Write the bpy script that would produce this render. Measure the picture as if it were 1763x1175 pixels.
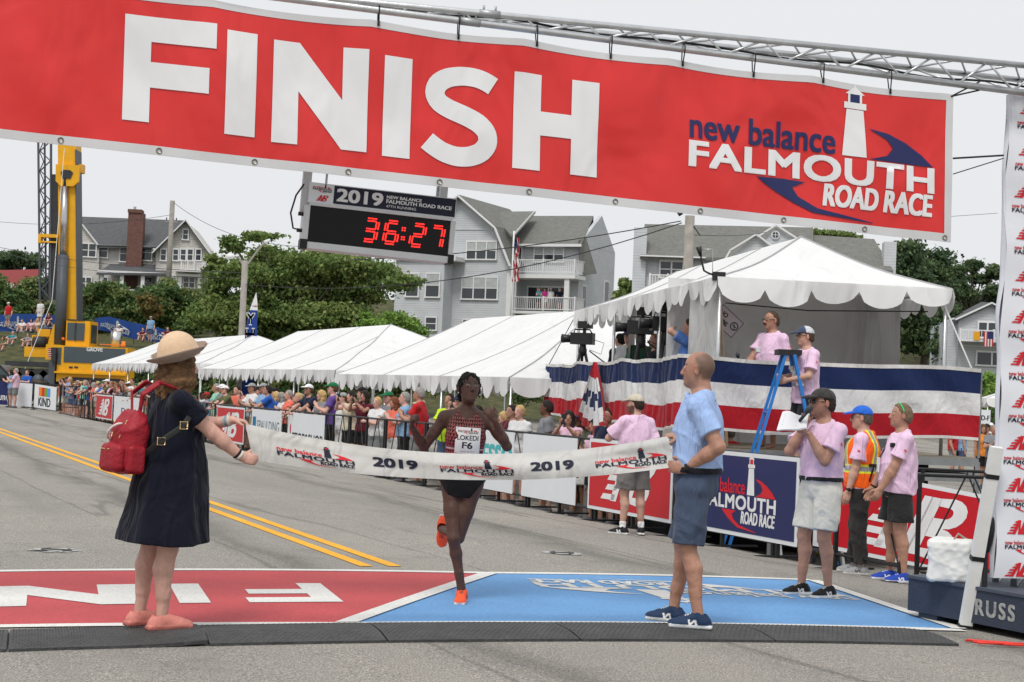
import bpy, bmesh, math, random
import numpy as np
from mathutils import Matrix, Vector, Euler
random.seed(7); rng = np.random.default_rng(11)
for _o in list(bpy.data.objects): bpy.data.objects.remove(_o)
SC = bpy.context.scene; COL = SC.collection
rad = math.radians

# ------------------------------------------------------------------ camera
FPX, IW, IH, CAMH = 2900.0, 1763, 1175, 1.5
_pitch, _roll = math.atan(89 / FPX), rad(2.4)
_F = np.array([0, math.cos(_pitch), math.sin(_pitch)])
_U0 = np.array([0, -math.sin(_pitch), math.cos(_pitch)]); _R0 = np.array([1.0, 0, 0])
_R = math.cos(_roll) * _R0 + math.sin(_roll) * _U0
_U = -math.sin(_roll) * _R0 + math.cos(_roll) * _U0
cam = bpy.data.objects.new('camera', bpy.data.cameras.new('camera')); COL.objects.link(cam)
cam.matrix_world = Matrix(((_R[0], _U[0], -_F[0], 0), (_R[1], _U[1], -_F[1], 0), (_R[2], _U[2], -_F[2], CAMH), (0, 0, 0, 1)))
cam.data.sensor_fit = 'HORIZONTAL'; cam.data.sensor_width = 36; cam.data.lens = 36 * FPX / IW
cam.data.clip_start = 0.1; cam.data.clip_end = 3000
SC.camera = cam

# ------------------------------------------------------------------ sky, sun, exposure (bright overcast)
SUN_EL, SUN_ROT = rad(58), rad(200)
world = bpy.data.worlds.new('World'); SC.world = world; world.use_nodes = True
_nt = world.node_tree; _nt.nodes.clear()
_sky = _nt.nodes.new('ShaderNodeTexSky'); _sky.sky_type = 'NISHITA'; _sky.sun_disc = False
_sky.sun_elevation = SUN_EL; _sky.sun_rotation = SUN_ROT; _sky.dust_density = 6; _sky.air_density = 1.0
_hs = _nt.nodes.new('ShaderNodeHueSaturation'); _hs.inputs['Saturation'].default_value = 0.10
_mx = _nt.nodes.new('ShaderNodeMixRGB'); _mx.inputs['Fac'].default_value = 0.90      # the cloud layer in front of the clear sky
_mx.inputs['Color2'].default_value = (7.6, 7.75, 7.95, 1)
_bg = _nt.nodes.new('ShaderNodeBackground'); _bg.inputs['Strength'].default_value = 0.089
_wo = _nt.nodes.new('ShaderNodeOutputWorld')
_nt.links.new(_sky.outputs[0], _hs.inputs['Color']); _nt.links.new(_hs.outputs[0], _mx.inputs['Color1'])
_nt.links.new(_mx.outputs[0], _bg.inputs['Color']); _nt.links.new(_bg.outputs[0], _wo.inputs['Surface'])
sun = bpy.data.objects.new('sun', bpy.data.lights.new('sun', 'SUN')); COL.objects.link(sun)
sun.data.energy = 1.5; sun.data.angle = rad(16); sun.data.color = (1, 0.97, 0.92)
_sd = Vector((math.sin(SUN_ROT) * math.cos(SUN_EL), math.cos(SUN_ROT) * math.cos(SUN_EL), math.sin(SUN_EL)))
sun.rotation_euler = _sd.to_track_quat('Z', 'Y').to_euler()
SC.view_settings.view_transform = 'Standard'; SC.view_settings.look = 'None'
SC.view_settings.exposure = 0.36; SC.view_settings.gamma = 1.0; SC.view_settings.use_curve_mapping = False
SC.cycles.max_bounces = 6; SC.cycles.transparent_max_bounces = 8

# ------------------------------------------------------------------ measuring helpers: photo position + distance -> place in the world
def ray(px, py): return _F + _R * (px - IW / 2) / FPX - _U * (py - IH / 2) / FPX
def P(px, py, Z):
    r = ray(px, py); return np.array([0, 0, CAMH]) + r * (Z / r[1])
_P0 = np.array([-0.95, 14.14]); _Sv = np.array([0.923, 0.385]); _Tv = np.array([-0.385, 0.923])
def sst(a, b, x):
    t = np.clip((np.asarray(x, float) - a) / (b - a), 0, 1); return t * t * (3 - 2 * t)
def gz(x, y):
    x = np.asarray(x, float); y = np.asarray(y, float)
    s = (x - _P0[0]) * _Sv[0] + (y - _P0[1]) * _Sv[1]
    sc = np.clip(s, -6, 5)
    z = -0.005 * sc * sc - 0.42 * sst(4.7, 7.6, s)
    z = z * (1 - sst(90, 100, y))
    z = z + 4.4 * sst(97, 124, y) * (0.85 + 0.15 * sst(10, -10, x)) + 5.0 * sst(121, 152, y)
    return z
def GP(px, py):
    z = 0.0
    for _ in range(8):
        r = ray(px, py); t = (z - CAMH) / r[2]; p = np.array([0, 0, CAMH]) + r * t; z = float(gz(p[0], p[1]))
    return p
def on(x, y, dz=0.0): return np.array([x, y, float(gz(x, y)) + dz])

# ------------------------------------------------------------------ materials
MATS = {}
def mat(name, color, rough=0.7, var=0.0, vscale=8.0, bump=0.0, bscale=60.0, metal=0.0, spec=0.35, emit=0.0, alpha=1.0, attr=None,
        stripes=None, var2=None, transl=0.0, detail=4.0, sheen=0.0, fold=None):
    """procedural Principled: colour varied by noise, noise bump, optional horizontal board lines (stripes = period in metres, depth)"""
    if name in MATS: return MATS[name]
    m = bpy.data.materials.new(name); m.use_nodes = True; nt = m.node_tree; N = nt.nodes; L = nt.links
    b = N['Principled BSDF']; c = tuple(color) + (1,) if len(color) == 3 else tuple(color)
    b.inputs['Base Color'].default_value = c; b.inputs['Roughness'].default_value = rough
    b.inputs['Metallic'].default_value = metal; b.inputs['Specular IOR Level'].default_value = spec
    if sheen: b.inputs['Sheen Weight'].default_value = sheen
    tc = N.new('ShaderNodeTexCoord'); src = None
    if attr:
        a = N.new('ShaderNodeAttribute'); a.attribute_name = attr; src = a.outputs['Color']
    if var > 0:
        n = N.new('ShaderNodeTexNoise'); n.inputs['Scale'].default_value = vscale; n.inputs['Detail'].default_value = detail
        L.new(tc.outputs['Object'], n.inputs['Vector'])
        r = N.new('ShaderNodeMapRange'); r.inputs[1].default_value = 0.25; r.inputs[2].default_value = 0.75
        r.inputs[3].default_value = 1 - var; r.inputs[4].default_value = 1 + var
        L.new(n.outputs[0], r.inputs[0])
        mx = N.new('ShaderNodeVectorMath'); mx.operation = 'SCALE'
        if src: L.new(src, mx.inputs[0])
        else: mx.inputs[0].default_value = c[:3]
        L.new(r.outputs[0], mx.inputs['Scale']); src = mx.outputs[0]
        if var2:
            n2 = N.new('ShaderNodeTexNoise'); n2.inputs['Scale'].default_value = var2[1]; n2.inputs['Detail'].default_value = 3
            L.new(tc.outputs['Object'], n2.inputs['Vector'])
            r2 = N.new('ShaderNodeMapRange'); r2.inputs[1].default_value = 0.3; r2.inputs[2].default_value = 0.7
            r2.inputs[3].default_value = 1 - var2[0]; r2.inputs[4].default_value = 1 + var2[0]
            L.new(n2.outputs[0], r2.inputs[0]); m2 = N.new('ShaderNodeVectorMath'); m2.operation = 'SCALE'
            L.new(src, m2.inputs[0]); L.new(r2.outputs[0], m2.inputs['Scale']); src = m2.outputs[0]
    if src: L.new(src, b.inputs['Base Color'])
    h = None
    if bump > 0:
        n = N.new('ShaderNodeTexNoise'); n.inputs['Scale'].default_value = bscale; n.inputs['Detail'].default_value = 3
        L.new(tc.outputs['Object'], n.inputs['Vector']); h = n.outputs[0]
        bp = N.new('ShaderNodeBump'); bp.inputs['Strength'].default_value = min(1, bump); bp.inputs['Distance'].default_value = 0.02
        L.new(h, bp.inputs['Height']); L.new(bp.outputs[0], b.inputs['Normal'])
        if fold:
            n2 = N.new('ShaderNodeTexNoise'); n2.inputs['Scale'].default_value = fold[0]; n2.inputs['Detail'].default_value = 2; n2.inputs['Distortion'].default_value = 1.6
            mp = N.new('ShaderNodeMapping'); mp.inputs['Scale'].default_value = (1, 1, .45); mp.inputs['Rotation'].default_value = (.3, .25, 0); L.new(tc.outputs['Object'], mp.inputs['Vector']); L.new(mp.outputs[0], n2.inputs['Vector'])
            b2 = N.new('ShaderNodeBump'); b2.inputs['Strength'].default_value = 1; b2.inputs['Distance'].default_value = fold[1]; L.new(n2.outputs[0], b2.inputs['Height']); L.new(b2.outputs[0], bp.inputs['Normal'])
    if stripes:
        sx = N.new('ShaderNodeSeparateXYZ'); L.new(tc.outputs['Object'], sx.inputs[0])
        md = N.new('ShaderNodeMath'); md.operation = 'PINGPONG'; md.inputs[1].default_value = stripes[0]
        fr = N.new('ShaderNodeMath'); fr.operation = 'FRACT'; dv = N.new('ShaderNodeMath'); dv.operation = 'DIVIDE'; dv.inputs[1].default_value = stripes[0]
        L.new(sx.outputs[2], dv.inputs[0]); L.new(dv.outputs[0], fr.inputs[0])
        N.remove(md)
        bp = N.new('ShaderNodeBump'); bp.inputs['Strength'].default_value = 1; bp.inputs['Distance'].default_value = stripes[1]; bp.invert = True
        L.new(fr.outputs[0], bp.inputs['Height']); L.new(bp.outputs[0], b.inputs['Normal'])
    if emit:
        b.inputs['Emission Color'].default_value = c; b.inputs['Emission Strength'].default_value = emit
    if alpha < 1: b.inputs['Alpha'].default_value = alpha
    if transl:
        t = N.new('ShaderNodeBsdfTranslucent'); ms = N.new('ShaderNodeMixShader'); ms.inputs[0].default_value = transl
        if src: L.new(src, t.inputs['Color'])
        else: t.inputs['Color'].default_value = c
        out = [n for n in N if n.type == 'OUTPUT_MATERIAL'][0]
        L.new(b.outputs[0], ms.inputs[1]); L.new(t.outputs[0], ms.inputs[2]); L.new(ms.outputs[0], out.inputs['Surface'])
    MATS[name] = m; return m
def srgb(r, g, b):
    f = lambda v: (v / 255 / 12.92) if v / 255 < 0.04045 else ((v / 255 + 0.055) / 1.055) ** 2.4
    return (f(r), f(g), f(b))
def cmat(kind, r, g, b, **k):
    return mat('%s_%d_%d_%d' % (kind, r, g, b), srgb(r, g, b), **k)
def fab(r, g, b): return cmat('fabric', r, g, b, rough=0.9, var=0.08, vscale=20, bump=0.25, bscale=90, spec=0.15, sheen=0.1, fold=(4.5, .035))

M_white = mat('white_paint', (0.78, 0.78, 0.77), 0.55, 0.05, 6)
M_black = mat('black_metal', (0.012, 0.012, 0.013), 0.5, 0.2, 20)
M_dark = mat('dark_plastic', (0.02, 0.02, 0.022), 0.4, 0.15, 20)
M_alu = mat('aluminium', (0.62, 0.63, 0.64), 0.35, 0.12, 12, 0.1, 50, metal=0.85, spec=0.5)
M_steel = mat('galvanised_steel', (0.42, 0.43, 0.44), 0.5, 0.15, 8, metal=0.6)
M_print_white = mat('print_white', (0.78, 0.78, 0.79), 0.5, 0.05, 2.5, .12, 5, fold=(1.7, .035))
M_print_navy = mat('print_navy', srgb(38, 44, 92), 0.6, 0.05, 5)
M_print_red = mat('print_red', srgb(208, 32, 44), 0.6, 0.05, 5)
M_print_dark = mat('print_dark', srgb(30, 32, 52), 0.6, 0.05, 5)
M_vinyl_red = mat('vinyl_red', srgb(216, 42, 40), 0.36, 0.07, 2.2, 0.15, 6, spec=0.5, fold=(1.7, .05))
M_sign_red = mat('sign_red', srgb(196, 24, 38), 0.45, 0.05, 4)
M_sign_navy = mat('sign_navy', srgb(34, 40, 92), 0.45, 0.05, 4)
M_sign_white = mat('sign_white', (0.74, 0.76, 0.79), 0.5, 0.03, 3)
M_glass = mat('window_glass', (0.035, 0.042, 0.05), 0.08, 0.3, 0.6, spec=0.6)

# ------------------------------------------------------------------ mesh helpers
def link(o, parent=None):
    COL.objects.link(o)
    if parent is not None: o.parent = parent
    return o
def tag(o, label=None, cat=None, group=None, kind=None):
    if label: o['label'] = label
    if cat: o['category'] = cat
    if group: o['group'] = group
    if kind: o['kind'] = kind
    return o
def empty(name, loc=(0, 0, 0), rz=0.0, label=None, cat=None, group=None, scale=1.0):
    o = bpy.data.objects.new(name, None); o.location = Vector([float(v) for v in loc]); o.rotation_euler = (0, 0, rz); o.scale = (scale,) * 3
    o.empty_display_size = 0.1; link(o); return tag(o, label, cat, group)
class MB:
    def __init__(s): s.v = []; s.f = []; s.m = []; s.cur = 0
    def add(s, vs, fs):
        b = len(s.v); s.v.extend([tuple(float(c) for c in p) for p in vs])
        for f in fs: s.f.append(tuple(i + b for i in f)); s.m.append(s.cur)
        return s
    def box(s, x0, x1, y0, y1, z0, z1, M=None):
        vs = [(x, y, z) for z in (z0, z1) for y in (y0, y1) for x in (x0, x1)]
        if M is not None: vs = [M @ Vector(p) for p in vs]
        return s.add(vs, [(0, 2, 3, 1), (4, 5, 7, 6), (0, 1, 5, 4), (2, 6, 7, 3), (0, 4, 6, 2), (1, 3, 7, 5)])
    def beam(s, a, b, w, d=None, up=(0, 0, 1)):
        a = Vector([float(c) for c in a]); b = Vector([float(c) for c in b]); d = d or w; z = (b - a); L = z.length; z.normalize()
        u = Vector(up); x = z.cross(u)
        if x.length < 1e-4: x = z.cross(Vector((0, 1, 0)))
        x.normalize(); y = x.cross(z)
        M = Matrix.Translation(a) @ Matrix((x, y, z)).transposed().to_4x4()
        return s.box(-w / 2, w / 2, -d / 2, d / 2, 0, L, M)
    def tube(s, pts, r, n=8, cap=True):
        pts = [Vector([float(c) for c in p]) for p in pts]; rs = r if hasattr(r, '__len__') else [r] * len(pts)
        t0 = (pts[1] - pts[0]).normalized(); x = t0.orthogonal().normalized(); vs = []; fs = []
        for i, p in enumerate(pts):
            t = (pts[min(i + 1, len(pts) - 1)] - pts[max(i - 1, 0)]).normalized()
            x = (x - t * x.dot(t)).normalized(); y = t.cross(x)
            for k in range(n):
                a = 2 * math.pi * k / n; vs.append(p + (x * math.cos(a) + y * math.sin(a)) * rs[i])
        for i in range(len(pts) - 1):
            for k in range(n):
                fs.append((i * n + k, i * n + (k + 1) % n, (i + 1) * n + (k + 1) % n, (i + 1) * n + k))
        if cap: fs.append(tuple(range(n))[::-1]); fs.append(tuple(range((len(pts) - 1) * n, len(pts) * n)))
        return s.add(vs, fs)
    def prism(s, poly, y0, y1, M=None):     # polygon in XZ extruded along Y
        n = len(poly); vs = [(p[0], y0, p[1]) for p in poly] + [(p[0], y1, p[1]) for p in poly]
        if M is not None: vs = [M @ Vector(p) for p in vs]
        fs = [tuple(range(n)), tuple(range(n, 2 * n))[::-1]] + [(i, i + n, (i + 1) % n + n, (i + 1) % n) for i in range(n)]
        return s.add(vs, fs)
    def lathe(s, prof, n=16, M=None):
        vs = []; fs = []
        for r, z in prof:
            for k in range(n):
                a = 2 * math.pi * k / n; vs.append((r * math.cos(a), r * math.sin(a), z))
        for i in range(len(prof) - 1):
            for k in range(n): fs.append((i * n + k, i * n + (k + 1) % n, (i + 1) * n + (k + 1) % n, (i + 1) * n + k))
        if M is not None: vs = [M @ Vector(p) for p in vs]
        return s.add(vs, fs)
    def grid(s, fn, nu, nv):
        vs = [fn(i / nu, j / nv) for j in range(nv + 1) for i in range(nu + 1)]
        fs = [(j * (nu + 1) + i, j * (nu + 1) + i + 1, (j + 1) * (nu + 1) + i + 1, (j + 1) * (nu + 1) + i) for j in range(nv) for i in range(nu)]
        return s.add(vs, fs)
    def mesh(s, name, mats, smooth=False):
        me = bpy.data.meshes.new(name); me.from_pydata(s.v, [], s.f)
        for m in (mats if isinstance(mats, (list, tuple)) else [mats]): me.materials.append(m)
        if any(s.m): me.polygons.foreach_set('material_index', s.m)
        if smooth: me.polygons.foreach_set('use_smooth', [True] * len(s.f))
        me.update(); return me
    def build(s, name, mats, parent=None, smooth=False, **k):
        o = bpy.data.objects.new(name, s.mesh(name, mats, smooth)); link(o, parent); tag(o, **k); return o
def shade_auto(o, ang=35):
    me = o.data; me.polygons.foreach_set('use_smooth', [True] * len(me.polygons))
    try: me.set_sharp_from_angle(angle=rad(ang))
    except Exception: pass
    return o
def inst(me, name, parent=None, loc=(0, 0, 0), rz=0.0, mats=None, M=None):
    o = bpy.data.objects.new(name, me); link(o, parent)
    if M is not None: o.matrix_local = M
    else: o.location = Vector([float(c) for c in loc]); o.rotation_euler = (0, 0, rz)
    if mats:
        for i, m in enumerate(mats): o.material_slots[i].link = 'OBJECT'; o.material_slots[i].material = m
    return o
def copy_tree(o, parent=None):
    c = o.copy(); COL.objects.link(c); c.parent = parent
    for ch in list(o.children):
        d = ch.copy(); COL.objects.link(d); d.parent = c
        for g in list(ch.children):
            e = g.copy(); COL.objects.link(e); e.parent = d
    return c

# flat lettering -----------------------------------------------------
_TX = {}
def text_geo(s, bold=0.0, shear=0.0, space=1.0):
    """outline of a word as triangles, normalised to x 0..1 of its own width and z 0..1 of its own height; returns verts(N,2), faces, aspect w/h"""
    key = (s, bold, shear, space)
    if key in _TX: return _TX[key]
    cu = bpy.data.curves.new('t', 'FONT'); cu.body = s; cu.size = 1; cu.offset = bold; cu.shear = shear; cu.space_character = space
    cu.resolution_u = 4; cu.fill_mode = 'FRONT'
    o = bpy.data.objects.new('t', cu); COL.objects.link(o)
    dg = bpy.context.evaluated_depsgraph_get(); me = bpy.data.meshes.new_from_object(o.evaluated_get(dg))
    v = np.array([p.co[:2] for p in me.vertices]); f = [tuple(p.vertices) for p in me.polygons]
    bpy.data.objects.remove(o); bpy.data.curves.remove(cu); bpy.data.meshes.remove(me)
    lo = v.min(0); hi = v.max(0); w = hi - lo
    _TX[key] = ((v - lo) / w, f, w[0] / w[1]); return _TX[key]
class Print:
    """flat print: coloured pieces in a plane (u to the right, w up), later mapped on any surface"""
    def __init__(s): s.items = []
    def text(s, t, u0, u1, w0, w1, m, bold=0.02, shear=0.0, space=1.0, lay=0):
        v, f, a = text_geo(t, 0.0, shear, space)
        if u1 is None: u1 = u0 + (w1 - w0) * a
        q = np.array([u0, w0]) + v * np.array([u1 - u0, w1 - w0]); b = bold * (w1 - w0) * .9
        for i, (dx, dy) in enumerate([(0, 0)] if bold <= 0 else [(-b, -b * .6), (-b, b * .6), (b, -b * .6), (b, b * .6)] + ([(0, 0)] if bold > .03 else [])): s.items.append((q + [dx, dy], f, m, lay + .12 * i))
        return s
    def poly(s, pts, m, lay=0):
        s.items.append((np.array(pts, float), [tuple(range(len(pts)))], m, lay)); return s
    def rect(s, u0, u1, w0, w1, m, lay=0): return s.poly([(u0, w0), (u1, w0), (u1, w1), (u0, w1)], m, lay)
    def strip(s, A, B, m, lay=0):        # ribbon between two polylines
        n = len(A); s.items.append((np.array(list(A) + list(B), float), [(i, i + 1, n + i + 1, n + i) for i in range(n - 1)], m, lay)); return s
    def build(s, name, parent, fn, sub=0.0):
        """fn(u, w, layer) -> 3D point"""
        mats = []; mb = MB()
        for q, f, m, lay in s.items:
            if m not in mats: mats.append(m)
            mb.cur = mats.index(m); mb.add([fn(p[0], p[1], lay) for p in q], f)
        return mb.build(name, mats, parent)
def sub_print(pr, name, parent, fn, su, sw, off):
    """like Print.build, but cut into small pieces so that it follows a folded surface; off(layer) -> lift in metres is passed to fn"""
    bm = bmesh.new(); mats = []
    for q, f, m, lay in pr.items:
        if m not in mats: mats.append(m)
        vs = [bm.verts.new((p[0], lay, p[1])) for p in q]
        for ff in f:
            try: fc = bm.faces.new([vs[i] for i in ff]); fc.material_index = mats.index(m)
            except ValueError: pass
    for ax, st in ((0, su), (2, sw)):
        lo = min(v.co[ax] for v in bm.verts); hi = max(v.co[ax] for v in bm.verts); no = (1, 0, 0) if ax == 0 else (0, 0, 1)
        for x in np.arange(lo + st, hi, st): bmesh.ops.bisect_plane(bm, geom=bm.verts[:] + bm.edges[:] + bm.faces[:], plane_co=(x, 0, 0) if ax == 0 else (0, 0, x), plane_no=no)
    bmesh.ops.triangulate(bm, faces=bm.faces[:])
    for v in bm.verts: v.co = Vector([float(c) for c in fn(v.co.x, v.co.z, off(v.co.y))])
    me = bpy.data.meshes.new(name); bm.to_mesh(me); bm.free()
    for m in mats: me.materials.append(m)
    me.polygons.foreach_set('use_smooth', [True] * len(me.polygons)); return inst(me, name, parent)
def add_logo(pr, u0, w0, W, c_nb, c_name, c_swoosh, c_house, c_lamp):
    """the race logo, W wide: lettering, lighthouse and two swooshes; (u0,w0) is its lower left"""
    X = lambda a: u0 + a * W
    Y = lambda a: w0 + a * W
    pr.text('new balance', X(0.0), X(.585), Y(.190), Y(.285), c_nb, 0.03)
    pr.text('FALMOUTH', X(0.0), X(1.0), Y(.088), Y(.178), c_name, 0.07, space=1.06)
    pr.text('ROAD RACE', X(.545), X(.995), Y(0.0), Y(.078), c_name, 0.06, 0.12)
    # lighthouse
    pr.poly([(X(.615), Y(.190)), (X(.715), Y(.190)), (X(.700), Y(.365)), (X(.630), Y(.365))], c_house)
    pr.rect(X(.620), X(.712), Y(.368), Y(.392), c_house)
    pr.rect(X(.636), X(.645), Y(.392), Y(.424), c_house); pr.rect(X(.685), X(.694), Y(.392), Y(.424), c_house)
    pr.rect(X(.645), X(.685), Y(.392), Y(.424), c_lamp)
    pr.poly([(X(.625), Y(.424)), (X(.705), Y(.424)), (X(.668), Y(.452)), (X(.665), Y(.466)), (X(.662), Y(.452))], c_house)
    up = [(X(.725), Y(.300)), (X(.80), Y(.290)), (X(.88), Y(.262)), (X(.95), Y(.224)), (X(1.0), Y(.184))]
    lo = [(X(.735), Y(.294)), (X(.80), Y(.265)), (X(.825), Y(.235)), (X(.80), Y(.206)), (X(.725), Y(.186))]
    pr.strip(up, lo, c_swoosh)
    up = [(X(.27), Y(.077)), (X(.38), Y(.079)), (X(.47), Y(.076)), (X(.415), Y(.052)), (X(.44), Y(.020)), (X(.52), Y(-.014)), (X(.75), Y(-.045))]
    lo = [(X(.27), Y(.076)), (X(.31), Y(.050)), (X(.35), Y(.028)), (X(.385), Y(.012)), (X(.42), Y(-.004)), (X(.50), Y(-.032)), (X(.75), Y(-.048))]
    pr.strip(up, lo, c_swoosh)
def add_nb(pr, u0, w0, W, H, c, lay=0):
    """slanted two-letter mark with speed bars"""
    sh = 0.30 * W
    q = lambda a, b: (u0 + (a * 0.78 + 0.22 * b) * W, w0 + b * H)
    # speed bars and N
    for k, b in enumerate((.02, .22, .42, .62, .82)):
        l = (-.02, .03, .02, .08, .12)[k]
        pr.poly([q(l, b), q(.30, b), q(.30, b + .115), q(l + .03, b + .115)], c, lay)
    pr.poly([q(.15, 0), q(.30, 0), q(.30, 1), q(.15, 1)] if False else [q(.22, 0), q(.36, 0), q(.36, 1), q(.22, 1)], c, lay)
    pr.poly([q(.30, 1), q(.36, 1), q(.56, 0), q(.46, 0)], c, lay)
    pr.poly([q(.50, 0), q(.60, 0), q(.60, 1), q(.50, 1)], c, lay)
    # B: stem, three bars and two bows
    pr.poly([q(.58, 0), q(.70, 0), q(.70, 1), q(.58, 1)], c, lay)
    for b0, b1 in ((0, .47), (.53, 1)):
        out = []; inn = []
        for i in range(9):
            a = -math.pi / 2 + math.pi * i / 8; mid = (b0 + b1) / 2; h = (b1 - b0) / 2
            out.append(q(.84 + .20 * math.cos(a), mid + (h + .03) * math.sin(a))); inn.append(q(.82 + .07 * math.cos(a), mid + h * .42 * math.sin(a)))
        pr.strip([q(.69, b0 - (.0 if b0 == 0 else .03))] + out + [q(.69, b1 + (.0 if b1 == 1 else .03))], [q(.69, b0 + .13)] + inn + [q(.69, b1 - .13)], c, lay)
# ------------------------------------------------------------------ bodies as smooth implicit surfaces -> one continuous mesh
def v3(*a): return np.array(a, float)
def unit(a): a = np.asarray(a, float); return a / (np.linalg.norm(a) + 1e-9)
class Cone:
    def __init__(s, a, b, ra, rb): s.a, s.b, s.ra, s.rb = np.array(a, float), np.array(b, float), ra, rb
    def bb(s): r = max(s.ra, s.rb); return np.minimum(s.a, s.b) - r, np.maximum(s.a, s.b) + r
    def d(s, p):
        ba = s.b - s.a; q = p - s.a; t = np.clip(q @ ba / (ba @ ba + 1e-12), 0, 1)
        return np.linalg.norm(q - t[:, None] * ba, axis=1) - (s.ra + (s.rb - s.ra) * t)
class Ell:
    def __init__(s, c, r, M=None): s.c, s.r, s.M = np.array(c, float), np.array(r, float), (np.eye(3) if M is None else np.array(M))
    def bb(s): m = s.r.max(); return s.c - m, s.c + m
    def d(s, p):
        q = (p - s.c) @ s.M; k0 = np.linalg.norm(q / s.r, axis=1); k1 = np.linalg.norm(q / (s.r ** 2), axis=1)
        return k0 * (k0 - 1) / (k1 + 1e-9)
class Box:
    def __init__(s, c, h, M=None, rd=0.01): s.c, s.h, s.M, s.rd = np.array(c, float), np.array(h, float), (np.eye(3) if M is None else np.array(M)), rd
    def bb(s): m = np.linalg.norm(s.h); return s.c - m, s.c + m
    def d(s, p):
        q = np.abs((p - s.c) @ s.M) - (s.h - s.rd); return np.linalg.norm(np.maximum(q, 0), axis=1) + np.minimum(q.max(1), 0) - s.rd
class Loft:
    """stack of ellipses along a local z: stations (z, half width, half depth, centre x, centre y); fold = (count, depth) for hanging cloth"""
    def __init__(s, o, M, st, fold=None):
        s.o, s.M = np.array(o, float), np.array(M); s.fold = fold
        st = np.array([tuple(q) + (0,) * (5 - len(q)) for q in st], float); zz = np.linspace(st[0, 0], st[-1, 0], 60)
        s.st = np.array([zz] + [np.convolve(np.pad(np.interp(zz, st[:, 0], st[:, k]), 4, 'edge'), np.ones(9) / 9, 'valid') for k in range(1, 5)])
    def bb(s):
        z0, z1 = s.st[0, 0], s.st[0, -1]; m = s.st[1:3].max() + np.abs(s.st[3:]).max()
        c = [s.o + s.M @ v3(x, y, z) for x in (-m, m) for y in (-m, m) for z in (z0, z1)]
        return np.min(c, 0), np.max(c, 0)
    def d(s, p):
        q = (p - s.o) @ s.M; z = np.clip(q[:, 2], s.st[0, 0], s.st[0, -1])
        hw = np.interp(z, s.st[0], s.st[1]); hd = np.interp(z, s.st[0], s.st[2]); x = q[:, 0] - np.interp(z, s.st[0], s.st[3]); y = q[:, 1] - np.interp(z, s.st[0], s.st[4])
        if s.fold:
            a = np.arctan2(y, x); g = np.clip((s.st[0, -1] - z) / (s.st[0, -1] - s.st[0, 0]), 0, 1) ** 1.5
            k = 1 + s.fold[1] * g * (np.sin(a * s.fold[0] + 1.3) + .5 * np.sin(a * (s.fold[0] * 1.7) + z * 4)); hw = hw * k; hd = hd * k
        k0 = np.sqrt((x / hw) ** 2 + (y / hd) ** 2); k1 = np.sqrt((x / hw ** 2) ** 2 + (y / hd ** 2) ** 2)
        d2 = k0 * (k0 - 1) / (k1 + 1e-6); d2 = np.where(k0 < .05, -np.minimum(hw, hd), d2)
        dz = np.maximum(s.st[0, 0] - q[:, 2], q[:, 2] - s.st[0, -1])
        return np.where((dz > 0) & (d2 > 0), np.hypot(dz, np.maximum(d2, 0)), np.maximum(d2, dz))
def smin(a, b, k):
    if k <= 0: return np.minimum(a, b)
    h = np.clip(.5 + .5 * (b - a) / k, 0, 1); return b + (a - b) * h - k * h * (1 - h)
def wrinkle(amp, f=16.0, seed=0.0):
    def w(p):
        x, y, z = p[:, 0], p[:, 1], p[:, 2]
        a = np.sin(f * (x + .6 * z) + 3 * np.sin(f * .35 * y + seed) + seed) * np.sin(f * .8 * z - f * .5 * y + 2 * np.sin(f * .3 * x) + 2 * seed)
        b = np.sin(2.1 * f * (z * .8 - x * .9 + .5 * y) + 2 * np.sin(f * .4 * z + seed))
        c = (1 - np.abs(np.sin(f * .75 * (x * .8 + y * .6 - .55 * z) + 2.2 * np.sin(f * .3 * z + x * 5 + seed)))) ** 3 + (1 - np.abs(np.sin(f * .6 * (x * .7 - y * .5 + .9 * z) + 2.0 * np.sin(f * .27 * y - z * 6 + 2 * seed)))) ** 3
        return amp * (.7 * a + .4 * b + 1.1 * (.5 - c))
    return w
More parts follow.
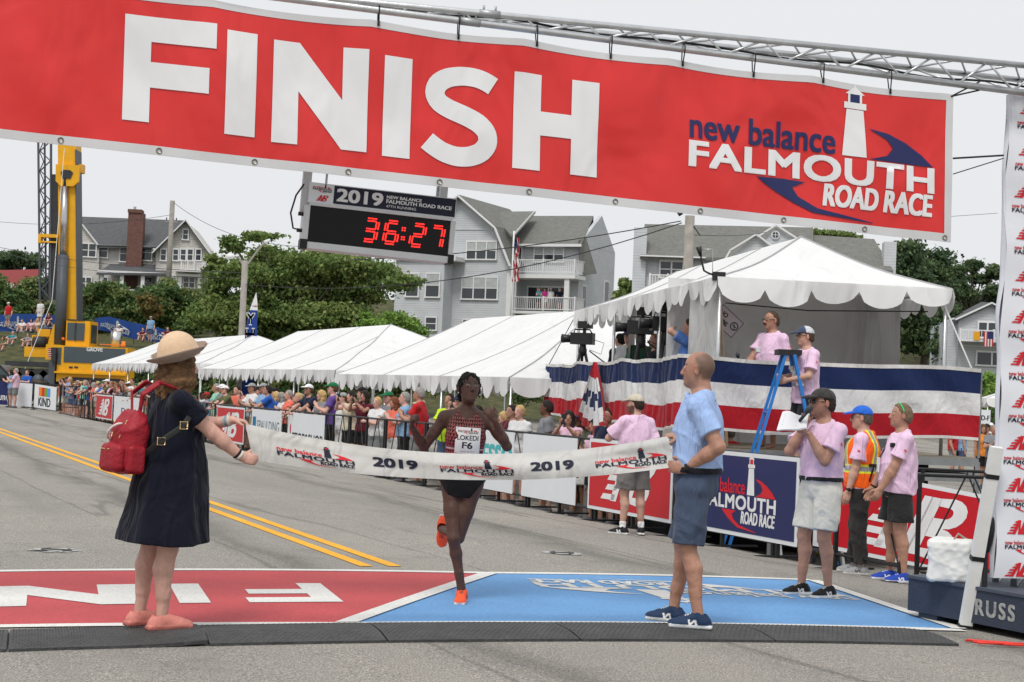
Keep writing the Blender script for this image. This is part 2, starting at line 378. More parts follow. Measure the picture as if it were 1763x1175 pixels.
class Sdf:
    def __init__(s): s.ops = []
    def u(s, prim, k=0.02): s.ops.append(('u', prim, k)); return s
    def sub(s, prim, k=0.008): s.ops.append(('s', prim, k)); return s
    def cut(s, n, c, k=0.004): s.ops.append(('i', (unit(n), np.array(c, float)), k)); return s      # keeps the side the normal points away from
    def noise(s, fn): s.ops.append(('n', fn, 0)); return s
    def full(s, p):
        d = np.full(len(p), 9.0)
        for op, a, k in s.ops: d = s.one(d, p, op, a, k)
        return d
    def one(s, d, p, op, a, k):
        if op == 'u': return smin(d, a.d(p), k)
        if op == 's': return -smin(-d, a.d(p), k)
        if op == 'i': return -smin(-d, -((p - a[1]) @ a[0]), k)
        return d + a(p)
    def mesh(s, h):
        lo = np.full(3, 1e9); hi = -lo
        for op, a, k in s.ops:
            if op == 'u': l, u = a.bb(); lo = np.minimum(lo, l); hi = np.maximum(hi, u)
        lo -= 4 * h + .02; hi += 4 * h + .02; BS = 8
        nb = np.ceil((hi - lo) / (h * BS)).astype(int); n = nb * BS
        bi = np.stack(np.meshgrid(*[np.arange(k) for k in nb], indexing='ij'), -1).reshape(-1, 3)
        cen = lo + (bi * BS + (BS - 1) / 2) * h; R = BS * h * .88
        dc = s.full(cen); keep = np.abs(dc) < R * 1.6 + .012
        D = np.empty(tuple(nb) + (BS,) * 3, np.float32); D[:] = np.where(dc < 0, -1, 1).reshape(tuple(nb))[..., None, None, None]
        kb = bi[keep]; kc = cen[keep]
        off = np.stack(np.meshgrid(*[np.arange(BS)] * 3, indexing='ij'), -1).reshape(-1, 3)
        pts = (lo + (kb[:, None] * BS + off) * h); d = np.full(pts.shape[:2], 9.0)
        for op, a, k in s.ops:
            if op in 'us':
                m = a.d(kc) < R * 1.5 + max(k, .01) + .01
                if op == 's': m &= True
                if not m.any(): continue
            else: m = np.ones(len(kb), bool)
            q = pts[m].reshape(-1, 3); d[m] = s.one(d[m].reshape(-1), q, op, a, k).reshape(-1, BS ** 3)
        D[kb[:, 0], kb[:, 1], kb[:, 2]] = d.reshape(-1, BS, BS, BS)
        D = D.transpose(0, 3, 1, 4, 2, 5).reshape(n)
        S = D < 0; c = np.zeros(n - 1, np.int8)
        for i in (0, 1):
            for j in (0, 1):
                for k in (0, 1): c += S[i:n[0] - 1 + i, j:n[1] - 1 + j, k:n[2] - 1 + k]
        act = (c > 0) & (c < 8); ai = np.argwhere(act); idx = np.full(act.shape, -1, np.int32); idx[act] = np.arange(len(ai))
        acc = np.zeros((len(ai), 3)); cnt = np.zeros(len(ai))
        E = [(a, b) for a in range(8) for b in range(8) if a < b and bin(a ^ b).count('1') == 1]
        co = [np.array([(q >> 2) & 1, (q >> 1) & 1, q & 1]) for q in range(8)]
        val = [D[ai[:, 0] + o[0], ai[:, 1] + o[1], ai[:, 2] + o[2]].astype(float) for o in co]
        for a, b in E:
            m = (val[a] < 0) != (val[b] < 0); t = val[a][m] / (val[a][m] - val[b][m])
            acc[m] += co[a] + (co[b] - co[a]) * t[:, None]; cnt[m] += 1
        V = lo + (ai + acc / cnt[:, None]) * h
        F = []
        for ax in range(3):
            o = [0, 0, 0]; o[ax] = 1; b1, b2 = [(1, 2), (2, 0), (0, 1)][ax]
            sl0 = tuple(slice(1 if k != ax else 0, n[k] - 1) for k in range(3))
            sl1 = tuple(slice(1, n[k] - 1) if k != ax else slice(1, n[k]) for k in range(3))
            s0, s1 = S[sl0], S[sl1]; e = np.argwhere(s0 != s1)
            if not len(e): continue
            fl = s0[e[:, 0], e[:, 1], e[:, 2]]; base = e + np.array([1 if k != ax else 0 for k in range(3)])
            def cell(d1, d2):
                q = base.copy(); q[:, b1] -= d1; q[:, b2] -= d2; return idx[q[:, 0], q[:, 1], q[:, 2]]
            quad = np.stack([cell(1, 1), cell(0, 1), cell(0, 0), cell(1, 0)], 1); quad[~fl] = quad[~fl][:, ::-1]
            F.append(quad)
        F = np.concatenate(F); F = F[(F >= 0).all(1)]
        return V, F
def np_mesh(name, V, F, mats, colors=None, smooth=True):
    me = bpy.data.meshes.new(name); me.vertices.add(len(V)); me.vertices.foreach_set('co', np.ascontiguousarray(V, np.float32).ravel())
    me.loops.add(F.size); me.loops.foreach_set('vertex_index', np.ascontiguousarray(F, np.int32).ravel())
    me.polygons.add(len(F)); me.polygons.foreach_set('loop_start', np.arange(0, F.size, F.shape[1], dtype=np.int32))
    if smooth: me.polygons.foreach_set('use_smooth', np.ones(len(F), bool))
    for m in (mats if isinstance(mats, (list, tuple)) else [mats]): me.materials.append(m)
    me.update(calc_edges=True)
    if colors is not None:
        a = me.color_attributes.new('Col', 'FLOAT_COLOR', 'POINT'); a.data.foreach_set('color', np.c_[colors, np.ones(len(V))].astype(np.float32).ravel())
    return me
def rotm(ax, a): return np.array(Matrix.Rotation(a, 3, ax))
def ik(a, b, l1, l2, pole):
    d = b - a; L = np.linalg.norm(d); L2 = min(L, (l1 + l2) * .999); b = a + d / L * L2; L = L2
    x = unit(b - a); c = (l1 * l1 + L * L - l2 * l2) / (2 * L); h = math.sqrt(max(l1 * l1 - c * c, 0)); pl = np.asarray(pole, float); pl = unit(pl - x * (pl @ x))
    return a + x * c + pl * h, b
M_skin = mat('skin', (0.5, 0.3, 0.2), 0.5, 0.09, 9, 0.15, 140, spec=0.4, attr='Col', var2=(.06, 45), fold=(10, .012))
M_hairc = mat('hair', (0.5, 0.3, 0.2), 0.75, 0.35, 60, 0.5, 120, spec=0.3, attr='Col', detail=6)
M_cloth = mat('cloth', (0.5, 0.5, 0.5), 0.9, 0.07, 25, 0.2, 130, spec=0.15, attr='Col', sheen=0.1, fold=(6, .045))
M_felt = mat('felt', (.5, .5, .5), .95, .06, 40, .35, 220, spec=.1, attr='Col', sheen=.2)
M_shoe = mat('shoe', (0.5, 0.5, 0.5), 0.6, 0.12, 60, 0.3, 120, spec=0.3, attr='Col')
M_lens = mat('dark_lens', (0.01, 0.01, 0.012), 0.1, spec=0.6)
SK_LIGHT = srgb(194, 152, 134); SK_TAN = srgb(174, 130, 110); SK_PINK = srgb(206, 160, 144); SK_DARK = srgb(84, 56, 46)
class Figure:
    """one person: skeleton in a frame facing +Y (right hand at +X), 1.75 m tall before scaling"""
    def __init__(s, H=1.75, sex='m', skin=SK_LIGHT, girth=1.0, lean=0.0, side=0.0, twist=0.0, hip=(0, 0, 0.93), head=(0, 0, 0),
                 R=None, L=None, Rp=(.3, -1, -.3), Lp=(-.3, -1, -.3), Rf=(.09, 0, .085), Lf=(-.09, 0, .085), Rk=(.1, 1, 0), Lk=(-.1, 1, 0),
                 Rtoe=(.12, 1, 0), Ltoe=(-.12, 1, 0), Rh=None, Lh=None, res=.006, fingers=True):
        s.k = H / 1.75; s.sex = sex; s.skin = np.array(skin, float); s.res = res; s.g = girth; s.fing = fingers
        f = sex == 'f'; s.f = f
        s.hip = np.array(hip, float); s.T = rotm('Z', twist) @ rotm('Y', side) @ rotm('X', -lean)
        s.TZ = s.hip + v3(0, 0, .02)
        t = lambda x, y, z: s.TZ + s.T @ v3(x, y, z - .95)
        s.t = t
        sw = .165 if f else .187; hw = .085 if f else .088
        s.sh = {1: t(sw, -.012, 1.402), -1: t(-sw, -.012, 1.402)}
        pel = rotm('Z', -twist * .3)
        s.hj = {1: s.hip + pel @ v3(hw, 0, 0), -1: s.hip + pel @ v3(-hw, 0, 0)}
        la, lf = (.275, .235) if f else (.295, .255); lt, ls = .43, .415
        s.el, s.wr, s.kn, s.an = {}, {}, {}, {}
        dR = R if R is not None else (sw + .07, .04, .88); dL = L if L is not None else (-sw - .07, .04, .88)
        for sd, tg, pl in ((1, dR, Rp), (-1, dL, Lp)): s.el[sd], s.wr[sd] = ik(s.sh[sd], v3(*tg), la, lf, pl)
        for sd, tg, pl in ((1, Rf, Rk), (-1, Lf, Lk)): s.kn[sd], s.an[sd] = ik(s.hj[sd], v3(*tg), lt, ls, pl)
        s.toe = {1: unit(Rtoe), -1: unit(Ltoe)}
        s.hand = {1: Rh or {}, -1: Lh or {}}
        s.neck = t(0, -.015, 1.47)
        s.HM = s.T @ rotm('Z', head[0]) @ rotm('X', head[1]) @ rotm('Y', head[2]) if False else rotm('Z', head[0]) @ rotm('X', head[1]) @ rotm('Y', head[2])
        s.hc = t(0, .005, 1.52) + s.HM @ v3(0, .02, .105)
        s.parts = []; s.body_cut = []
        s.beard = None; s.hairline = None; s.hw = hw
    def hd(s, x, y, z): return s.hc + s.HM @ v3(x, y, z)
    # ---- body
    def torso_st(s, e=0.0):
        g = s.g
        if s.f: st = [(.82, .12, .10), (.90, .172, .118), (.97, .165, .112), (1.08, .128, .095), (1.20, .142, .105), (1.30, .152, .115, 0, .01), (1.39, .140, .088), (1.44, .085, .064), (1.49, .05, .05)]
        else: st = [(.82, .12, .10), (.90, .162, .115), (.97, .16, .112), (1.08, .150, .105), (1.20, .165, .115), (1.31, .178, .122), (1.39, .16, .096), (1.44, .095, .07), (1.49, .055, .055)]
        bel = lambda z: 1 + (g - 1) * math.exp(-((z - 1.06) / .16) ** 2)
        return [(q[0] - .95, q[1] * (1 + (bel(q[0]) - 1) * .6) + e, q[2] * bel(q[0]) + e) + (0, (q[4] if len(q) > 4 else 0) + (bel(q[0]) - 1) * .05) for q in st]
    def arm_cones(s, sd, e=0.0):
        f = .88 if s.f else 1.0; f *= (1 + (s.g - 1) * .5); S, E, W = s.sh[sd], s.el[sd], s.wr[sd]
        return [Cone(S, S + (E - S) * .55, .054 * f + e, .05 * f + e), Cone(S + (E - S) * .45, E, .05 * f + e, .041 * f + e),
                Cone(E, E + (W - E) * .35, .041 * f + e, .043 * f + e), Cone(E + (W - E) * .3, W, .043 * f + e, .027 * f + e)]
    def leg_cones(s, sd, e=0.0):
        f = 1.0 + (s.g - 1) * .4; H_, K, A = s.hj[sd], s.kn[sd], s.an[sd]; ax = unit(A - K)
        back = unit(np.cross(np.cross(ax, s.toe[sd]), ax)) * -1
        calf = K + (A - K) * .3 + back * .018
        ft = 1.04 if s.f else 1.0; f *= getattr(s, 'legf', 1.0)
        return [Cone(H_, H_ + (K - H_) * .55, .088 * f * ft + e, .074 * f * ft + e), Cone(H_ + (K - H_) * .5, K, .075 * f * ft + e, .055 * f + e),
                Cone(K, calf, .053 * f + e, .054 * f + e), Cone(calf, K + (A - K) * .7 + back * .006, .054 * f + e, .038 * f + e), Cone(K + (A - K) * .65, A, .038 * f + e, .034 + e)]
    def hand_ops(s, sd, S):
        W = s.wr[sd]; E = s.el[sd]; h = s.hand[sd]
        dr = unit(h.get('dir', W - E)); pn = np.array(h.get('palm', (-sd, 0, 0)), float); pn = unit(pn - dr * (pn @ dr)); lat = np.cross(dr, pn) * sd      # lat points to the thumb side
        th = h.get('thumb'); curl = h.get('curl', .35); sz = h.get('size', 1.0) * (.9 if s.f else 1.0)
        if th is not None and lat @ np.array(th) < 0: lat = -lat
        M = np.stack([lat, pn, dr], 1)
        c = W + dr * .05 * sz
        S.u(Ell(c, v3(.042, .019, .055) * sz, M), .015)
        if not s.fing:
            S.u(Ell(W + dr * .105 * sz + pn * .02 * curl, v3(.036, .016, .05) * sz, M), .015)
            S.u(Cone(W + dr * .03 * sz + lat * .03, W + dr * .085 * sz + lat * .05 + pn * .015, .013 * sz, .010 * sz), .01); return
        for i, (o, ln) in enumerate(((.030, .072), (.010, .080), (-.010, .075), (-.029, .060))):
            p = W + (dr * (.088 - .004 * abs(i - 1)) + lat * o) * sz; a = .0; d = dr; r = .0092 * sz
            cu = curl[i] if hasattr(curl, '__len__') else curl
            for j, fr in enumerate((.45, .32, .25)):
                a += cu * (1.0, 1.15, .8)[j]; d = dr * math.cos(a) + pn * math.sin(a); q = p + d * ln * fr * sz
                S.u(Cone(p, q, r, r * .92), .012 if j == 0 else .003); p = q; r *= .93
        tc = h.get('tcurl', .5); p = W + (dr * .028 + lat * .03 + pn * .006) * sz; d = unit(dr * .75 + lat * .75 + pn * .25 * tc * 2)
        q = p + d * .042 * sz; S.u(Cone(p, q, .0135 * sz, .0115 * sz), .014)
        d2 = unit(dr * 1.0 + lat * (.35 - .4 * tc) + pn * .5 * tc); S.u(Cone(q, q + d2 * .034 * sz, .0112 * sz, .0085 * sz), .005)
    def head_ops(s, S):
        h, M = s.hd, s.HM; f = s.f
        S.u(Cone(s.t(0, -.02, 1.43), s.hd(0, -.02, -.05), .056 if not f else .048, .055 if not f else .046), .03)
        S.u(Ell(h(0, -.012, .025), (.076, .096, .092), M), .03)
        S.u(Ell(h(0, .022, -.045), (.058 if not f else .053, .068, .072), M), .035)
        S.u(Ell(h(0, .066, -.088), (.026, .024, .022), M), .025)
        if s.res < .0155:
            S.sub(Ell(h(.033, .098, .016), (.022, .018, .014), M), .012); S.sub(Ell(h(-.033, .098, .016), (.022, .018, .014), M), .012)
            S.u(Ell(h(.032, .074, .013), (.0135, .0135, .0125), M), .003); S.u(Ell(h(-.032, .074, .013), (.0135, .0135, .0125), M), .003)
            S.u(Cone(h(0, .083, .02), h(0, .106, -.018), .009, .0115), .010); S.u(Ell(h(0, .100, -.024), (.0165, .012, .010), M), .008)
            S.u(Ell(h(0, .086, -.052), (.024, .010, .006), M), .006); S.u(Ell(h(0, .085, -.062), (.021, .010, .007), M), .006)
            S.sub(Ell(h(0, .098, -.0565), (.022, .008, .0018), M), .003)
            for sd in (1, -1):
                em = M @ rotm('Z', -sd * .35); S.u(Ell(h(sd * .080, -.014, -.002), (.010, .021, .035), em), .005); S.sub(Ell(h(sd * .092, -.008, .002), (.008, .011, .020), em), .004)
        else:
            S.u(Cone(h(0, .085, .02), h(0, .105, -.02), .010, .013), .012)
            for sd in (1, -1): S.u(Ell(h(sd * .077, -.012, -.002), (.011, .019, .032), M), .006)
    def body(s):
        S = Sdf(); S.u(Loft(s.TZ, s.T, s.torso_st()), .03)
        if s.f:
            for sd in (1, -1): S.u(Ell(s.t(sd * .07, .085, 1.27), (.06, .05, .06), s.T), .04)
        S.u(Cone(s.t(.06, -.015, 1.44), s.sh[1], .042, .050), .04); S.u(Cone(s.t(-.06, -.015, 1.44), s.sh[-1], .042, .050), .04)
        for sd in (1, -1):
            for i, c in enumerate(s.arm_cones(sd)): S.u(c, .03 if i == 0 else .02)
            for i, c in enumerate(s.leg_cones(sd)): S.u(c, .03 if i == 0 else (.02 if sd > 0 else .010))
            A, t = s.an[sd], s.toe[sd]; dn = getattr(s, 'footdn', {}).get(sd, v3(0, 0, -1)); dn = unit(dn - t * (dn @ t)); S.u(Cone(A + dn * .035, A + t * .11 + dn * .062, .030, .016), .02)
        s.head_ops(S)
        for sd in (1, -1): s.hand_ops(sd, S)
        V, F = S.mesh(s.res); col = np.tile(s.skin, (len(V), 1)); q = (V - s.hc) @ s.HM
        def paint(mask, c, a=1.0):
            m = (mask * a)[:, None] if mask.dtype != bool else mask[:, None] * a
            col[:] = col * (1 - m) + np.array(c) * m
        sk = s.skin
        near = (np.abs(q[:, 2]) < .16) & (np.abs(q[:, 0]) < .1)
        blush = np.exp(-(((np.abs(q[:, 0]) - .045) / .025) ** 2 + ((q[:, 2] + .02) / .03) ** 2)) * (q[:, 1] > .03) * near
        paint(blush, sk * np.array([1.05, .78, .78]), .45)
        lips = near & (q[:, 1] > .07) & (np.abs(q[:, 0]) < .024) & (q[:, 2] > -.069) & (q[:, 2] < -.048); paint(lips, sk * np.array([.85, .55, .58]) if sk[0] > .15 else sk * np.array([1.35, 1.0, 1.05]), .8); paint(near & (np.abs(np.abs(q[:, 0]) - .079) < .012) & (q[:, 1] < .02) & (np.abs(q[:, 2]) < .036), sk * np.array([1.02, .82, .80]), .6)
        for sd in (1, -1):
            e = ((q[:, 0] - sd * .032) / .0125) ** 2 + ((q[:, 2] - .013) / .0065) ** 2
            paint(near & (e < 1) & (q[:, 1] > .06), np.clip(sk * 2.2, .26, .42)); paint(near & (((q[:, 0] - sd * .032) / .0055) ** 2 + ((q[:, 2] - .013) / .0062) ** 2 < 1) & (q[:, 1] > .06), (.02, .015, .012))
            if s.hairline is not None: paint(near & (np.abs(q[:, 0] - sd * .034) < .02) & (np.abs(q[:, 2] - .036 + .004 * ((q[:, 0] * sd - .034) / .02) ** 2) < .0045) & (q[:, 1] > .05), s.hairline, .75)
        if s.beard is not None:
            bz = sst(-.012, -.035, q[:, 2] + .25 * np.clip(.05 - q[:, 1], 0, .1) * -1) * (q[:, 1] > -.02) * (q[:, 2] > -.135) * near
            bz = bz * (1 - np.exp(-((q[:, 0] / .02) ** 2 + ((q[:, 2] + .058) / .008) ** 2)) * (q[:, 1] > .06)); paint(bz, s.beard[0], s.beard[1])
        if s.hairline is not None and getattr(s, 'buzz', None):
            c, fr, a = s.buzz        # very short hair: colour on the scalp behind the line fr
            m = sst(fr, fr - .03, q[:, 1] - .35 * q[:, 2]) * (1 - .75 * sst(.06, .105, q[:, 2] + .5 * q[:, 1])) * sst(-.075, -.05, q[:, 2] + .0 * q[:, 1]) * near; paint(m, c, a)
        s.parts.append(('body', np_mesh('body', V * s.k, F, M_skin, col)))
        return s
    # ---- clothes
    def add(s, name, S, color, h=None, m=None, colfn=None):
        V, F = S.mesh(h or max(s.res * 1.3, .007)); c = np.tile(np.array(color), (len(V), 1)) if not callable(color) else color(V)
        if colfn: c = colfn(V, c)
        s.parts.append((name, np_mesh(name, V * s.k, F, m or M_cloth, c))); return s
    def shirt(s, color, hem=.86, sleeve=.62, e=.018, loose=.025, name='shirt', wr=.0075, colfn=None, neck=(1.475, .5), shw=.0):
        S = Sdf(); st = []
        for (z, w, d, cx, cy) in s.torso_st(e):
            zz = z + .95; st.append((z, w + loose * (1 if zz < 1.25 else .3) + shw, d + loose * (1 if zz < 1.25 else .3), cx, cy))
        st = [q for q in st if q[0] + .95 > hem + .02]; b = np.array(s.torso_st(e + loose * .9)); z0 = hem - .95 - .01
        base = [z0] + [np.interp(max(z0, -.08), b[:, 0], b[:, k]) for k in range(1, 5)]; base[1] = max(base[1], st[0][1] * .98); base[2] = max(base[2], st[0][2] * .98)
        S.u(Loft(s.TZ, s.T, [tuple(base)] + st), .02)
        if s.f:
            for sd in (1, -1): S.u(Ell(s.t(sd * .07, .085, 1.27), v3(.06, .05, .06) + e, s.T), .05)
        S.u(Cone(s.t(.05, -.015, 1.44), s.sh[1], .046 + e * .8, .052 + e * .9), .04); S.u(Cone(s.t(-.05, -.015, 1.44), s.sh[-1], .046 + e * .8, .052 + e * .9), .04)
        S.cut(s.T @ v3(0, neck[1], 1), s.t(0, 0, neck[0] + .012)); S.cut(s.T @ v3(0, 0, -1), s.t(0, 0, hem))
        if sleeve > 0:
            for sd in (1, -1):
                A, E, W = s.sh[sd], s.el[sd], s.wr[sd]; S2 = None
                if sleeve <= 1:
                    q = A + (E - A) * sleeve; ends = [Cone(A + (E - A) * .08, q, .052 + e * .8, .050 + e + loose * .7)]
                else: q = E + (W - E) * (sleeve - 1); ends = [Cone(A, E, .058 + e, .046 + e), Cone(E, q, .047 + e, .034 + e + .006)]
                for c in ends: S.u(SleeveCut(c, unit((E - A) if sleeve <= 1 else (W - E)), q), .035)
        S.noise(wrinkle(wr, 15, len(name) % 7 + s.k * 9)); s.add(name, S, color, colfn=colfn); return s
    def bottoms(s, color, end=.80, top=1.0, e=.022, flare=.03, name='shorts', wr=.0065, colfn=None):
        S = Sdf(); b = np.array(s.torso_st(e)); st = [(z - .95,) + tuple(np.interp(z - .95, b[:, 0], b[:, k]) for k in range(1, 5)) for z in (.84, .90, .95, 1.0, 1.04)]
        S.u(Loft(s.TZ, s.T, st), .03); S.u(Cone(s.hj[1] + v3(0, 0, -.05), s.hj[-1] + v3(0, 0, -.05), .118, .118), .03)
        for sd in (1, -1):
            H_, K, A = s.hj[sd], s.kn[sd], s.an[sd]
            if end <= 1:
                q = H_ + (K - H_) * end; S.u(SleeveCut(Cone(H_, q, .088 + e, .060 + e + flare), unit(K - H_), q), .03 if sd > 0 else .008)
            else:
                q = K + (A - K) * (end - 1); S.u(Cone(H_, K, .092 + e, .06 + e + flare * .5), .03); S.u(SleeveCut(Cone(K, q, .06 + e + flare * .5, .042 + e + flare * .6), unit(A - K), q), .03)
        S.cut(s.T @ v3(0, 0, 1), s.t(0, 0, top)); S.noise(wrinkle(wr, 13, 2.0)); s.add(name, S, color, colfn=colfn); return s
    def belt(s, color, z=.995, e=.046):
        S = Sdf(); b = np.array(s.torso_st(e)); S.u(Loft(s.TZ, s.T, [(q - .95,) + tuple(np.interp(q - .95, b[:, 0], b[:, k]) for k in range(1, 5)) for q in (z - .03, z, z + .03)]))
        S.cut(s.T @ v3(0, 0, 1), s.t(0, 0, z + .018)); S.cut(s.T @ v3(0, 0, -1), s.t(0, 0, z - .018)); s.add('belt', S, color, h=.006); return s
    def shoes(s, color, sole=(.75, .75, .75), sock=None, low=False, size=1.0, accent=None):
        for sd in (1, -1):
            A, t = s.an[sd], s.toe[sd]; dn = getattr(s, 'footdn', {}).get(sd, v3(0, 0, -1)); dn = unit(dn - t * (dn @ t)); lat = np.cross(t, -dn)
            M = np.stack([lat, t, -dn], 1); b = A + dn * .085; S = Sdf(); z = size
            pt = lambda x, y, u: b + M @ v3(x, y, u) * z
            S.u(Ell(pt(0, -.03, .035), v3(.040, .055, .045) * z, M), .02); S.u(Ell(pt(.0, .10, .028), v3(.048, .09, .036) * z, M), .05)
            if not low: S.u(Cone(pt(0, -.022, .05), pt(0, -.012, .093), .042 * z, .039 * z), .03)
            else: S.u(Cone(pt(0, -.025, .03), pt(0, -.018, .072), .044 * z, .040 * z), .02); S.u(Cone(pt(0, .02, .058), pt(0, .10, .040), .040 * z, .034 * z), .02)
            if not low: S.u(Cone(pt(0, .005, .072), pt(0, .095, .046), .036 * z, .030 * z), .02)
            S.u(Box(pt(0, .045, .013), v3(.041, .135, .014) * z, M, .012), .012)
            S.cut(dn, pt(0, 0, .0)); S.sub(Cone(pt(0, -.018, .08), pt(0, -.010, .14), .034 * z, .034 * z), .006)
            def cf(V, c):
                q = (V - b) @ M / z; m = (q[:, 2] < .026)[:, None]; c = np.where(m, np.array(sole), c)
                if accent is not None:
                    lx = np.abs(q[:, 0]) > .02; u = q[:, 1]; w = q[:, 2]
                    N = lx & (w > .026) & (w < .058) & ((np.abs(u - .012 - .3 * (w - .04)) < .0065) | (np.abs(u - .052 - .3 * (w - .04)) < .0065) | (np.abs(u - .032 + .9 * (w - .042)) < .007))
                    c = np.where(N[:, None], np.array(accent), c)
                    lace = (np.abs(q[:, 0]) < .018) & (u > .03) & (u < .085) & (np.sin(u * 420) > .1) & (w > .05); c = np.where(lace[:, None], np.array(accent) * .9, c)
                return c
            s.add('shoe', S, color, h=max(s.res * .9, .0045), m=M_shoe, colfn=cf)
            if sock is not None:
                S = Sdf(); K = s.kn[sd]; S.u(Cone(A, A + (K - A) * .14, .040, .042)); s.add('sock', S, sock, h=.008)
        return s
    def hair(s, color, style='short', thick=.012, front=.055, low=-.05):
        S = Sdf(); h, M = s.hd, s.HM
        S.u(Ell(h(0, -.014, .028), v3(.076, .096, .092) + thick, M), .02)
        if style == 'short':
            S.u(Ell(h(0, -.06, -.02), v3(.066, .052, .07) + thick, M), .03); S.cut(M @ v3(0, 1, -.55), h(0, front, .06), .012); S.cut(M @ v3(0, .35, -1), h(0, -.03, low), .012)
            S.noise(wrinkle(.003, 60, 1.0))
        elif style == 'long':
            S.u(Cone(h(0, -.05, -.02), h(0, -.06, -.19), .085, .07), .04); S.u(Cone(h(.055, -.02, 0), h(.07, 0, -.15), .045, .03), .04); S.u(Cone(h(-.055, -.02, 0), h(-.07, 0, -.15), .045, .03), .04)
            S.sub(Ell(h(0, .10, -.04), (.058, .10, .10), M), .012); S.noise(wrinkle(.006, 38, 1.0))
        elif style == 'tail':
            S.u(Cone(h(0, -.09, .03), h(0, -.14, -.12), .04, .02), .02); S.cut(M @ v3(0, 1, -.55), h(0, front, .06), .012); S.cut(M @ v3(0, .35, -1), h(0, -.09, -.03), .012); S.noise(wrinkle(.003, 60, 1.0))
        V, F = S.mesh(max(s.res, .006)); c = np.tile(np.array(color), (len(V), 1)); s.parts.append(('hair', np_mesh('hair', V * s.k, F, M_hairc, c))); return s
    def cap(s, color, brim=None, back=False, panel=None):
        h, M = s.hd, s.HM; S = Sdf(); S.u(Ell(h(0, -.012, .04), (.092, .112, .095), M)); S.cut(M @ v3(0, .12, -1), h(0, 0, .045))
        d = -1 if back else 1
        def cf(V, c):
            if panel is not None:
                q = (V - s.hc) @ M; c = np.where((q[:, 1] > .01)[:, None], np.array(panel), c)
            return c
        s.add('cap', S, color, h=max(s.res, .006), colfn=cf)
        S = Sdf(); S.u(Ell(h(0, d * .10, .052), (.082, .085, .020), M @ rotm('X', -d * .12))); S.sub(Ell(h(0, d * .09, .034), (.085, .10, .020), M @ rotm('X', -d * .12)), .003); S.sub(Ell(h(0, -.012, .03), (.08, .10, .09), M), .004)
        s.add('cap_brim', S, brim if brim is not None else color, h=.006 if s.res < .012 else s.res * .7); return s
    def glasses(s, color=(.01, .01, .012), dark=True):
        h, M = s.hd, s.HM; S = Sdf()
        for sd in (1, -1):
            if dark: S.u(Ell(h(sd * .034, .093, .014), (.031, .009, .019), M @ rotm('Z', -sd * .25)), .004)
            else:
                for a in range(12):
                    p = lambda q: h(sd * .034 + .024 * math.cos(q), .095 - .10 * abs(.024 * math.cos(q) * sd + .024) * .4, .012 + .016 * math.sin(q))
                    S.u(Cone(p(a * .5236), p((a + 1) * .5236), .0028, .0028), .001)
            S.u(Cone(h(sd * .062, .082, .018), h(sd * .081, -.005, .014), .0035, .0035), .003)
        S.u(Cone(h(-.012, .10, .018), h(.012, .10, .018), .003, .003), .002)
        V, F = S.mesh(.0035 if not dark else .005); s.parts.append(('glasses', np_mesh('glasses', V * s.k, F, M_lens))); return s
    def watch(s, sd, color=(.015, .015, .015), face=(.02, .02, .02), t=.93):
        E, W = s.el[sd], s.wr[sd]; ax = unit(W - E); c = E + (W - E) * t; S = Sdf(); S.u(Cone(c - ax * .011, c + ax * .011, .035, .034)); S.sub(Cone(c - ax * .05, c + ax * .05, .027, .026), .002)
        S.cut(ax, c + ax * .012); S.cut(-ax, c - ax * .012)
        pn = unit(-np.array(s.hand[sd].get('palm', (-sd, 0, 0)), float)); pn = unit(pn - ax * (pn @ ax)); S.u(Cone(c + pn * .031, c + pn * .040, .019, .018), .003)
        s.add('watch', S, color, h=.005); return s
    def make(s, pos, yaw, label, cat='person', group=None, dz=0.0):
        root = empty('person', pos, yaw, label, cat, group)
        for n, me in s.parts: inst(me, n, root)
        s.root = root; s.Mw = Matrix.Translation(Vector([float(c) for c in pos])) @ Matrix.Rotation(yaw, 4, 'Z'); return root
    def world(s, p): return np.array(s.Mw @ Vector([float(c) * s.k for c in p]))
class SleeveCut:
    def __init__(s, c, n, q): s.c, s.n, s.q = c, n, q
    def bb(s): return s.c.bb()
    def d(s, p): return np.maximum(s.c.d(p), (p - s.q) @ s.n)
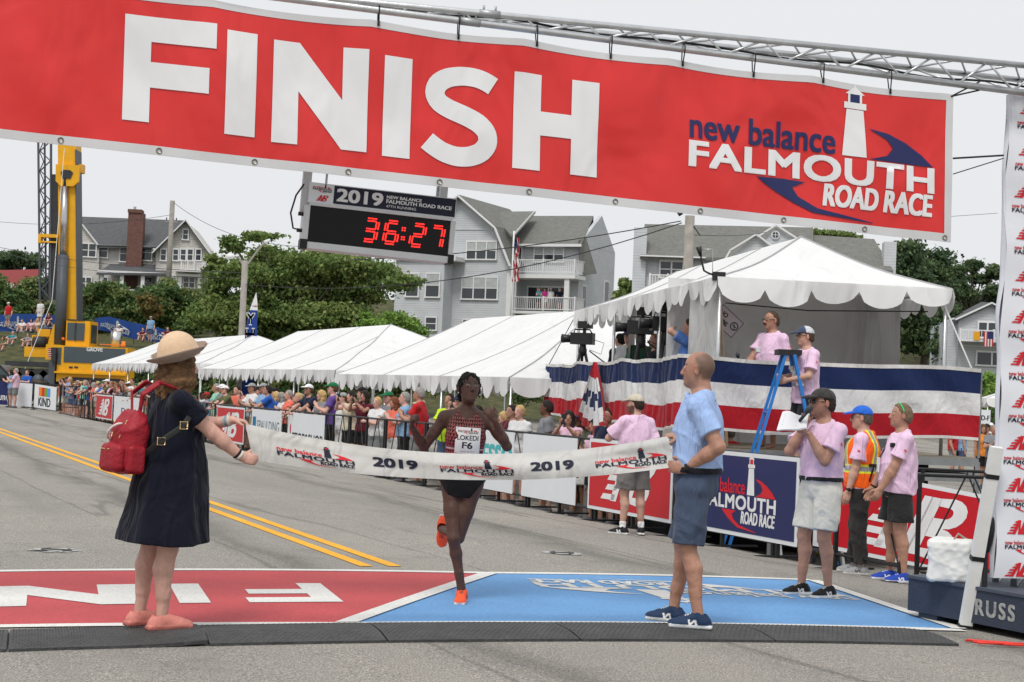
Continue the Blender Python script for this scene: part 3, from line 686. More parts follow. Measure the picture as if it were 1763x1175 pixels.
# ------------------------------------------------------------------ ground, road and painted finish
def ground_material():
    m = bpy.data.materials.new('asphalt_and_grass'); m.use_nodes = True; nt = m.node_tree; N = nt.nodes; L = nt.links; b = N['Principled BSDF']
    tc = N.new('ShaderNodeTexCoord')
    def noise(sc, det=3, rough=.6):
        n = N.new('ShaderNodeTexNoise'); n.inputs['Scale'].default_value = sc; n.inputs['Detail'].default_value = det; n.inputs['Roughness'].default_value = rough
        L.new(tc.outputs['Object'], n.inputs['Vector']); return n
    def ramp(src, stops):
        r = N.new('ShaderNodeValToRGB'); e = r.color_ramp.elements
        while len(e) < len(stops): e.new(0.5)
        for q, (p, c) in zip(e, stops): q.position = p; q.color = tuple(c) + (1,)
        L.new(src, r.inputs[0]); return r
    def mul(a, bb, f=1.0):
        x = N.new('ShaderNodeMixRGB'); x.blend_type = 'MULTIPLY'; x.inputs[0].default_value = f; L.new(a, x.inputs[1]); L.new(bb, x.inputs[2]); return x.outputs[0]
    agg = noise(95, 2, .7); a = ramp(agg.outputs[0], [(.30, (.10, .096, .088)), (.44, (.235, .226, .207)), (.56, (.325, .312, .285)), (.70, (.60, .56, .50))])
    vo = N.new('ShaderNodeTexVoronoi'); vo.inputs['Scale'].default_value = 70; L.new(tc.outputs['Object'], vo.inputs['Vector'])
    sp = ramp(vo.outputs['Color'], [(.0, (.72, .72, .74)), (.5, (1, .99, .97)), (1, (1.25, 1.2, 1.12))])
    c = mul(a.outputs[0], sp.outputs[0], .8)
    big = noise(.22, 4); c = mul(c, ramp(big.outputs[0], [(.3, (.86, .86, .87)), (.7, (1.1, 1.1, 1.09))]).outputs[0])
    # worn wheel tracks and tar lines run along the street
    mp = N.new('ShaderNodeMapping'); mp.inputs['Rotation'].default_value = (0, 0, -math.atan2(.385, .923)); L.new(tc.outputs['Object'], mp.inputs['Vector'])
    mp2 = N.new('ShaderNodeMapping'); mp2.inputs['Scale'].default_value = (1.0, .06, 1); L.new(mp.outputs[0], mp2.inputs['Vector'])
    st = N.new('ShaderNodeTexNoise'); st.inputs['Scale'].default_value = 1.1; st.inputs['Detail'].default_value = 5; L.new(mp2.outputs[0], st.inputs['Vector'])
    c = mul(c, ramp(st.outputs[0], [(.3, (.86, .86, .87)), (.5, (1, 1, 1)), (.7, (1.08, 1.07, 1.05))]).outputs[0])
    cr = N.new('ShaderNodeTexNoise'); cr.inputs['Scale'].default_value = .35; cr.inputs['Detail'].default_value = 6; L.new(mp2.outputs[0], cr.inputs['Vector'])
    c = mul(c, ramp(cr.outputs[0], [(.493, (1, 1, 1)), (.4985, (.55, .55, .55)), (.5015, (.55, .55, .55)), (.507, (1, 1, 1))]).outputs[0], .75)
    st2 = noise(.9, 7, .7); c = mul(c, ramp(st2.outputs[0], [(.56, (1, 1, 1)), (.66, (.80, .80, .81)), (.74, (.72, .72, .73))]).outputs[0], .8)
    w2 = N.new('ShaderNodeTexWave'); w2.wave_type = 'BANDS'; w2.bands_direction = 'X'; w2.inputs['Scale'].default_value = .085; w2.inputs['Distortion'].default_value = 1.3; w2.inputs['Detail'].default_value = 3; w2.inputs['Detail Scale'].default_value = 2.5; L.new(mp.outputs[0], w2.inputs['Vector'])
    c = mul(c, ramp(w2.outputs['Fac'], [(.0, (.62, .62, .63)), (.012, (.80, .80, .80)), (.05, (.93, .93, .93)), (.12, (1, 1, 1))]).outputs[0], .9)
    gr = noise(1.6, 6); g = ramp(gr.outputs[0], [(.3, (.035, .046, .016)), (.5, (.072, .076, .028)), (.72, (.13, .112, .055))]); g2 = noise(24, 3)
    gc = mul(g.outputs[0], ramp(g2.outputs[0], [(.3, (.6, .6, .6)), (.7, (1.3, 1.3, 1.3))]).outputs[0])
    at = N.new('ShaderNodeAttribute'); at.attribute_name = 'Col'
    mx = N.new('ShaderNodeMixRGB'); L.new(at.outputs['Fac'], mx.inputs[0]); L.new(c, mx.inputs[1]); L.new(gc, mx.inputs[2]); L.new(mx.outputs[0], b.inputs['Base Color'])
    b.inputs['Roughness'].default_value = .88; b.inputs['Specular IOR Level'].default_value = .25
    bp = N.new('ShaderNodeBump'); bp.inputs['Strength'].default_value = .55; bp.inputs['Distance'].default_value = .008; L.new(agg.outputs[0], bp.inputs['Height']); L.new(bp.outputs[0], b.inputs['Normal'])
    return m
def axis(spec):
    out = []
    for a, b, st in spec: out += list(np.arange(a, b, st))
    return np.array(out + [spec[-1][1]])
_xs = axis([(-900, -300, 100), (-300, -80, 20), (-80, -30, 4), (-30, -8, 1.0), (-8, 9, .5), (9, 30, 1), (30, 80, 5), (80, 300, 20), (300, 900, 100)])
_ys = axis([(-60, -10, 10), (-10, 6, 1), (6, 26, .5), (26, 60, 1), (60, 160, 2), (160, 300, 20), (300, 1500, 150)])
_X, _Y = np.meshgrid(_xs, _ys, indexing='xy'); _Z = gz(_X, _Y); _nx = len(_xs)
_V = np.stack([_X.ravel(), _Y.ravel(), _Z.ravel()], 1)
_q = (np.arange(len(_ys) - 1)[:, None] * _nx + np.arange(_nx - 1)[None]).ravel(); _Fq = np.stack([_q, _q + 1, _q + _nx + 1, _q + _nx], 1)
_s = (_V[:, 0] - _P0[0]) * _Sv[0] + (_V[:, 1] - _P0[1]) * _Sv[1]
_gm = np.clip(sst(95, 99, _V[:, 1]) + sst(70, 80, _s) + sst(-14, -18, _s), 0, 1)
ground = bpy.data.objects.new('ground', np_mesh('ground', _V, _Fq, ground_material(), np.repeat(_gm[:, None], 3, 1))); link(ground); tag(ground, kind='structure')

# painted box: frame turned 15 degrees to the street grid
PO = np.array([-0.21, 13.84]); PE1 = np.array([math.cos(rad(15.2)), math.sin(rad(15.2))]); PE2 = np.array([-PE1[1], PE1[0]])
def e12(px, py): p = GP(px, py)[:2] - PO; return np.array([p @ PE1, p @ PE2])
def eP(a, b, dz): p = PO + PE1 * a + PE2 * b; return (p[0], p[1], float(gz(*p)) + dz)
def paint_mat(name, c, wear=.5):
    m = mat(name, c, .75, .13, 1.1, .35, 95, var2=(.12, 40), detail=7); nt = m.node_tree; N = nt.nodes; L = nt.links; b = N['Principled BSDF']
    src = b.inputs['Base Color'].links[0].from_socket; tc = N.new('ShaderNodeTexCoord'); n = N.new('ShaderNodeTexNoise'); n.inputs['Scale'].default_value = 60; n.inputs['Detail'].default_value = 5; n.inputs['Roughness'].default_value = .75
    L.new(tc.outputs['Object'], n.inputs['Vector']); r = N.new('ShaderNodeValToRGB'); r.color_ramp.elements[0].position = .56 + .08 * (1 - wear); r.color_ramp.elements[1].position = .78; L.new(n.outputs[0], r.inputs[0])
    x = N.new('ShaderNodeMixRGB'); L.new(r.outputs[0], x.inputs[0]); L.new(src, x.inputs[1]); x.inputs[2].default_value = (.19, .185, .17, 1); L.new(x.outputs[0], b.inputs['Base Color']); return m
M_pr = paint_mat('road_paint_red', srgb(184, 72, 76)); M_pb = paint_mat('road_paint_blue', srgb(100, 150, 200)); M_pw = paint_mat('road_paint_white', (.68, .67, .64)); M_py = paint_mat('road_paint_yellow', srgb(232, 168, 40), .8)
def drape(c4, dz, n=24, m=10):
    c = [np.asarray(q, float) for q in c4]; mb = MB(); mb.grid(lambda u, v: eP(*((c[0] * (1 - u) + c[1] * u) * (1 - v) + (c[3] * (1 - u) + c[2] * u) * v), dz), n, m); return mb
_nr = e12(592, 1074); _fr = e12(838, 989); _br = e12(1400, 1001); _bn = e12(1652, 1085)
_n0 = e12(0, 1078); _f0 = e12(0, 986)
_dl = np.array([-2.2, 0]); _slope = (_nr - _n0) / (_nr[0] - _n0[0]); _slf = (_fr - _f0) / (_fr[0] - _f0[0])
_nL = _n0 - _slope * 2.2; _fL = _f0 - _slf * 2.2
drape([_nL, _nr, _fr, _fL], .004).build('painted_finish_red', M_pr, kind='structure')
drape([_nr, _bn, _br, _fr], .004).build('painted_finish_blue', M_pb, kind='structure')
_w = np.array([0, .11])
drape([_nL - _w, _nr - _w, _nr + _w * .1, _nL + _w * .1], .008, 24, 1).build('painted_edge_line', M_pw, kind='structure')
drape([_nr - _w, _bn - _w, _bn + _w * .1, _nr + _w * .1], .008, 24, 1).build('painted_edge_line', M_pw, kind='structure')
drape([_fL - _w * .1, _fr - _w * .1, _fr + _w, _fL + _w], .008, 24, 1).build('painted_edge_line', M_pw, kind='structure')
drape([_fr - _w * .1, _br - _w * .1, _br + _w, _fr + _w], .008, 24, 1).build('painted_edge_line', M_pw, kind='structure')
drape([_nr + np.array([-.06, 0]), _nr + np.array([.09, 0]), _fr + np.array([.09, 0]), _fr + np.array([-.06, 0])], .012, 1, 12).build('painted_diagonal_line', M_pw, kind='structure')
drape([_bn + np.array([-.06, 0]), _bn + np.array([.06, 0]), _br + np.array([.06, 0]), _br + np.array([-.06, 0])], .012, 1, 12).build('painted_side_line', M_pw, kind='structure')
# FINISH read from the runners' side: turned half round
LET = {'F': [[(0, 0), (.29, 0), (.29, 1), (0, 1)], [(.29, .76), (1, .76), (1, 1), (.29, 1)], [(.29, .33), (.93, .33), (.93, .57), (.29, .57)]],
       'I': [[(0, 0), (1, 0), (1, 1), (0, 1)]],
       'N': [[(0, 0), (.27, 0), (.27, 1), (0, 1)], [(.73, 0), (1, 0), (1, 1), (.73, 1)], [(.27, 1), (.27, .55), (.71, 0), (.73, 0), (.73, .45), (.24, 1)]],
       'H': [[(0, 0), (.32, 0), (.32, 1), (0, 1)], [(.68, 0), (1, 0), (1, 1), (.68, 1)], [(.32, .37), (.68, .37), (.68, .62), (.32, .62)]]}
LET['N'][2] = [(.27, 1.0), (.27, .52), (.73, 0.0), (.73, .48)]
def add_S(pr, u0, u1, w0, w1, m):
    cl = [(.90, .83), (.76, .90), (.58, .925), (.40, .91), (.25, .86), (.165, .765), (.175, .66), (.27, .585), (.45, .535), (.63, .485), (.78, .415), (.845, .31), (.81, .20), (.70, .125), (.53, .085), (.36, .095), (.20, .15), (.07, .235)]
    q = np.array([(cl[0][0] * 1, cl[0][1])] + cl[1:]) * np.array([u1 - u0, w1 - w0]); th = .098 * (w1 - w0)
    # resample smooth
    t = np.linspace(0, len(q) - 1, 60); qs = np.stack([np.interp(t, range(len(q)), q[:, k]) for k in (0, 1)], 1); ker = np.ones(5) / 5
    qs = np.stack([np.convolve(np.pad(qs[:, k], 2, 'edge'), ker, 'valid') for k in (0, 1)], 1)
    d = np.gradient(qs, axis=0); d /= np.linalg.norm(d, axis=1)[:, None]; nrm = np.stack([-d[:, 1], d[:, 0]], 1)
    o = np.array([u0, w0]); pr.strip([tuple(o + a) for a in qs + nrm * th], [tuple(o + a) for a in qs - nrm * th], m)
def add_finish(pr, u0, W, w0, w1, m, upto=6):
    sp = [('F', 0, .197), ('I', .223, .293), ('N', .333, .518), ('I', .556, .618), ('S', .632, .805), ('H', .833, 1.0)][:upto]
    for ch, a, b in sp:
        if ch == 'S': add_S(pr, u0 + a * W, u0 + b * W, w0, w1, m); continue
        for poly in LET[ch]: pr.poly([(u0 + (a + (b - a) * x) * W, w0 + (w1 - w0) * y) for x, y in poly], m)
_pr = Print(); _fa = e12(590, 1036); _fb = e12(430, 1036)
for ch, a, b in (('F', 0, .65), ('I', .91, 1.12), ('N', 1.36, 2.40), ('I', 2.66, 2.87)):
    for poly in LET[ch]: _pr.poly([(a + (b - a) * x, 1.06 * y) for x, y in poly], M_pw)
_fc = e12(585, 1033)
_pr.build('painted_finish_word', None, lambda u, w, l: eP(_fc[0] - u, (_fc[1] + 0.90) - w, .008)).__setitem__('kind', 'structure')
_pr = Print(); add_logo(_pr, 0, 0, 2.6, M_pw, M_pw, M_pw, M_pw, M_pb)
_lc = e12(1500, 1040)
_pr.build('painted_race_logo', None, lambda u, w, l: eP(_lc[0] - u, _lc[1] + .95 - w * 1.15, .008)).__setitem__('kind', 'structure')
# double yellow line down the middle
for off in (-.10, .10):
    mb = MB(); a0 = np.array(GP(672 if off > 0 else 640, 975)[:2]); far = GP(0, 742)[:2] + _Sv * (off + .1) * .5
    dr = unit(np.r_[GP(0, 742)[:2] - GP(655, 976)[:2], 0])[:2]; nn = np.array([dr[1], -dr[0]])
    base = GP(656, 976)[:2] + nn * off * 1.25
    mb.grid(lambda u, v: (lambda p: (p[0], p[1], float(gz(*p)) + .005))(base + dr * 75 * u + nn * (v - .5) * .115), 60, 1); mb.build('yellow_center_line', M_py, kind='structure')
# sprayed survey marks
def mark(px, py, w, d, seed):
    c = GP(px, py); r = random.Random(seed); mb = MB()
    for k in range(22):
        a = r.random() * 6.28; x, y = r.uniform(-1, 1) * w, r.uniform(-1, 1) * d; s_ = r.uniform(.02, .06)
        mb.add([(c[0] + x + s_ * 2 * math.cos(q), c[1] + y + s_ * math.sin(q), float(gz(c[0], c[1])) + .005 + k * .0002) for q in np.linspace(0, 5.2, 6)], [tuple(range(6))])
    mb.build('paint_overspray', mat('sprayed_paint', (.42, .42, .41), .85, .2, 30), kind='structure')
    mb = MB(); Z = float(gz(c[0], c[1])) + .011; mb.tube([(c[0] - w * .8, c[1], Z), (c[0] + w * .8, c[1], Z)], .012, 4); mb.tube([(c[0] - w * .5, c[1] + d * .6, Z), (c[0] - w * .8, c[1], Z), (c[0] - w * .5, c[1] - d * .6, Z)], .010, 4)
    mb.tube([(c[0] + w * .5, c[1] + d * .6, Z), (c[0] + w * .8, c[1], Z), (c[0] + w * .5, c[1] - d * .6, Z)], .010, 4); mb.build('survey_mark', mat('grey_mark', (.10, .10, .10), .9), kind='structure')
mark(97, 949, .16, .16, 1); mark(967, 954, .14, .14, 2)

# ------------------------------------------------------------------ rubber cable ramps under the tape
M_rub = mat('rubber', (.050, .050, .051), .65, .25, 6, .5, 45, spec=.4, var2=(.2, 30))
_ml = np.array(GP(0, 1106)[:2]); _mr = np.array(GP(1600, 1099)[:2]); _md = unit(np.r_[_mr - _ml, 0])[:2]; _mn = np.array([-_md[1], _md[0]])
_cuts = [-9, 15, 350, 655, 985, 1310, 1600]; _cp = []
for c in _cuts:
    r = GP(c, 1098)[:2]; _cp.append((r - _ml) @ _md)
_cp[0] -= .9
def ramp_piece(a, b, curl, label):
    mb = MB(); hw = .36; n = 14; ln = b - a; prof = [(-hw, .001), (-hw + .22, .022), (-.05, .024), (.05, .024), (hw - .22, .022), (hw, .001)]
    pts = []
    for i in range(n + 1):
        u = a + ln * i / n
        for o, h in prof:
            p = _ml + _md * u + _mn * (o + .0); lift = curl * max(0, (i / n - .55)) ** 2 * (1 if o < 0 else .3); pts.append((p[0], p[1], float(gz(*p)) + .016 + h + lift))
    k = len(prof); fs = [(i * k + j, i * k + j + 1, (i + 1) * k + j + 1, (i + 1) * k + j)[::-1] for i in range(n) for j in range(k - 1)]
    b0 = len(pts); pts += [(p[0], p[1], p[2] - .02) for p in pts]; fs += [(f[3] + b0, f[2] + b0, f[1] + b0, f[0] + b0) for f in fs[:]]
    for i in range(n):
        fs.append((i * k, (i + 1) * k, b0 + (i + 1) * k, b0 + i * k)); fs.append((i * k + k - 1, b0 + i * k + k - 1, b0 + (i + 1) * k + k - 1, (i + 1) * k + k - 1))
    for j in range(k - 1):
        fs.append((j, b0 + j, b0 + j + 1, j + 1)); fs.append((n * k + j, n * k + j + 1, b0 + n * k + j + 1, b0 + n * k + j))
    mb.add(pts, fs); root = empty('cable_ramp', (0, 0, 0), 0, label, 'cable ramp', 'rubber ramps laid end to end'); o = mb.build('ramp_body', M_rub, root)
    # studs pressed into the top: fine relief, one part
    sb = MB()
    for iu in range(int(ln / .034)):
        for o_, sl in [(q, 0) for q in np.arange(-.32, .33, .034)]:
            u = a + .02 + iu * .034 + (.017 if int(round(o_ / .034)) % 2 else 0)
            if u > b - .015: continue
            p = _ml + _md * u + _mn * o_; hh = np.interp(o_, [q[0] for q in prof], [q[1] for q in prof]); fr = (u - a) / ln
            z = float(gz(*p)) + .016 + hh + curl * max(0, (fr - .55)) ** 2 * (1 if o_ < 0 else .3); s_ = .008
            q = [p - _md * s_, p - _mn * s_, p + _md * s_, p + _mn * s_]; sb.add([(x[0], x[1], z - .001) for x in q] + [(p[0], p[1], z + .005)], [(0, 1, 4), (1, 2, 4), (2, 3, 4), (3, 0, 4)])
    sb.build('studs', M_rub, root, kind='stuff')
_rl = ['black rubber cable ramp running out past the woman toward the road side', 'black rubber cable ramp lifting at its end under the pink loafers', 'black rubber cable ramp in front of the painted red and blue diagonal',
       'flat black rubber cable ramp below the runner\'s orange shoe', 'black rubber cable ramp beside the navy running shoes, toward the runner', 'last black rubber cable ramp, its end by the red cables']
for i in range(6): ramp_piece(_cp[i] + .006, _cp[i + 1] - .006, .10 if i == 1 else 0.0, _rl[i])

# ------------------------------------------------------------------ truss over the finish, its banner, clock and leg
TR = P(1763, 140, 11.9); TL = P(0, -90, 10.35)           # on the front lower tube line
def bq(px, py):                                            # a point on the upright banner plane
    a = TL[:2]; d = unit(np.r_[TR[:2] - TL[:2], 0])[:2]; n = np.array([-d[1], d[0]]); r = ray(px, py); t = (a @ n) / (r[:2] @ n); return np.array([0, 0, CAMH]) + r * t
BD = unit(np.r_[TR[:2] - TL[:2], 0]); BN = np.array([BD[1], -BD[0], 0])       # along the truss; towards the camera
c_tl, c_tr, c_bl, c_br = bq(370, 0), bq(1641, 163), bq(0, 238), bq(1636, 418)
_tdir = (c_tr - c_tl) / ((c_tr - c_tl) @ BD); _bdir = (c_br - c_bl) / ((c_br - c_bl) @ BD)
B_L = 9.6                                                  # banner length; its left end is beyond the picture
def ban(u, w):                                             # u metres from the right edge leftwards (0..B_L), w 0 bottom .. 1 top
    return c_br * (1 - w) + c_tr * w - (_bdir * (1 - w) + _tdir * w) * u
def ban_rel(u, w):
    h = .010 * math.sin(u * 2.3 + .8 * math.sin(w * 3)) * (.3 + w) + .006 * math.sin(u * 7.1 + 5 * w + 1.2 * math.sin(u * 1.7))
    h += .005 * math.sin(u * 13 - 9 * w) * math.exp(-((w - .25) / .35) ** 2) + .006 * math.sin(u * 4.4 - 6.5 * w + 2)
    for k in range(1, 10):
        d = abs(u - k * 1.02 - .05); h += .012 * math.exp(-(d / .09) ** 2) * max(0, w - .35)
    return h
def ban3(u, w, off=0.0):
    sag = -.022 * abs(math.sin(math.pi * (u - .05) / 1.02)) * w ** 3
    return ban(u, w) + BN * (ban_rel(u, w) + off) + np.array([0, 0, sag])
banner = empty('finish_banner', ban(4.8, 0), 0, 'long red vinyl banner lettered FINISH hanging from the overhead truss', 'banner')
def bl(p): return np.asarray(p) - np.array(banner.location)
mb = MB(); mb.grid(lambda a, b: bl(ban3(B_L * (1 - a) - .0, b)), 320, 30); mb.build('banner_sheet', M_vinyl_red, banner, True)
mb = MB(); mb.grid(lambda a, b: bl(ban3(B_L * (1 - a), b, -.004)), 200, 16); mb.build('banner_back', mat('vinyl_back', (.72, .72, .72), .5), banner, True)
M_hem = mat('banner_hem', (.62, .62, .63), .5, .06, 4)
mb = MB()
mb.grid(lambda a, b: bl(ban3(B_L * (1 - a), b * .055, .003)), 200, 2); mb.grid(lambda a, b: bl(ban3(B_L * (1 - a), .955 + b * .045, .003)), 200, 2)
mb.grid(lambda a, b: bl(ban3(.055 * (1 - a), .055 + b * .90, .003)), 2, 26); mb.build('banner_hem', M_hem, banner, True)
# lettering, placed in metres along the banner
def buw(px, py):
    q = bq(px, py); w = .5
    for _ in range(12):
        a = ban(0, w); d = _bdir * (1 - w) + _tdir * w; u = -((q - a) @ BD) / (d @ BD); z0, z1 = ban(u, 0)[2], ban(u, 1)[2]; w = (q[2] - z0) / (z1 - z0)
    return u, w
def bprint(pr, name, sub=.07): return sub_print(pr, name, banner, lambda x, z, o: bl(ban3(-x, z, o)), sub, sub, lambda l: .006 + .002 * l)
_cs = [('F', (216, 20), (374, 42), (210, 206), (265, 213)), ('I', (393, 50), (445, 57), (385, 230), (437, 237)), ('N', (474, 63), (637, 88), (465, 243), (629, 264)), ('I', (664, 95), (712, 101), (656, 268), (703, 274)),
       ('S', (728, 103), (865, 140), (718, 272), (862, 292)), ('H', (886, 124), (1031, 141), (880, 291), (1027, 305))]
for ch, a, b, c, d in _cs:
    pr = Print(); ua, wa = buw(*a); ub, wb = buw(*b); uc, wc = buw(*c); ud, wd = buw(*d)
    u0, u1 = (ua + uc) / 2, ub if ch == 'F' else (ub + ud) / 2; w1 = (wa + wb) / 2; w0 = (wc + wd) / 2
    if ch == 'S': w1 += .02; w0 -= .015; add_S(pr, -u0, -u1, w0, w1, M_print_white)
    else:
        for poly in LET[ch]: pr.poly([(-(u0 + (u1 - u0) * x), w0 + (w1 - w0) * y) for x, y in poly], M_print_white)
    if ch == 'S':   # keep the stroke even: metres are not banner fractions
        pr = Print(); add_S(pr, 0, (u0 - u1), 0, (w1 - w0) * 1.03, M_print_white); pr.items = [(np.array([(-u0 + p[0], w0 + p[1] / 1.03) for p in q]), f, m, l) for q, f, m, l in pr.items]
    bprint(pr, 'letter')
_u0, _w0 = buw(1187, 300); _u1, _w1 = buw(1605, 338); _LW = _u0 - _u1; _hb = float(ban(1, 1)[2] - ban(1, 0)[2])
pr = Print(); add_logo(pr, 0, 0, _LW, M_print_navy, M_print_white, M_print_navy, M_print_white, M_print_navy)
_ub, _wb = buw(1600, 374)
pr.items = [(np.array([(-_u0 + p[0], _wb + p[1] * 1.06 / _hb) for p in q]), f, m, l) for q, f, m, l in pr.items]; bprint(pr, 'race_logo')
# grommets
_gr = MB(); _gr.lathe([(.010, 0), (.017, .003), (.020, 0)], 10); _gme = _gr.mesh('grommet', mat('brass_ring', (.25, .24, .2), .35, metal=.8)); _gh = MB(); _gh.lathe([(.0, 0.001), (.010, .001)], 8); 
_rotg = Matrix((BD, np.cross(BN, BD), BN)).transposed().to_4x4()
for k in range(16):
    u = .05 + k * .60
    if u < B_L: inst(_gme, 'grommet', banner, M=Matrix.Translation(Vector(bl(ban3(u, .027, .006)))) @ _rotg)
M_rope = mat('black_cord', (.015, .015, .016), .7)
# truss: triangular lattice girder of aluminium tubes
truss = empty('overhead_truss', (TR + TL) / 2, 0, 'aluminium lattice truss spanning the road above the red banner', 'truss')
def tl(p): return np.asarray(p) - np.array(truss.location)
def px2(px, py, off):                                     # point on the banner plane moved along its normal
    return bq(px, py) - BN * off
lowA, lowB = bq(510, 0), bq(1763, 160); upA, upB = bq(585, 0), bq(1763, 113)
def ext(a, b, u0, u1):
    d = (b - a) / np.linalg.norm(b - a); return a + d * u0, b + d * u1
lowL, lowR = ext(lowA, lowB, -3.6, .35); upL, upR = ext(upA, upB, -3.6, .35)
bkL, bkR = lowL * .5 + upL * .5 - BN * .30 + np.array([0, 0, .06]), lowR * .5 + upR * .5 - BN * .30 + np.array([0, 0, .06])
for a, b, r in ((lowL, lowR, .024), (upL, upR, .022), (bkL, bkR, .021)):
    mb = MB(); mb.tube([tl(a), tl(b)], r, 12); mb.build('chord_tube', M_alu, truss, True)
nB = 42
for i in range(nB):
    for (a0, a1, b0, b1) in ((lowL, lowR, upL, upR), (upL, upR, bkL, bkR), (lowL, lowR, bkL, bkR)):
        t0, t1 = i / nB, (i + 1) / nB
        q0 = a0 + (a1 - a0) * (t0 if i % 2 == 0 else t1); q1 = b0 + (b1 - b0) * (t1 if i % 2 == 0 else t0)
        mb = MB(); mb.tube([tl(q0), tl(q1)], .008, 6); mb.build('brace', M_alu, truss, True)
for t in (.29, .52, .97):                                  # joint collars with bolts
    for a, b in ((upL, upR), (lowL, lowR)):
        c = a + (b - a) * t; d = (b - a) / np.linalg.norm(b - a); mb = MB(); mb.tube([tl(c - d * .07), tl(c + d * .07)], .028, 10); mb.tube([tl(c - d * .04 + [0, 0, .02]), tl(c - d * .04 + [0, 0, .055])], .008, 6); mb.tube([tl(c + d * .04 + [0, 0, .02]), tl(c + d * .04 + [0, 0, .055])], .008, 6); mb.build('joint_collar', M_steel, truss, True)
mb = MB(); N_ = 60                                           # power cable lying along the lower tube
mb.tube([tl(lowL + (lowR - lowL) * t / N_ - BN * (.03 + .02 * math.sin(t * 1.1)) + np.array([0, 0, .045 + .012 * math.sin(t * .8)])) for t in range(N_ + 1)], .008, 6); mb.build('power_cable', M_rope, truss, True)
for k, px in enumerate((651, 789, 923, 1051, 1176, 1297, 1415, 1531)):   # bungee ties
    u, w = buw(px, 40 + (px - 651) * .128); p = ban3(u, .985, .004); t_ = ((p - lowL) @ BD) / ((lowR - lowL) @ BD); q = lowL + (lowR - lowL) * t_
    mb = MB(); r = .034; top = [q + BN * r * math.cos(a) + np.array([0, 0, r * math.sin(a)]) for a in np.linspace(-.3, 3.5, 9)]
    mb.tube([bl(p + BD * .004)] + [bl(x) for x in top] + [bl(p - BD * .004 - BN * .006)], .0045, 5); mb.tube([bl(p + BN * .008 + [0, 0, .015]), bl(p + BN * .008 - [0, 0, .02])], .008, 6); mb.build('bungee_tie', M_rope, banner, True)
p = ban3(.02, .985, .004); q = lowL + (lowR - lowL) * ((p - lowL) @ BD / ((lowR - lowL) @ BD)) + BD * .22
mb = MB(); mb.tube([bl(p), bl(q + [0, 0, .03])], .006, 5); mb.tube([bl(p), bl(q + [0, 0, -.03])], .006, 5); mb.build('corner_tie', M_rope, banner)
# guy ropes from the right edge to the leg
tower_base = P(1712, 1015, 11.9)
for (a, b, r) in (((1641, 273), (1735, 266), .007), ((1641, 300), (1735, 271), .004), ((1637, 373), (1725, 366), .0015)):
    mb = MB(); mb.tube([bl(bq(*a)), bl(bq(*b) - BN * .06)], r, 5); mb.build('guy_rope', M_rope, banner)

# leg under the right end: square lattice column inside a printed cloth sleeve
leg_c = bq(1722, 900)[:2] + BD[:2] * .37 - BN[:2] * .22 - BN[:2] * .12
_plat_top = float(gz(leg_c[0], leg_c[1])) + .30
leg = truss; _lo = Vector((leg_c[0], leg_c[1], _plat_top)) - truss.location
_lt = float(upR[2]) - _plat_top - .1; _hw = .13
_lm = Matrix((BD, -BN, (0, 0, 1))).transposed()
for a in (-1, 1):
    for b in (-1, 1):
        mb = MB(); mb.tube([_lo + _lm @ Vector((a * _hw, b * _hw, 0)), _lo + _lm @ Vector((a * _hw, b * _hw, _lt))], .025, 10); mb.build('leg_tube', M_alu, leg, True)
for k in range(12):
    for a, b in (((-1, -1), (1, -1)), ((-1, 1), (1, 1)), ((-1, -1), (-1, 1)), ((1, -1), (1, 1))):
        z0, z1 = _lt * k / 12, _lt * (k + 1) / 12
        if k % 2: z0, z1 = z1, z0
        mb = MB(); mb.tube([_lo + _lm @ Vector((a[0] * _hw, a[1] * _hw, z0)), _lo + _lm @ Vector((b[0] * _hw, b[1] * _hw, z1))], .008, 6); mb.build('leg_brace', M_alu, leg)
M_sleeve = mat('sleeve_cloth', (.74, .75, .80), .7, .05, 3, .2, 5)
_sc = leg_c + BN[:2] * .22
sl = empty('printed_drape', (_sc[0], _sc[1], _plat_top), 0, 'tall white cloth printed with red marks and race logos hanging before the truss leg', 'banner')
_top = float(bq(1745, 158)[2]) - _plat_top; _bot = .10; _sw = .36; _sdp = .035
def slv(u, z, off=0):     # u around the square, metres; starts at the left edge of the front face
    per = [(_sw * 2, 'f'), (_sdp * 2, 'r'), (_sw * 2, 'b'), (_sdp * 2, 'l')]; rip = .012 * math.sin(u * 9 + z * 5) * math.sin(z * 2.1) + .006 * math.sin(z * 11 + u * 4)
    lx = .012 * math.sin(z * 6.3) * 1.0
    u = u % (4 * (_sw + _sdp))
    if u <= 2 * _sw: x, y, n = -_sw + u + lx, -_sdp, (0, -1)
    elif u <= 2 * _sw + 2 * _sdp: x, y, n = _sw, -_sdp + (u - 2 * _sw), (1, 0)
    elif u <= 4 * _sw + 2 * _sdp: x, y, n = _sw - (u - 2 * _sw - 2 * _sdp), _sdp, (0, 1)
    else: x, y, n = -_sw + lx, _sdp - (u - 4 * _sw - 2 * _sdp), (-1, 0)
    return _lm @ Vector((x + n[0] * (rip + off), y + n[1] * (rip + off), _bot + z))
_H = _top - _bot
mb = MB(); mb.grid(lambda a, b: slv(a * 4 * (_sw + _sdp) * .9999, b * _H), 80, 110); mb.build('sleeve_cloth', M_sleeve, sl, True)
_nrow = 23
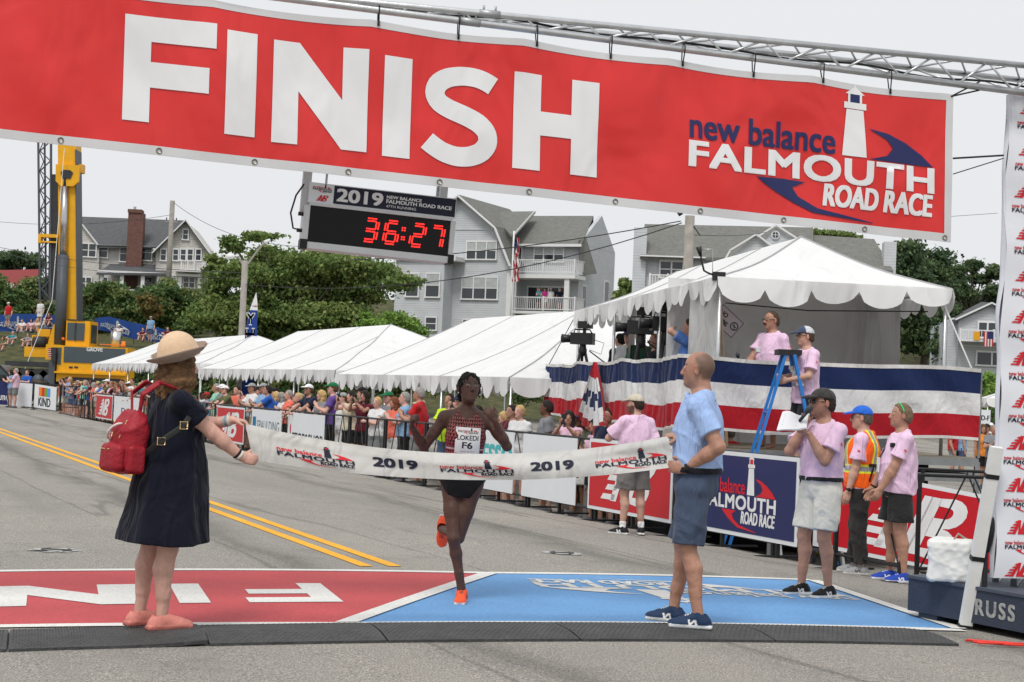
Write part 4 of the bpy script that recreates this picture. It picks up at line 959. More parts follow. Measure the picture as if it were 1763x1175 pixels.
for r in range(_nrow):
    z = _H * (1 - (r + .55) / _nrow); pr = Print()
    if r % 2 == 0: add_nb(pr, .08, z - .055, .24, .10, M_print_red)
    else: add_logo(pr, .065, z - .035, .30, M_print_red, M_print_dark, M_print_red, M_print_dark, M_print_red)
    pr.build('printed_mark', sl, lambda u, w, l: slv(u, w, .004))
    pr = Print(); add_nb(pr, .40, z - .055, .16, .10, M_print_red) if r % 2 else None
    if pr.items: pr.build('printed_mark', sl, lambda u, w, l: slv(u, w, .004))

# dark blue base box under the leg, stencilled
_pa = np.array(GP(1562, 1062)[:2]); _pd = unit(np.r_[GP(1763, 1104)[:2] - _pa, 0])[:2]; _pn = np.array([-_pd[1], _pd[0]])   # pd runs toward the camera, pn to the right
if _pn[0] < 0: _pn = -_pn
M_base = mat('base_blue_grey', srgb(52, 59, 74), .6, .15, 7, .2, 40, var2=(.08, 60))
plat = empty('wooden_box', (_pa[0], _pa[1], float(gz(*_pa))), 0, 'dark blue-grey wooden base box stencilled TRUSS under the truss leg', 'wooden box')
_pm = Matrix(((_pd[0], _pn[0], 0), (_pd[1], _pn[1], 0), (0, 0, 1)))
mb = MB(); mb.box(0, 2.5, 0, 1.3, .05, .29, _pm.to_4x4()); mb.build('box_body', M_base, plat)
mb = MB(); mb.box(-.012, 2.512, -.012, 1.312, .29, .312, _pm.to_4x4()); mb.build('top_board', mat('board_grey', srgb(74, 80, 92), .7, .2, 9), plat)
for x in (.1, 1.2, 2.3): mb = MB(); mb.box(x, x + .2, .02, 1.25, -.05, .05, _pm.to_4x4()); mb.build('runner', M_base, plat)
pr = Print(); pr.text('TRUSS', 0, .50, 0, .11, mat('stencil_white', (.62, .62, .60), .8, .3, 50, detail=6), .05, space=1.25)
_tx = unit(np.r_[GP(1672, 1075)[:2] - _pa, 0]); _tu = np.linalg.norm(GP(1672, 1080)[:2] - _pa) * .62
pr.build('stencil', plat, lambda u, w, l: _pm @ Vector((_tu + .26 + u, -.004, .115 + w)))
# ------------------------------------------------------------------ race clock under the banner
clk_Z = float(bq(655, 380)[1]) + .28
def clk(px, py): return P(px, py, clk_Z)
C0, C1, C2 = clk(529, 416), clk(774, 438), clk(524, 316)
cx_ = unit(np.r_[BD[:2], 0] * 1.0 + np.array([0, 0, (C1 - C0)[2] / (C1 - C0)[0] * BD[0]])); cw = np.linalg.norm(C1 - C0); cz_ = unit(np.cross(cx_, BN) * -1); cz_ = cz_ if cz_[2] > 0 else -cz_; cn = BN
CM = Matrix((cx_, cn * -1, cz_)).transposed().to_4x4(); CM.translation = Vector(C0)
clock = empty('race_clock', C0, 0, 'hanging digital race clock with red figures under the banner', 'clock'); clock.matrix_world = CM
ch = np.linalg.norm(clk(532, 354) - C0); hh = .135
mb = MB(); mb.box(0, cw, -.0, .16, 0, ch); mb.build('housing', mat('clock_black', (.006, .0045, .005), .30, spec=.22), clock)
M_trim = mat('clock_trim', (.60, .61, .62), .45, .05, 5)
for n, b in (('bottom_rail', (-.01, cw + .01, -.022, .17, -.045, -.002)), ('top_rail', (-.01, cw + .01, -.022, .17, ch + .001, ch + .020)), ('side_rail', (-.04, -.002, -.02, .17, -.0, ch)), ('side_rail', (cw + .002, cw + .035, -.02, .17, 0, ch))):
    mb = MB(); mb.box(*b); mb.build(n, M_trim, clock)
mb = MB(); mb.box(-.05, -.002, -.03, .10, -.052, .012); mb.build('end_cap', M_black, clock); mb = MB(); mb.box(cw + .002, cw + .042, -.03, .10, -.052, .012); mb.build('end_cap', M_black, clock)
hz = ch + .022; hd_ = mb = MB(); mb.box(-.02, cw + .03, .0, .02, hz, hz + hh); mb.build('header_panel', M_sign_white, clock)
pr = Print(); hx0 = .155; sc_ = cw / 1.0
pr.rect(hx0 * sc_, cw + .026, hz + .008, hz + hh - .006, M_print_dark)
pr.text('2019', (hx0 + .025) * sc_, .50 * sc_, hz + .028, hz + hh - .025, M_print_white, .07, lay=1)
pr.text('NEW BALANCE', .53 * sc_, .78 * sc_, hz + .083, hz + .103, M_print_white, .06, lay=1); pr.text('FALMOUTH ROAD RACE', .53 * sc_, 1.0 * sc_, hz + .052, hz + .076, M_print_white, .06, lay=1)
pr.text('47TH RUNNING', .53 * sc_, .745 * sc_, hz + .022, hz + .040, M_print_white, .0, lay=1)
add_logo(pr, .005, hz + .077, .125, M_print_red, M_print_dark, M_print_red, M_print_dark, M_print_red); add_nb(pr, .03, hz + .015, .085, .04, M_print_red)
pr.build('header_print', clock, lambda u, w, l: Vector((u, -.002 - .002 * l, w)))
M_led = mat('led_red', (1.0, .03, .025), .4, emit=1.3); M_ledoff = mat('led_off', (.0075, .0035, .004), .5, spec=.1)
SEG = {'3': 'abcdg', '6': 'acdefg', '2': 'abged', '7': 'abc'}
def digit(dch, x0, dw, z0, dh, M):
    mb = MB(); r = .0055; sl_ = .10
    seg = {'a': ((.12, 1), (.88, 1)), 'b': ((1, .92), (1, .56)), 'c': ((1, .44), (1, .08)), 'd': ((.12, 0), (.88, 0)), 'e': ((0, .44), (0, .08)), 'f': ((0, .92), (0, .56)), 'g': ((.12, .5), (.88, .5))}
    for s_ in SEG[dch]:
        (a0, b0), (a1, b1) = seg[s_]; hor = s_ in 'adg'
        for row in (-1, 1):
            for i in range(7):
                t = (i + .5) / 7; sh = row * .0085
                x = x0 + (a0 + (a1 - a0) * t) * dw + (0 if hor else sh); z = z0 + (b0 + (b1 - b0) * t) * dh + (sh if hor else 0)
                x += (z - z0) * sl_; k = 6
                mb.add([(x + r * math.cos(q * 1.047), -.004, z + r * math.sin(q * 1.047)) for q in range(k)] + [(x, -.008, z)], [(q, (q + 1) % k, k) for q in range(k)])
    return mb.build('digit', M, clock, kind='stuff')
dz0, dhh = .05, ch - .10
for dch, x in (('3', .385), ('6', .535), ('2', .725), ('7', .86)): digit(dch, x * cw, .085 * cw, dz0, dhh, M_led)
mb = MB()
for fz in (.28, .72):
    for a in (-1, 1):
        for b in (-1, 1):
            x = .67 * cw + a * .008; z = dz0 + dhh * fz + b * .008; mb.add([(x + .0065 * math.cos(q * 1.047), -.004, z + .0065 * math.sin(q * 1.047)) for q in range(6)] + [(x, -.008, z)], [(q, (q + 1) % 6, 6) for q in range(6)])
mb.build('colon', M_led, clock, kind='stuff')
mb = MB(); mb.tube([(-.045, .02, .07), (-.10, .02, .08), (-.125, .02, .18), (-.10, .02, .30), (-.06, .03, .37), (-.03, .05, .42)], .006, 6); mb.build('power_cord', M_rope, clock, True)
for z in (.07, .18): mb = MB(); mb.tube([(-.075, .02, z), (-.04, .02, z)], .013, 8); mb.build('plug', M_dark, clock)
mb = MB(); mb.box(-.06, -.005, .03, .12, hz - .06, hz + hh + .25); mb.build('hanger', mat('cloth_grey', (.55, .55, .57), .8), clock)
mb = MB(); mb.box(cw - .08, cw - .03, .03, .12, hz - .06, hz + hh + .55); mb.build('hanger', MATS['cloth_grey'], clock)
for x in (.10, cw - .09): mb = MB(); mb.tube([(x, .1, ch), (x, .1, ch + 1.0)], .008, 6); mb.build('hanging_rod', M_steel, clock)

# ------------------------------------------------------------------ finish tape: one strip of cloth sagging between four hands
tape_pts = []
TPL = (P(428, 731, 10.22), P(441, 793, 10.20)); TPR = (P(1146, 752, 10.92), P(1158, 805, 10.86))
def tapef(u, v):   # u 0..1 left to right, v 0 bottom .. 1 top
    a = TPL[1] * (1 - v) + TPL[0] * v; b = TPR[1] * (1 - v) + TPR[0] * v; p = a * (1 - u) + b * u
    # measured edge heights
    yt = np.interp(u, [0, .2, .4, .5, .65, .8, 1], [0, .006, -.030, -.048, -.060, -.03, 0]); ytb = np.interp(u, [0, .2, .4, .5, .65, .8, 1], [0, -.035, -.058, -.064, -.055, -.030, 0])
    k = 4 * u * (1 - u); z = -.105 * k * (1 + .40 * v); wid = 0
    fo = .016 * math.sin(u * 11 + v * 2.5) * math.sin(v * 3.1) + .022 * math.sin(math.pi * v) * k
    fo += .006 * math.sin(u * 31 + v * 4) + .012 * math.exp(-((v - .85 + .5 * u) / .12) ** 2) * (1 - u) + .012 * math.exp(-((v - .35 - .5 * u) / .12) ** 2) * u
    return p + np.array([.0, -fo + .20 * k * .5, z])
tape = empty('finish_tape', tapef(.5, 0), 0, 'white finish tape printed 2019 and race logos stretched between two people', 'finish tape')
def tt(p): return np.asarray(p) - np.array(tape.location)
mb = MB(); mb.grid(lambda a, b: tt(tapef(a * 1.012 - .006, b)), 120, 14); o = mb.build('tape_cloth', mat('tape_cloth', (.62, .61, .58), .8, .05, 6, .3, 14, transl=.18, fold=(4, .05)), tape, True)
TW = float(np.linalg.norm(TPR[0] - TPL[0])); TH = .235
def tprint(pr, name): return sub_print(pr, name, tape, lambda u, w, o: tt(tapef(u / TW, w / TH) + np.array([0, -o, 0])), .035, .02, lambda l: .004 + .002 * l)
for xu in (.055, .435, .815):
    pr = Print(); add_logo(pr, 0, 0, .175 * TW, M_print_red, M_print_dark, M_print_red, M_print_dark, M_print_red); w_ = .175 * TW; sc2 = TH * .80 / (w_ * .585)
    pr.items = [(np.array([(p[0] + xu * TW, .035 + p[1] * sc2 * .98 + .005) for p in q]), f, m, l) for q, f, m, l in pr.items]; tprint(pr, 'race_logo')
for xu in (.275, .655):
    pr = Print(); pr.text('2019', xu * TW, (xu + .105) * TW, TH * .33, TH * .64, M_print_dark, .09, .1); tprint(pr, 'year_print')
# ------------------------------------------------------------------ people around the finish
def toloc(w, pos, yaw, k): return tuple(np.array(Matrix.Rotation(-yaw, 3, 'Z') @ Vector([float(c) for c in (np.asarray(w) - np.asarray(pos))])) / k)
def dloc(d, yaw): return tuple(np.array(Matrix.Rotation(-yaw, 3, 'Z') @ Vector([float(c) for c in d])))
NBN = np.array((.78, .78, .78))
def brown(c, s_=1): return np.array(srgb(*c)) * s_
# --- woman with the hat, holding the left end of the tape
wy = rad(-58); wp = GP(262, 1092); wp[2] += .036; wk = 1.70 / 1.75
W = Figure(H=1.70, sex='f', skin=SK_PINK, girth=1.36, lean=.10, hip=(0, .02, .93), head=(.05, -.02, 0), res=.006,
           R=toloc(TPL[1] + [-.085, -.02, .015], wp, wy, wk), L=toloc(TPL[0] + [-.105, .02, .02], wp, wy, wk), Rp=(.5, -.5, -1), Lp=(-.4, -.3, -1),
           Rh=dict(dir=dloc((1, .1, -.18), wy), palm=dloc((.1, 1, -.1), wy), thumb=(0, 0, 1), curl=.75, tcurl=.9), Lh=dict(dir=dloc((1, .1, -.1), wy), palm=dloc((0, -.2, -1), wy), thumb=dloc((0, -1, 0), wy), curl=.6, tcurl=.9),
           Rf=(.10, .02, .085), Lf=(-.105, -.05, .085), Rtoe=(.05, 1, 0), Ltoe=(-.12, 1, 0))
W.hairline = brown((110, 80, 55)); W.body()
S = Sdf(); e = .02
st = [(-.43, .315, .285, 0, .065), (-.30, .285, .262, 0, .065), (-.10, .255, .238, 0, .06), (.05, .232, .222, 0, .055), (.18, .212, .198, 0, .045), (.28, .197, .175, 0, .03), (.37, .182, .145, 0, .012), (.44, .158, .112), (.49, .105, .085), (.535, .062, .068)]
S.u(Loft(W.TZ, W.T, st, fold=(7, .035)), .03)
for sd in (1, -1):
    S.u(Ell(W.t(sd * .075, .10, 1.25), v3(.08, .065, .08), W.T), .05); S.u(Cone(W.t(sd * .05, -.015, 1.445), W.sh[sd], .05, .068), .04)
    q = W.sh[sd] + (W.el[sd] - W.sh[sd]) * .60; S.u(SleeveCut(Cone(W.sh[sd], q, .070, .078), unit(W.el[sd] - W.sh[sd]), q), .04)
S.cut(W.T @ v3(0, .3, 1), W.t(0, 0, 1.478)); S.cut((0, .04, -1), (0, 0, .525)); S.noise(wrinkle(.004, 11, 1.0)); W.add('dress', S, srgb(17, 20, 34), h=.009)
W.shoes(srgb(214, 134, 122), sole=srgb(182, 106, 96), low=True, size=1.06)
# hair: loose waves below the hat
h, M = W.hd, W.HM; S = Sdf(); S.u(Ell(h(0, -.014, .02), (.088, .105, .10), M), .02)
for a in np.linspace(-1.9, 1.9, 15):
    x, y = math.sin(a) * .085, -math.cos(a) * .085 - .012
    S.u(Cone(h(x, y, -.01), h(x * 1.35, y * 1.22, -.10), .040, .042), .02); S.u(Cone(h(x * 1.35, y * 1.22, -.10), h(x * 1.42 + .01 * math.sin(a * 9), y * 1.28, -.185 - .02 * math.sin(a * 5)), .038, .018), .015)
S.sub(Ell(h(0, .12, -.05), (.06, .10, .11), M), .012); S.noise(wrinkle(.007, 46, 2.0)); S.noise(wrinkle(.003, 120, 1.0))
V, F = S.mesh(.006); rr = rng.normal(0, 1, len(V)); q = (V - W.hc) @ M; cc = np.array(srgb(104, 76, 50)) * (1 + .5 * np.sin(q[:, 0] * 90 + 3 * np.sin(q[:, 2] * 40))[:, None] * .5) * np.interp(q[:, 2], [-.2, 0], [1.25, .9])[:, None]; W.parts.append(('hair', np_mesh('hair', V * W.k, F, M_hairc, cc)))
# felt hat: round crown, rolled brim
Mh = M @ rotm('X', .34) @ rotm('Y', .0); hc0 = h(0, -.018, .06)
hat = lambda x, y, z: hc0 + Mh @ v3(x, y, z)
S = Sdf(); S.u(Ell(hat(0, 0, .03), (.112, .130, .128), Mh)); S.u(Ell(hat(0, 0, .0), (.116, .134, .07), Mh), .03); S.cut(Mh @ v3(0, 0, -1), hat(0, 0, -.015)); S.noise(wrinkle(.0015, 14, 1.0)); W.add('hat_crown', S, srgb(222, 192, 160), h=.006, m=M_felt)
S = Sdf(); S.u(Ell(hat(0, -.005, .052), (.205, .228, .078), Mh)); S.sub(Ell(hat(0, -.005, .066), (.206, .229, .078), Mh), .004); S.cut(Mh @ v3(0, 0, 1), hat(0, 0, .043)); S.u(Ell(hat(0, 0, .0), (.115, .133, .022), Mh), .01); S.noise(lambda p: .006 * np.sin(np.arctan2(*((p - hc0) @ Mh)[:, :2].T) * 2 + .6)); W.add('hat_brim', S, srgb(150, 131, 117), h=.005, m=M_felt)
for sd, ts, cs in ((-1, (.80, .86, .92), ((.55, .55, .56), (.25, .30, .34), (.6, .58, .5))), (1, (.86, .94), ((.02, .02, .025), (.7, .68, .62)))):
    for t, c in zip(ts, cs):
        E_, Wr = W.el[sd], W.wr[sd]; ax = unit(Wr - E_); cc = E_ + (Wr - E_) * t; S = Sdf(); wd = .014 if t == .86 and sd < 0 else .008; S.u(Cone(cc - ax * wd, cc + ax * wd, .036, .035)); S.cut(ax, cc + ax * wd); S.cut(-ax, cc - ax * wd); W.add('bracelet', S, c, h=.005)
W.make(wp, wy, 'woman in navy dress and felt hat holding the finish tape')
# red backpack on her back
bp = empty('backpack', wp, wy, 'red nylon backpack with zip pockets on the back of the woman in navy', 'backpack')
M_red = mat('red_nylon', srgb(150, 22, 38), .55, .08, 20, .35, 50, spec=.35); M_gold = mat('gold_zip', (.7, .5, .25), .35, metal=.9); M_bst = mat('black_strap', (.018, .018, .018), .6)
def bpart(S, name, m, hres=.008):
    V, F = S.mesh(hres); return inst(np_mesh(name, V * W.k, F, m), name, bp)
Mb = rotm('Z', .15) @ rotm('X', -.08); bc = v3(.0, -.215, 1.14); bt = lambda x, y, z: bc + Mb @ v3(x, y, z)
S = Sdf(); S.u(Box(bt(0, 0, -.03), v3(.145, .085, .165), Mb, .07)); S.u(Box(bt(0, .015, .12), v3(.105, .05, .085), Mb, .045), .06); S.noise(wrinkle(.006, 14, 3)); bpart(S, 'main_pouch', M_red)
S = Sdf(); S.u(Box(bt(0, -.085, -.10), v3(.12, .045, .088), Mb, .04)); S.noise(wrinkle(.004, 18, 1)); bpart(S, 'front_pocket', M_red)
for sd in (1, -1): S = Sdf(); S.u(Box(bt(sd * .145, -.01, -.10), v3(.03, .06, .085), Mb, .028)); S.noise(wrinkle(.003, 18, 1)); bpart(S, 'side_pocket', M_red)
for a, b in (((-.09, -.128, -.052), (.02, -.130, -.052)), ((.05, -.088, .02), (.075, -.062, .13)), ((-.05, -.088, .02), (-.075, -.062, .13))): S = Sdf(); S.u(Cone(bt(*a), bt(*b), .005, .005)); bpart(S, 'zip', M_gold, .004)
S = Sdf()
for i in range(10):
    a0, a1 = math.pi * i / 10, math.pi * (i + 1) / 10; S.u(Cone(bt(.055 * math.cos(a0) - .02, -.075 - .05 * math.sin(a0), .06 + .05 * math.cos(a0)), bt(.055 * math.cos(a1) - .02, -.075 - .05 * math.sin(a1), .06 + .05 * math.cos(a1)), .007, .007), .002)
bpart(S, 'ring_handle', mat('ring_grey', (.7, .66, .62), .3), .004)
for sd in (1, -1):
    S = Sdf(); pts = [bt(sd * .05, .03, .19), v3(sd * .095, -.17, 1.44), v3(sd * .115, -.07, 1.515), v3(sd * .12, .05, 1.475)]
    for a, b in zip(pts, pts[1:]):
        z = unit(b - a); x = unit(np.cross(z, v3(0, 1, .6))); y = np.cross(z, x); S.u(Box((a + b) / 2, v3(.018, .007, np.linalg.norm(b - a) / 2 + .008), np.stack([x, y, z], 1), .005), .006)
    bpart(S, 'shoulder_strap', M_red, .006)
S = Sdf(); pts = [bt(.14, .05, -.06), v3(.225, -.10, 1.15), v3(.265, .03, 1.25), v3(.20, .13, 1.36)]
for a, b in zip(pts, pts[1:]):
    z = unit(b - a); x = unit(np.cross(z, v3(1, -.4, 0))); y = np.cross(z, x); S.u(Box((a + b) / 2, v3(.019, .006, np.linalg.norm(b - a) / 2 + .008), np.stack([x, y, z], 1), .004), .006)
bpart(S, 'side_strap', M_bst, .006)
for p in (v3(.226, -.09, 1.16), v3(.262, .035, 1.26)):
    S = Sdf()
    for a, b in (((0, -.024, -.022), (0, -.024, .022)), ((0, .024, -.022), (0, .024, .022)), ((0, -.024, .022), (0, .024, .022)), ((0, -.024, -.022), (0, .024, -.022))): S.u(Cone(p + v3(*a) + v3(.012, 0, 0), p + v3(*b) + v3(.012, 0, 0), .004, .004), .001)
    bpart(S, 'buckle', M_gold, .004)

# --- man in the light blue polo, holding the right end
my = rad(74); mp = GP(1186, 1088); mp[2] += .036; mk = 1.80 / 1.75
B = Figure(H=1.80, skin=SK_TAN, girth=1.10, lean=-.02, head=(-.10, -.02, 0), res=.006, hip=(0, -.01, .925),
           L=toloc(TPR[1] + [.085, -.02, .0], mp, my, mk), R=toloc(TPR[0] + [.10, .04, .015], mp, my, mk), Lp=(-.25, -1, -.5), Rp=(.5, -.4, -1),
           Lh=dict(dir=dloc((-1, .1, .05), my), palm=dloc((0, 1, 0), my), thumb=(0, 0, 1), curl=.8, tcurl=.9), Rh=dict(dir=dloc((-1, -.1, -.15), my), palm=dloc((-.1, .1, -1), my), thumb=dloc((0, -1, 0), my), curl=.8, tcurl=.9),
           Rf=(.10, .12, .09), Lf=(-.115, -.075, .09), Rtoe=(.12, 1, 0), Ltoe=(-.1, 1, 0))
hc_ = brown((92, 74, 62)); B.hairline = hc_; B.buzz = (hc_, -.005, .85); B.beard = (brown((150, 120, 104)), .5); B.body()
B.shirt(srgb(158, 184, 228), hem=.995, sleeve=.70, e=.016, loose=.022); B.bottoms(srgb(70, 82, 104), end=.95, top=1.0, e=.018, flare=.028)
B.belt((.012, .012, .018), z=.995); B.watch(-1, (.02, .02, .022)); B.shoes(srgb(30, 52, 84), sole=(.72, .74, .76), accent=NBN)
S = Sdf(); S.u(Loft(B.TZ, B.T, [(.488, .090, .092, 0, -.008), (.515, .080, .080, 0, -.012), (.548, .068, .070, 0, -.014)])); S.sub(Loft(B.TZ, B.T, [(.44, .083, .085, 0, -.008), (.515, .072, .072, 0, -.012), (.60, .056, .060, 0, -.014)]), .002)
S.sub(Cone(B.t(0, .09, 1.53), B.t(0, .10, 1.42), .030, .012), .004)
for sd in (1, -1): S.u(Ell(B.t(sd * .048, .078, 1.452), (.030, .009, .030), B.T @ rotm('Y', sd * .5) @ rotm('X', -.5)), .012)
B.add('collar', S, srgb(166, 192, 234), h=.005)
S = Sdf(); E_, Wr = B.el[1], B.wr[1]; c = E_ + (Wr - E_) * .93; ax = unit(Wr - E_); S.u(Cone(c - ax * .007, c + ax * .007, .034, .034)); S.cut(ax, c + ax * .008); S.cut(-ax, c - ax * .008); B.add('bracelet', S, (.02, .02, .02), h=.005)
B.make(mp, my, 'balding man in light blue polo and navy shorts holding the finish tape')

# --- runner
ry = rad(180 - 8); rp = GP(803, 1038); 
Rn = Figure(H=1.66, sex='f', skin=SK_DARK, girth=.86, lean=.06, twist=.18, side=-.03, hip=(.07, .0, .90), head=(.42, .17, -.05), res=.0055,
            R=(.43, .22, 1.30), Rp=(.5, -.2, -1.2), L=(-.19, .22, 1.37), Lp=(-.55, -.3, -1),
            Rh=dict(dir=(-.1, .5, .75), palm=(-1, 0, 0), thumb=(0, -.2, 1), curl=1.0, tcurl=1.0), Lh=dict(dir=(.45, .3, .8), palm=(.4, -.5, 0), thumb=(-.2, -1, 0), curl=.75, tcurl=.5),
            Rf=(.035, .02, .085), Lf=(.27, -.34, .51), Rk=(.1, 1, 0), Lk=(-.50, 1, -.2), Rtoe=(-.08, 1, -.02), Ltoe=(.10, -.35, -.9))
Rn.legf = .86; Rn.footdn = {-1: v3(.0, -.9, .35)}; Rn.hairline = np.array((.008, .007, .007)); Rn.body()
def tank(V):
    q = (V - Rn.TZ) @ Rn.T + v3(0, 0, .95); u = np.arctan2(q[:, 0], q[:, 1]) * .15; z = q[:, 2]; P_ = .026
    row = np.floor(z / P_); fz = z / P_ - row; fx = (u / P_ + .5 * (row % 2)) % 1; tri = np.abs(fx - .5) < .5 * (1 - fz) * .92
    lo = np.array((.62, .05, .09)); hi = np.array((.30, .11, .10)); t = np.clip((z - 1.12) / .25, 0, 1)[:, None]; colr = lo * (1 - t) + hi * t
    out = np.where(tri[:, None], colr, np.array((.030, .012, .014))); zz = 1.135 + .028 * (np.abs(u) > .10) + .02 * np.clip((np.abs(u) - .07) / .03, 0, 1); band = np.abs(z - zz) < .006; out = np.where(band[:, None], np.array((.6, .55, .55)), out); return out
S = Sdf(); S.u(Loft(Rn.TZ, Rn.T, Rn.torso_st(.010)), .02)
for sd in (1, -1): S.u(Ell(Rn.t(sd * .065, .085, 1.27), v3(.062, .05, .062), Rn.T), .05)
for sd in (1, -1): S.sub(Cone(Rn.sh[sd] + Rn.T @ v3(sd * .035, 0, -.06), Rn.sh[sd] + Rn.T @ v3(sd * .02, 0, .16), .082, .085), .01)
S.sub(Cone(Rn.t(0, .06, 1.47), Rn.t(0, .16, 1.47), .062, .068), .01); S.cut(Rn.T @ v3(0, .5, 1), Rn.t(0, 0, 1.482)); S.cut(Rn.T @ v3(0, 0, -1), Rn.t(0, 0, 1.075)); Rn.add('racing_top', S, tank, h=.0045)
S = Sdf(); S.u(Loft(Rn.TZ, Rn.T, [q for q in Rn.torso_st(.009)]), .02)
for sd in (1, -1): S.u(Cone(Rn.hj[sd], Rn.hj[sd] + (Rn.kn[sd] - Rn.hj[sd]) * .12, .096, .094), .02)
S.cut(Rn.T @ v3(0, 0, 1), Rn.t(0, 0, .985)); 
for sd in (1, -1): S.cut(unit(v3(sd * 1.0, 0, -.75)), Rn.hj[sd] + v3(sd * .045, 0, -.045))
Rn.add('racing_briefs', S, (.008, .008, .01), h=.007)
Rn.shoes(srgb(250, 92, 50), sole=(.70, .68, .68), size=.98, accent=(.05, .05, .055))
S = Sdf(); h, M = Rn.hd, Rn.HM; S.u(Ell(h(0, -.02, .032), (.088, .106, .102), M)); S.u(Ell(h(0, -.075, -.02), (.072, .058, .085), M), .03); S.cut(M @ v3(0, 1, -.5), h(0, .062, .07), .012); S.cut(M @ v3(0, .5, -1), h(0, -.03, -.06), .012); S.noise(wrinkle(.007, 95, 2)); S.noise(wrinkle(.005, 60, 1))
V, F = S.mesh(.0055); Rn.parts.append(('hair', np_mesh('hair', V * Rn.k, F, M_hairc, np.tile((.010, .009, .009), (len(V), 1)))))
for sd in (1, -1): S = Sdf(); S.u(Ell(h(sd * .082, -.005, -.034), (.006, .006, .006), M)); Rn.add('earring', S, (.8, .8, .8), h=.003)
Rn.make(rp, ry, 'runner in red patterned top and orange shoes striding toward the tape')
# bib: a slightly curved paper on the chest
bib = empty('race_bib', rp, ry, 'white paper race bib pinned to the runner\'s top', 'race bib')
def bibp(u, w, l=0):    # u -0.5..0.5, w 0..1
    x = -u * .185; z = 1.155 + w * .195; y = .128 + .022 * (math.sin(w * 3.0)) - 1.9 * x * x - .0015 * l; y += .003 * math.sin(u * 9 + w * 4)
    return Vector([float(c) for c in Rn.t(x - .015, y, z) * Rn.k + np.array(Rn.T @ v3(0, .004 + .002 * l, 0))])
mb = MB(); mb.grid(lambda a, b: bibp(a - .5, b), 14, 14); bo = mb.build('bib_sheet', mat('bib_paper', (.78, .78, .78), .7, .03, 10, .1, 8), bib, True)
pr = Print(); pr.text('LOKEDI', -.42, .42, .52, .70, M_print_dark, .035); pr.text('F6', -.20, .20, .20, .44, M_print_dark, .05); pr.text('August 18, 2019', -.28, .28, .05, .10, M_print_dark, 0)
lg = Print(); add_logo(lg, 0, 0, .86, M_print_red, M_print_dark, M_print_red, M_print_dark, M_print_red); pr.items += [(np.array([(-.40 + p[0] * .93, .77 + p[1] * .55) for p in q]), f, m, l) for q, f, m, l in lg.items if True]
pr.items = [(np.clip(q, [-.49, .01], [.49, .985]), f, m, l) for q, f, m, l in pr.items]
pr.build('bib_print', bib, lambda u, w, l: bibp(u, w, 1.5))
for u, w in ((-.44, .96), (.44, .96), (-.44, .04), (.44, .04)):
    mb = MB(); p = bibp(u, w, 2); mb.tube([p - Vector((.008, 0, 0)), p + Vector((.008, 0, 0))], .0015, 5); mb.build('safety_pin', M_steel, bib)

# --- officials in pink shirts on the right
PINK = srgb(230, 196, 222)
def nb_sleeve(f, sd):
    """small red mark printed on a sleeve"""
    A, E = f.sh[sd], f.el[sd]; ax = unit(E - A); out = unit(v3(sd, -.1, 0)); out = unit(out - ax * (out @ ax)); la = np.cross(ax, out); c = A + (E - A) * .42
    pr = Print(); add_nb(pr, -.5, -.5, 1, 1, M_print_red); return pr.build('sleeve_print', f.root, lambda u, w, l: Vector([float(q) for q in (c + out * (.052 + .013 + .028) - la * u * .04 * (-1 if sd > 0 else 1) * -1 - ax * w * .022) * f.k]))
def lanyard(f, card=True, side=.02, color=(.75, .75, .75), badge=(.06, .10)):
    S = Sdf(); pts = [f.t(.055, .0, 1.485), f.t(.045, .115, 1.36), f.t(side, .150 * f.g, 1.20)]; p2 = [f.t(-.055, .0, 1.485), f.t(-.04, .115, 1.36), f.t(side, .150 * f.g, 1.20)]
    for q in (pts, p2):
        for a, b in zip(q, q[1:]): S.u(Cone(a + v3(0, .012, 0), b + v3(0, .012, 0), .006, .006), .002)
    f.add('lanyard', S, color, h=.006)
    S = Sdf(); S.u(Box(f.t(side, .165 * f.g, 1.13), v3(badge[0] * .75, .004, badge[1] * .75), f.T, .003)); f.add('badge', S, (.76, .76, .78), h=.006)
# announcer with cap, reading from a paper
ay = rad(122); ap = GP(1404, 1027); ak = 1.69 / 1.75
A = Figure(H=1.69, skin=SK_TAN, girth=1.08, head=(-.28, .0, 0), res=.0065, hip=(0, -.02, .925), L=toloc(P(1393, 748, 13.55), ap, ay, ak), R=toloc(P(1386, 733, 13.72), ap, ay, ak), Lp=(-.5, -.5, -1), Rp=(.6, .1, -1),
           Lh=dict(dir=dloc((-1, .0, .25), ay), palm=dloc((0, -.2, 1), ay), thumb=dloc((-.3, -1, .3), ay), curl=.4, tcurl=.9), Rh=dict(dir=(-.3, .4, .6), palm=(-.6, .2, 0), thumb=(0, .4, 1), curl=.9, tcurl=.9),
           Rf=(.11, .06, .088), Lf=(-.12, -.03, .088))
A.hairline = brown((60, 46, 38)); A.beard = (brown((120, 88, 72)), .5); A.body().hair(brown((52, 40, 33)), 'short', .008, .03).shirt(PINK, hem=.975, sleeve=.66, loose=.030).bottoms(srgb(222, 218, 208), end=.86, e=.022, flare=.03).belt((.02, .02, .022))
A.cap(srgb(66, 64, 62), srgb(58, 56, 54)).glasses().shoes(srgb(20, 20, 21), sole=(.8, .8, .8), accent=NBN); A.make(ap, ay, 'announcer in pink shirt and dark cap reading from a sheet of paper'); nb_sleeve(A, -1)
pc = P(1364, 727, 13.48); pa = empty('paper_sheet', pc, 0, 'white printed sheets held by the announcer in pink', 'paper')
_px = np.array([.25, .07, .02]) * .5; _pz = np.array([.03, .14, .13]) * .5
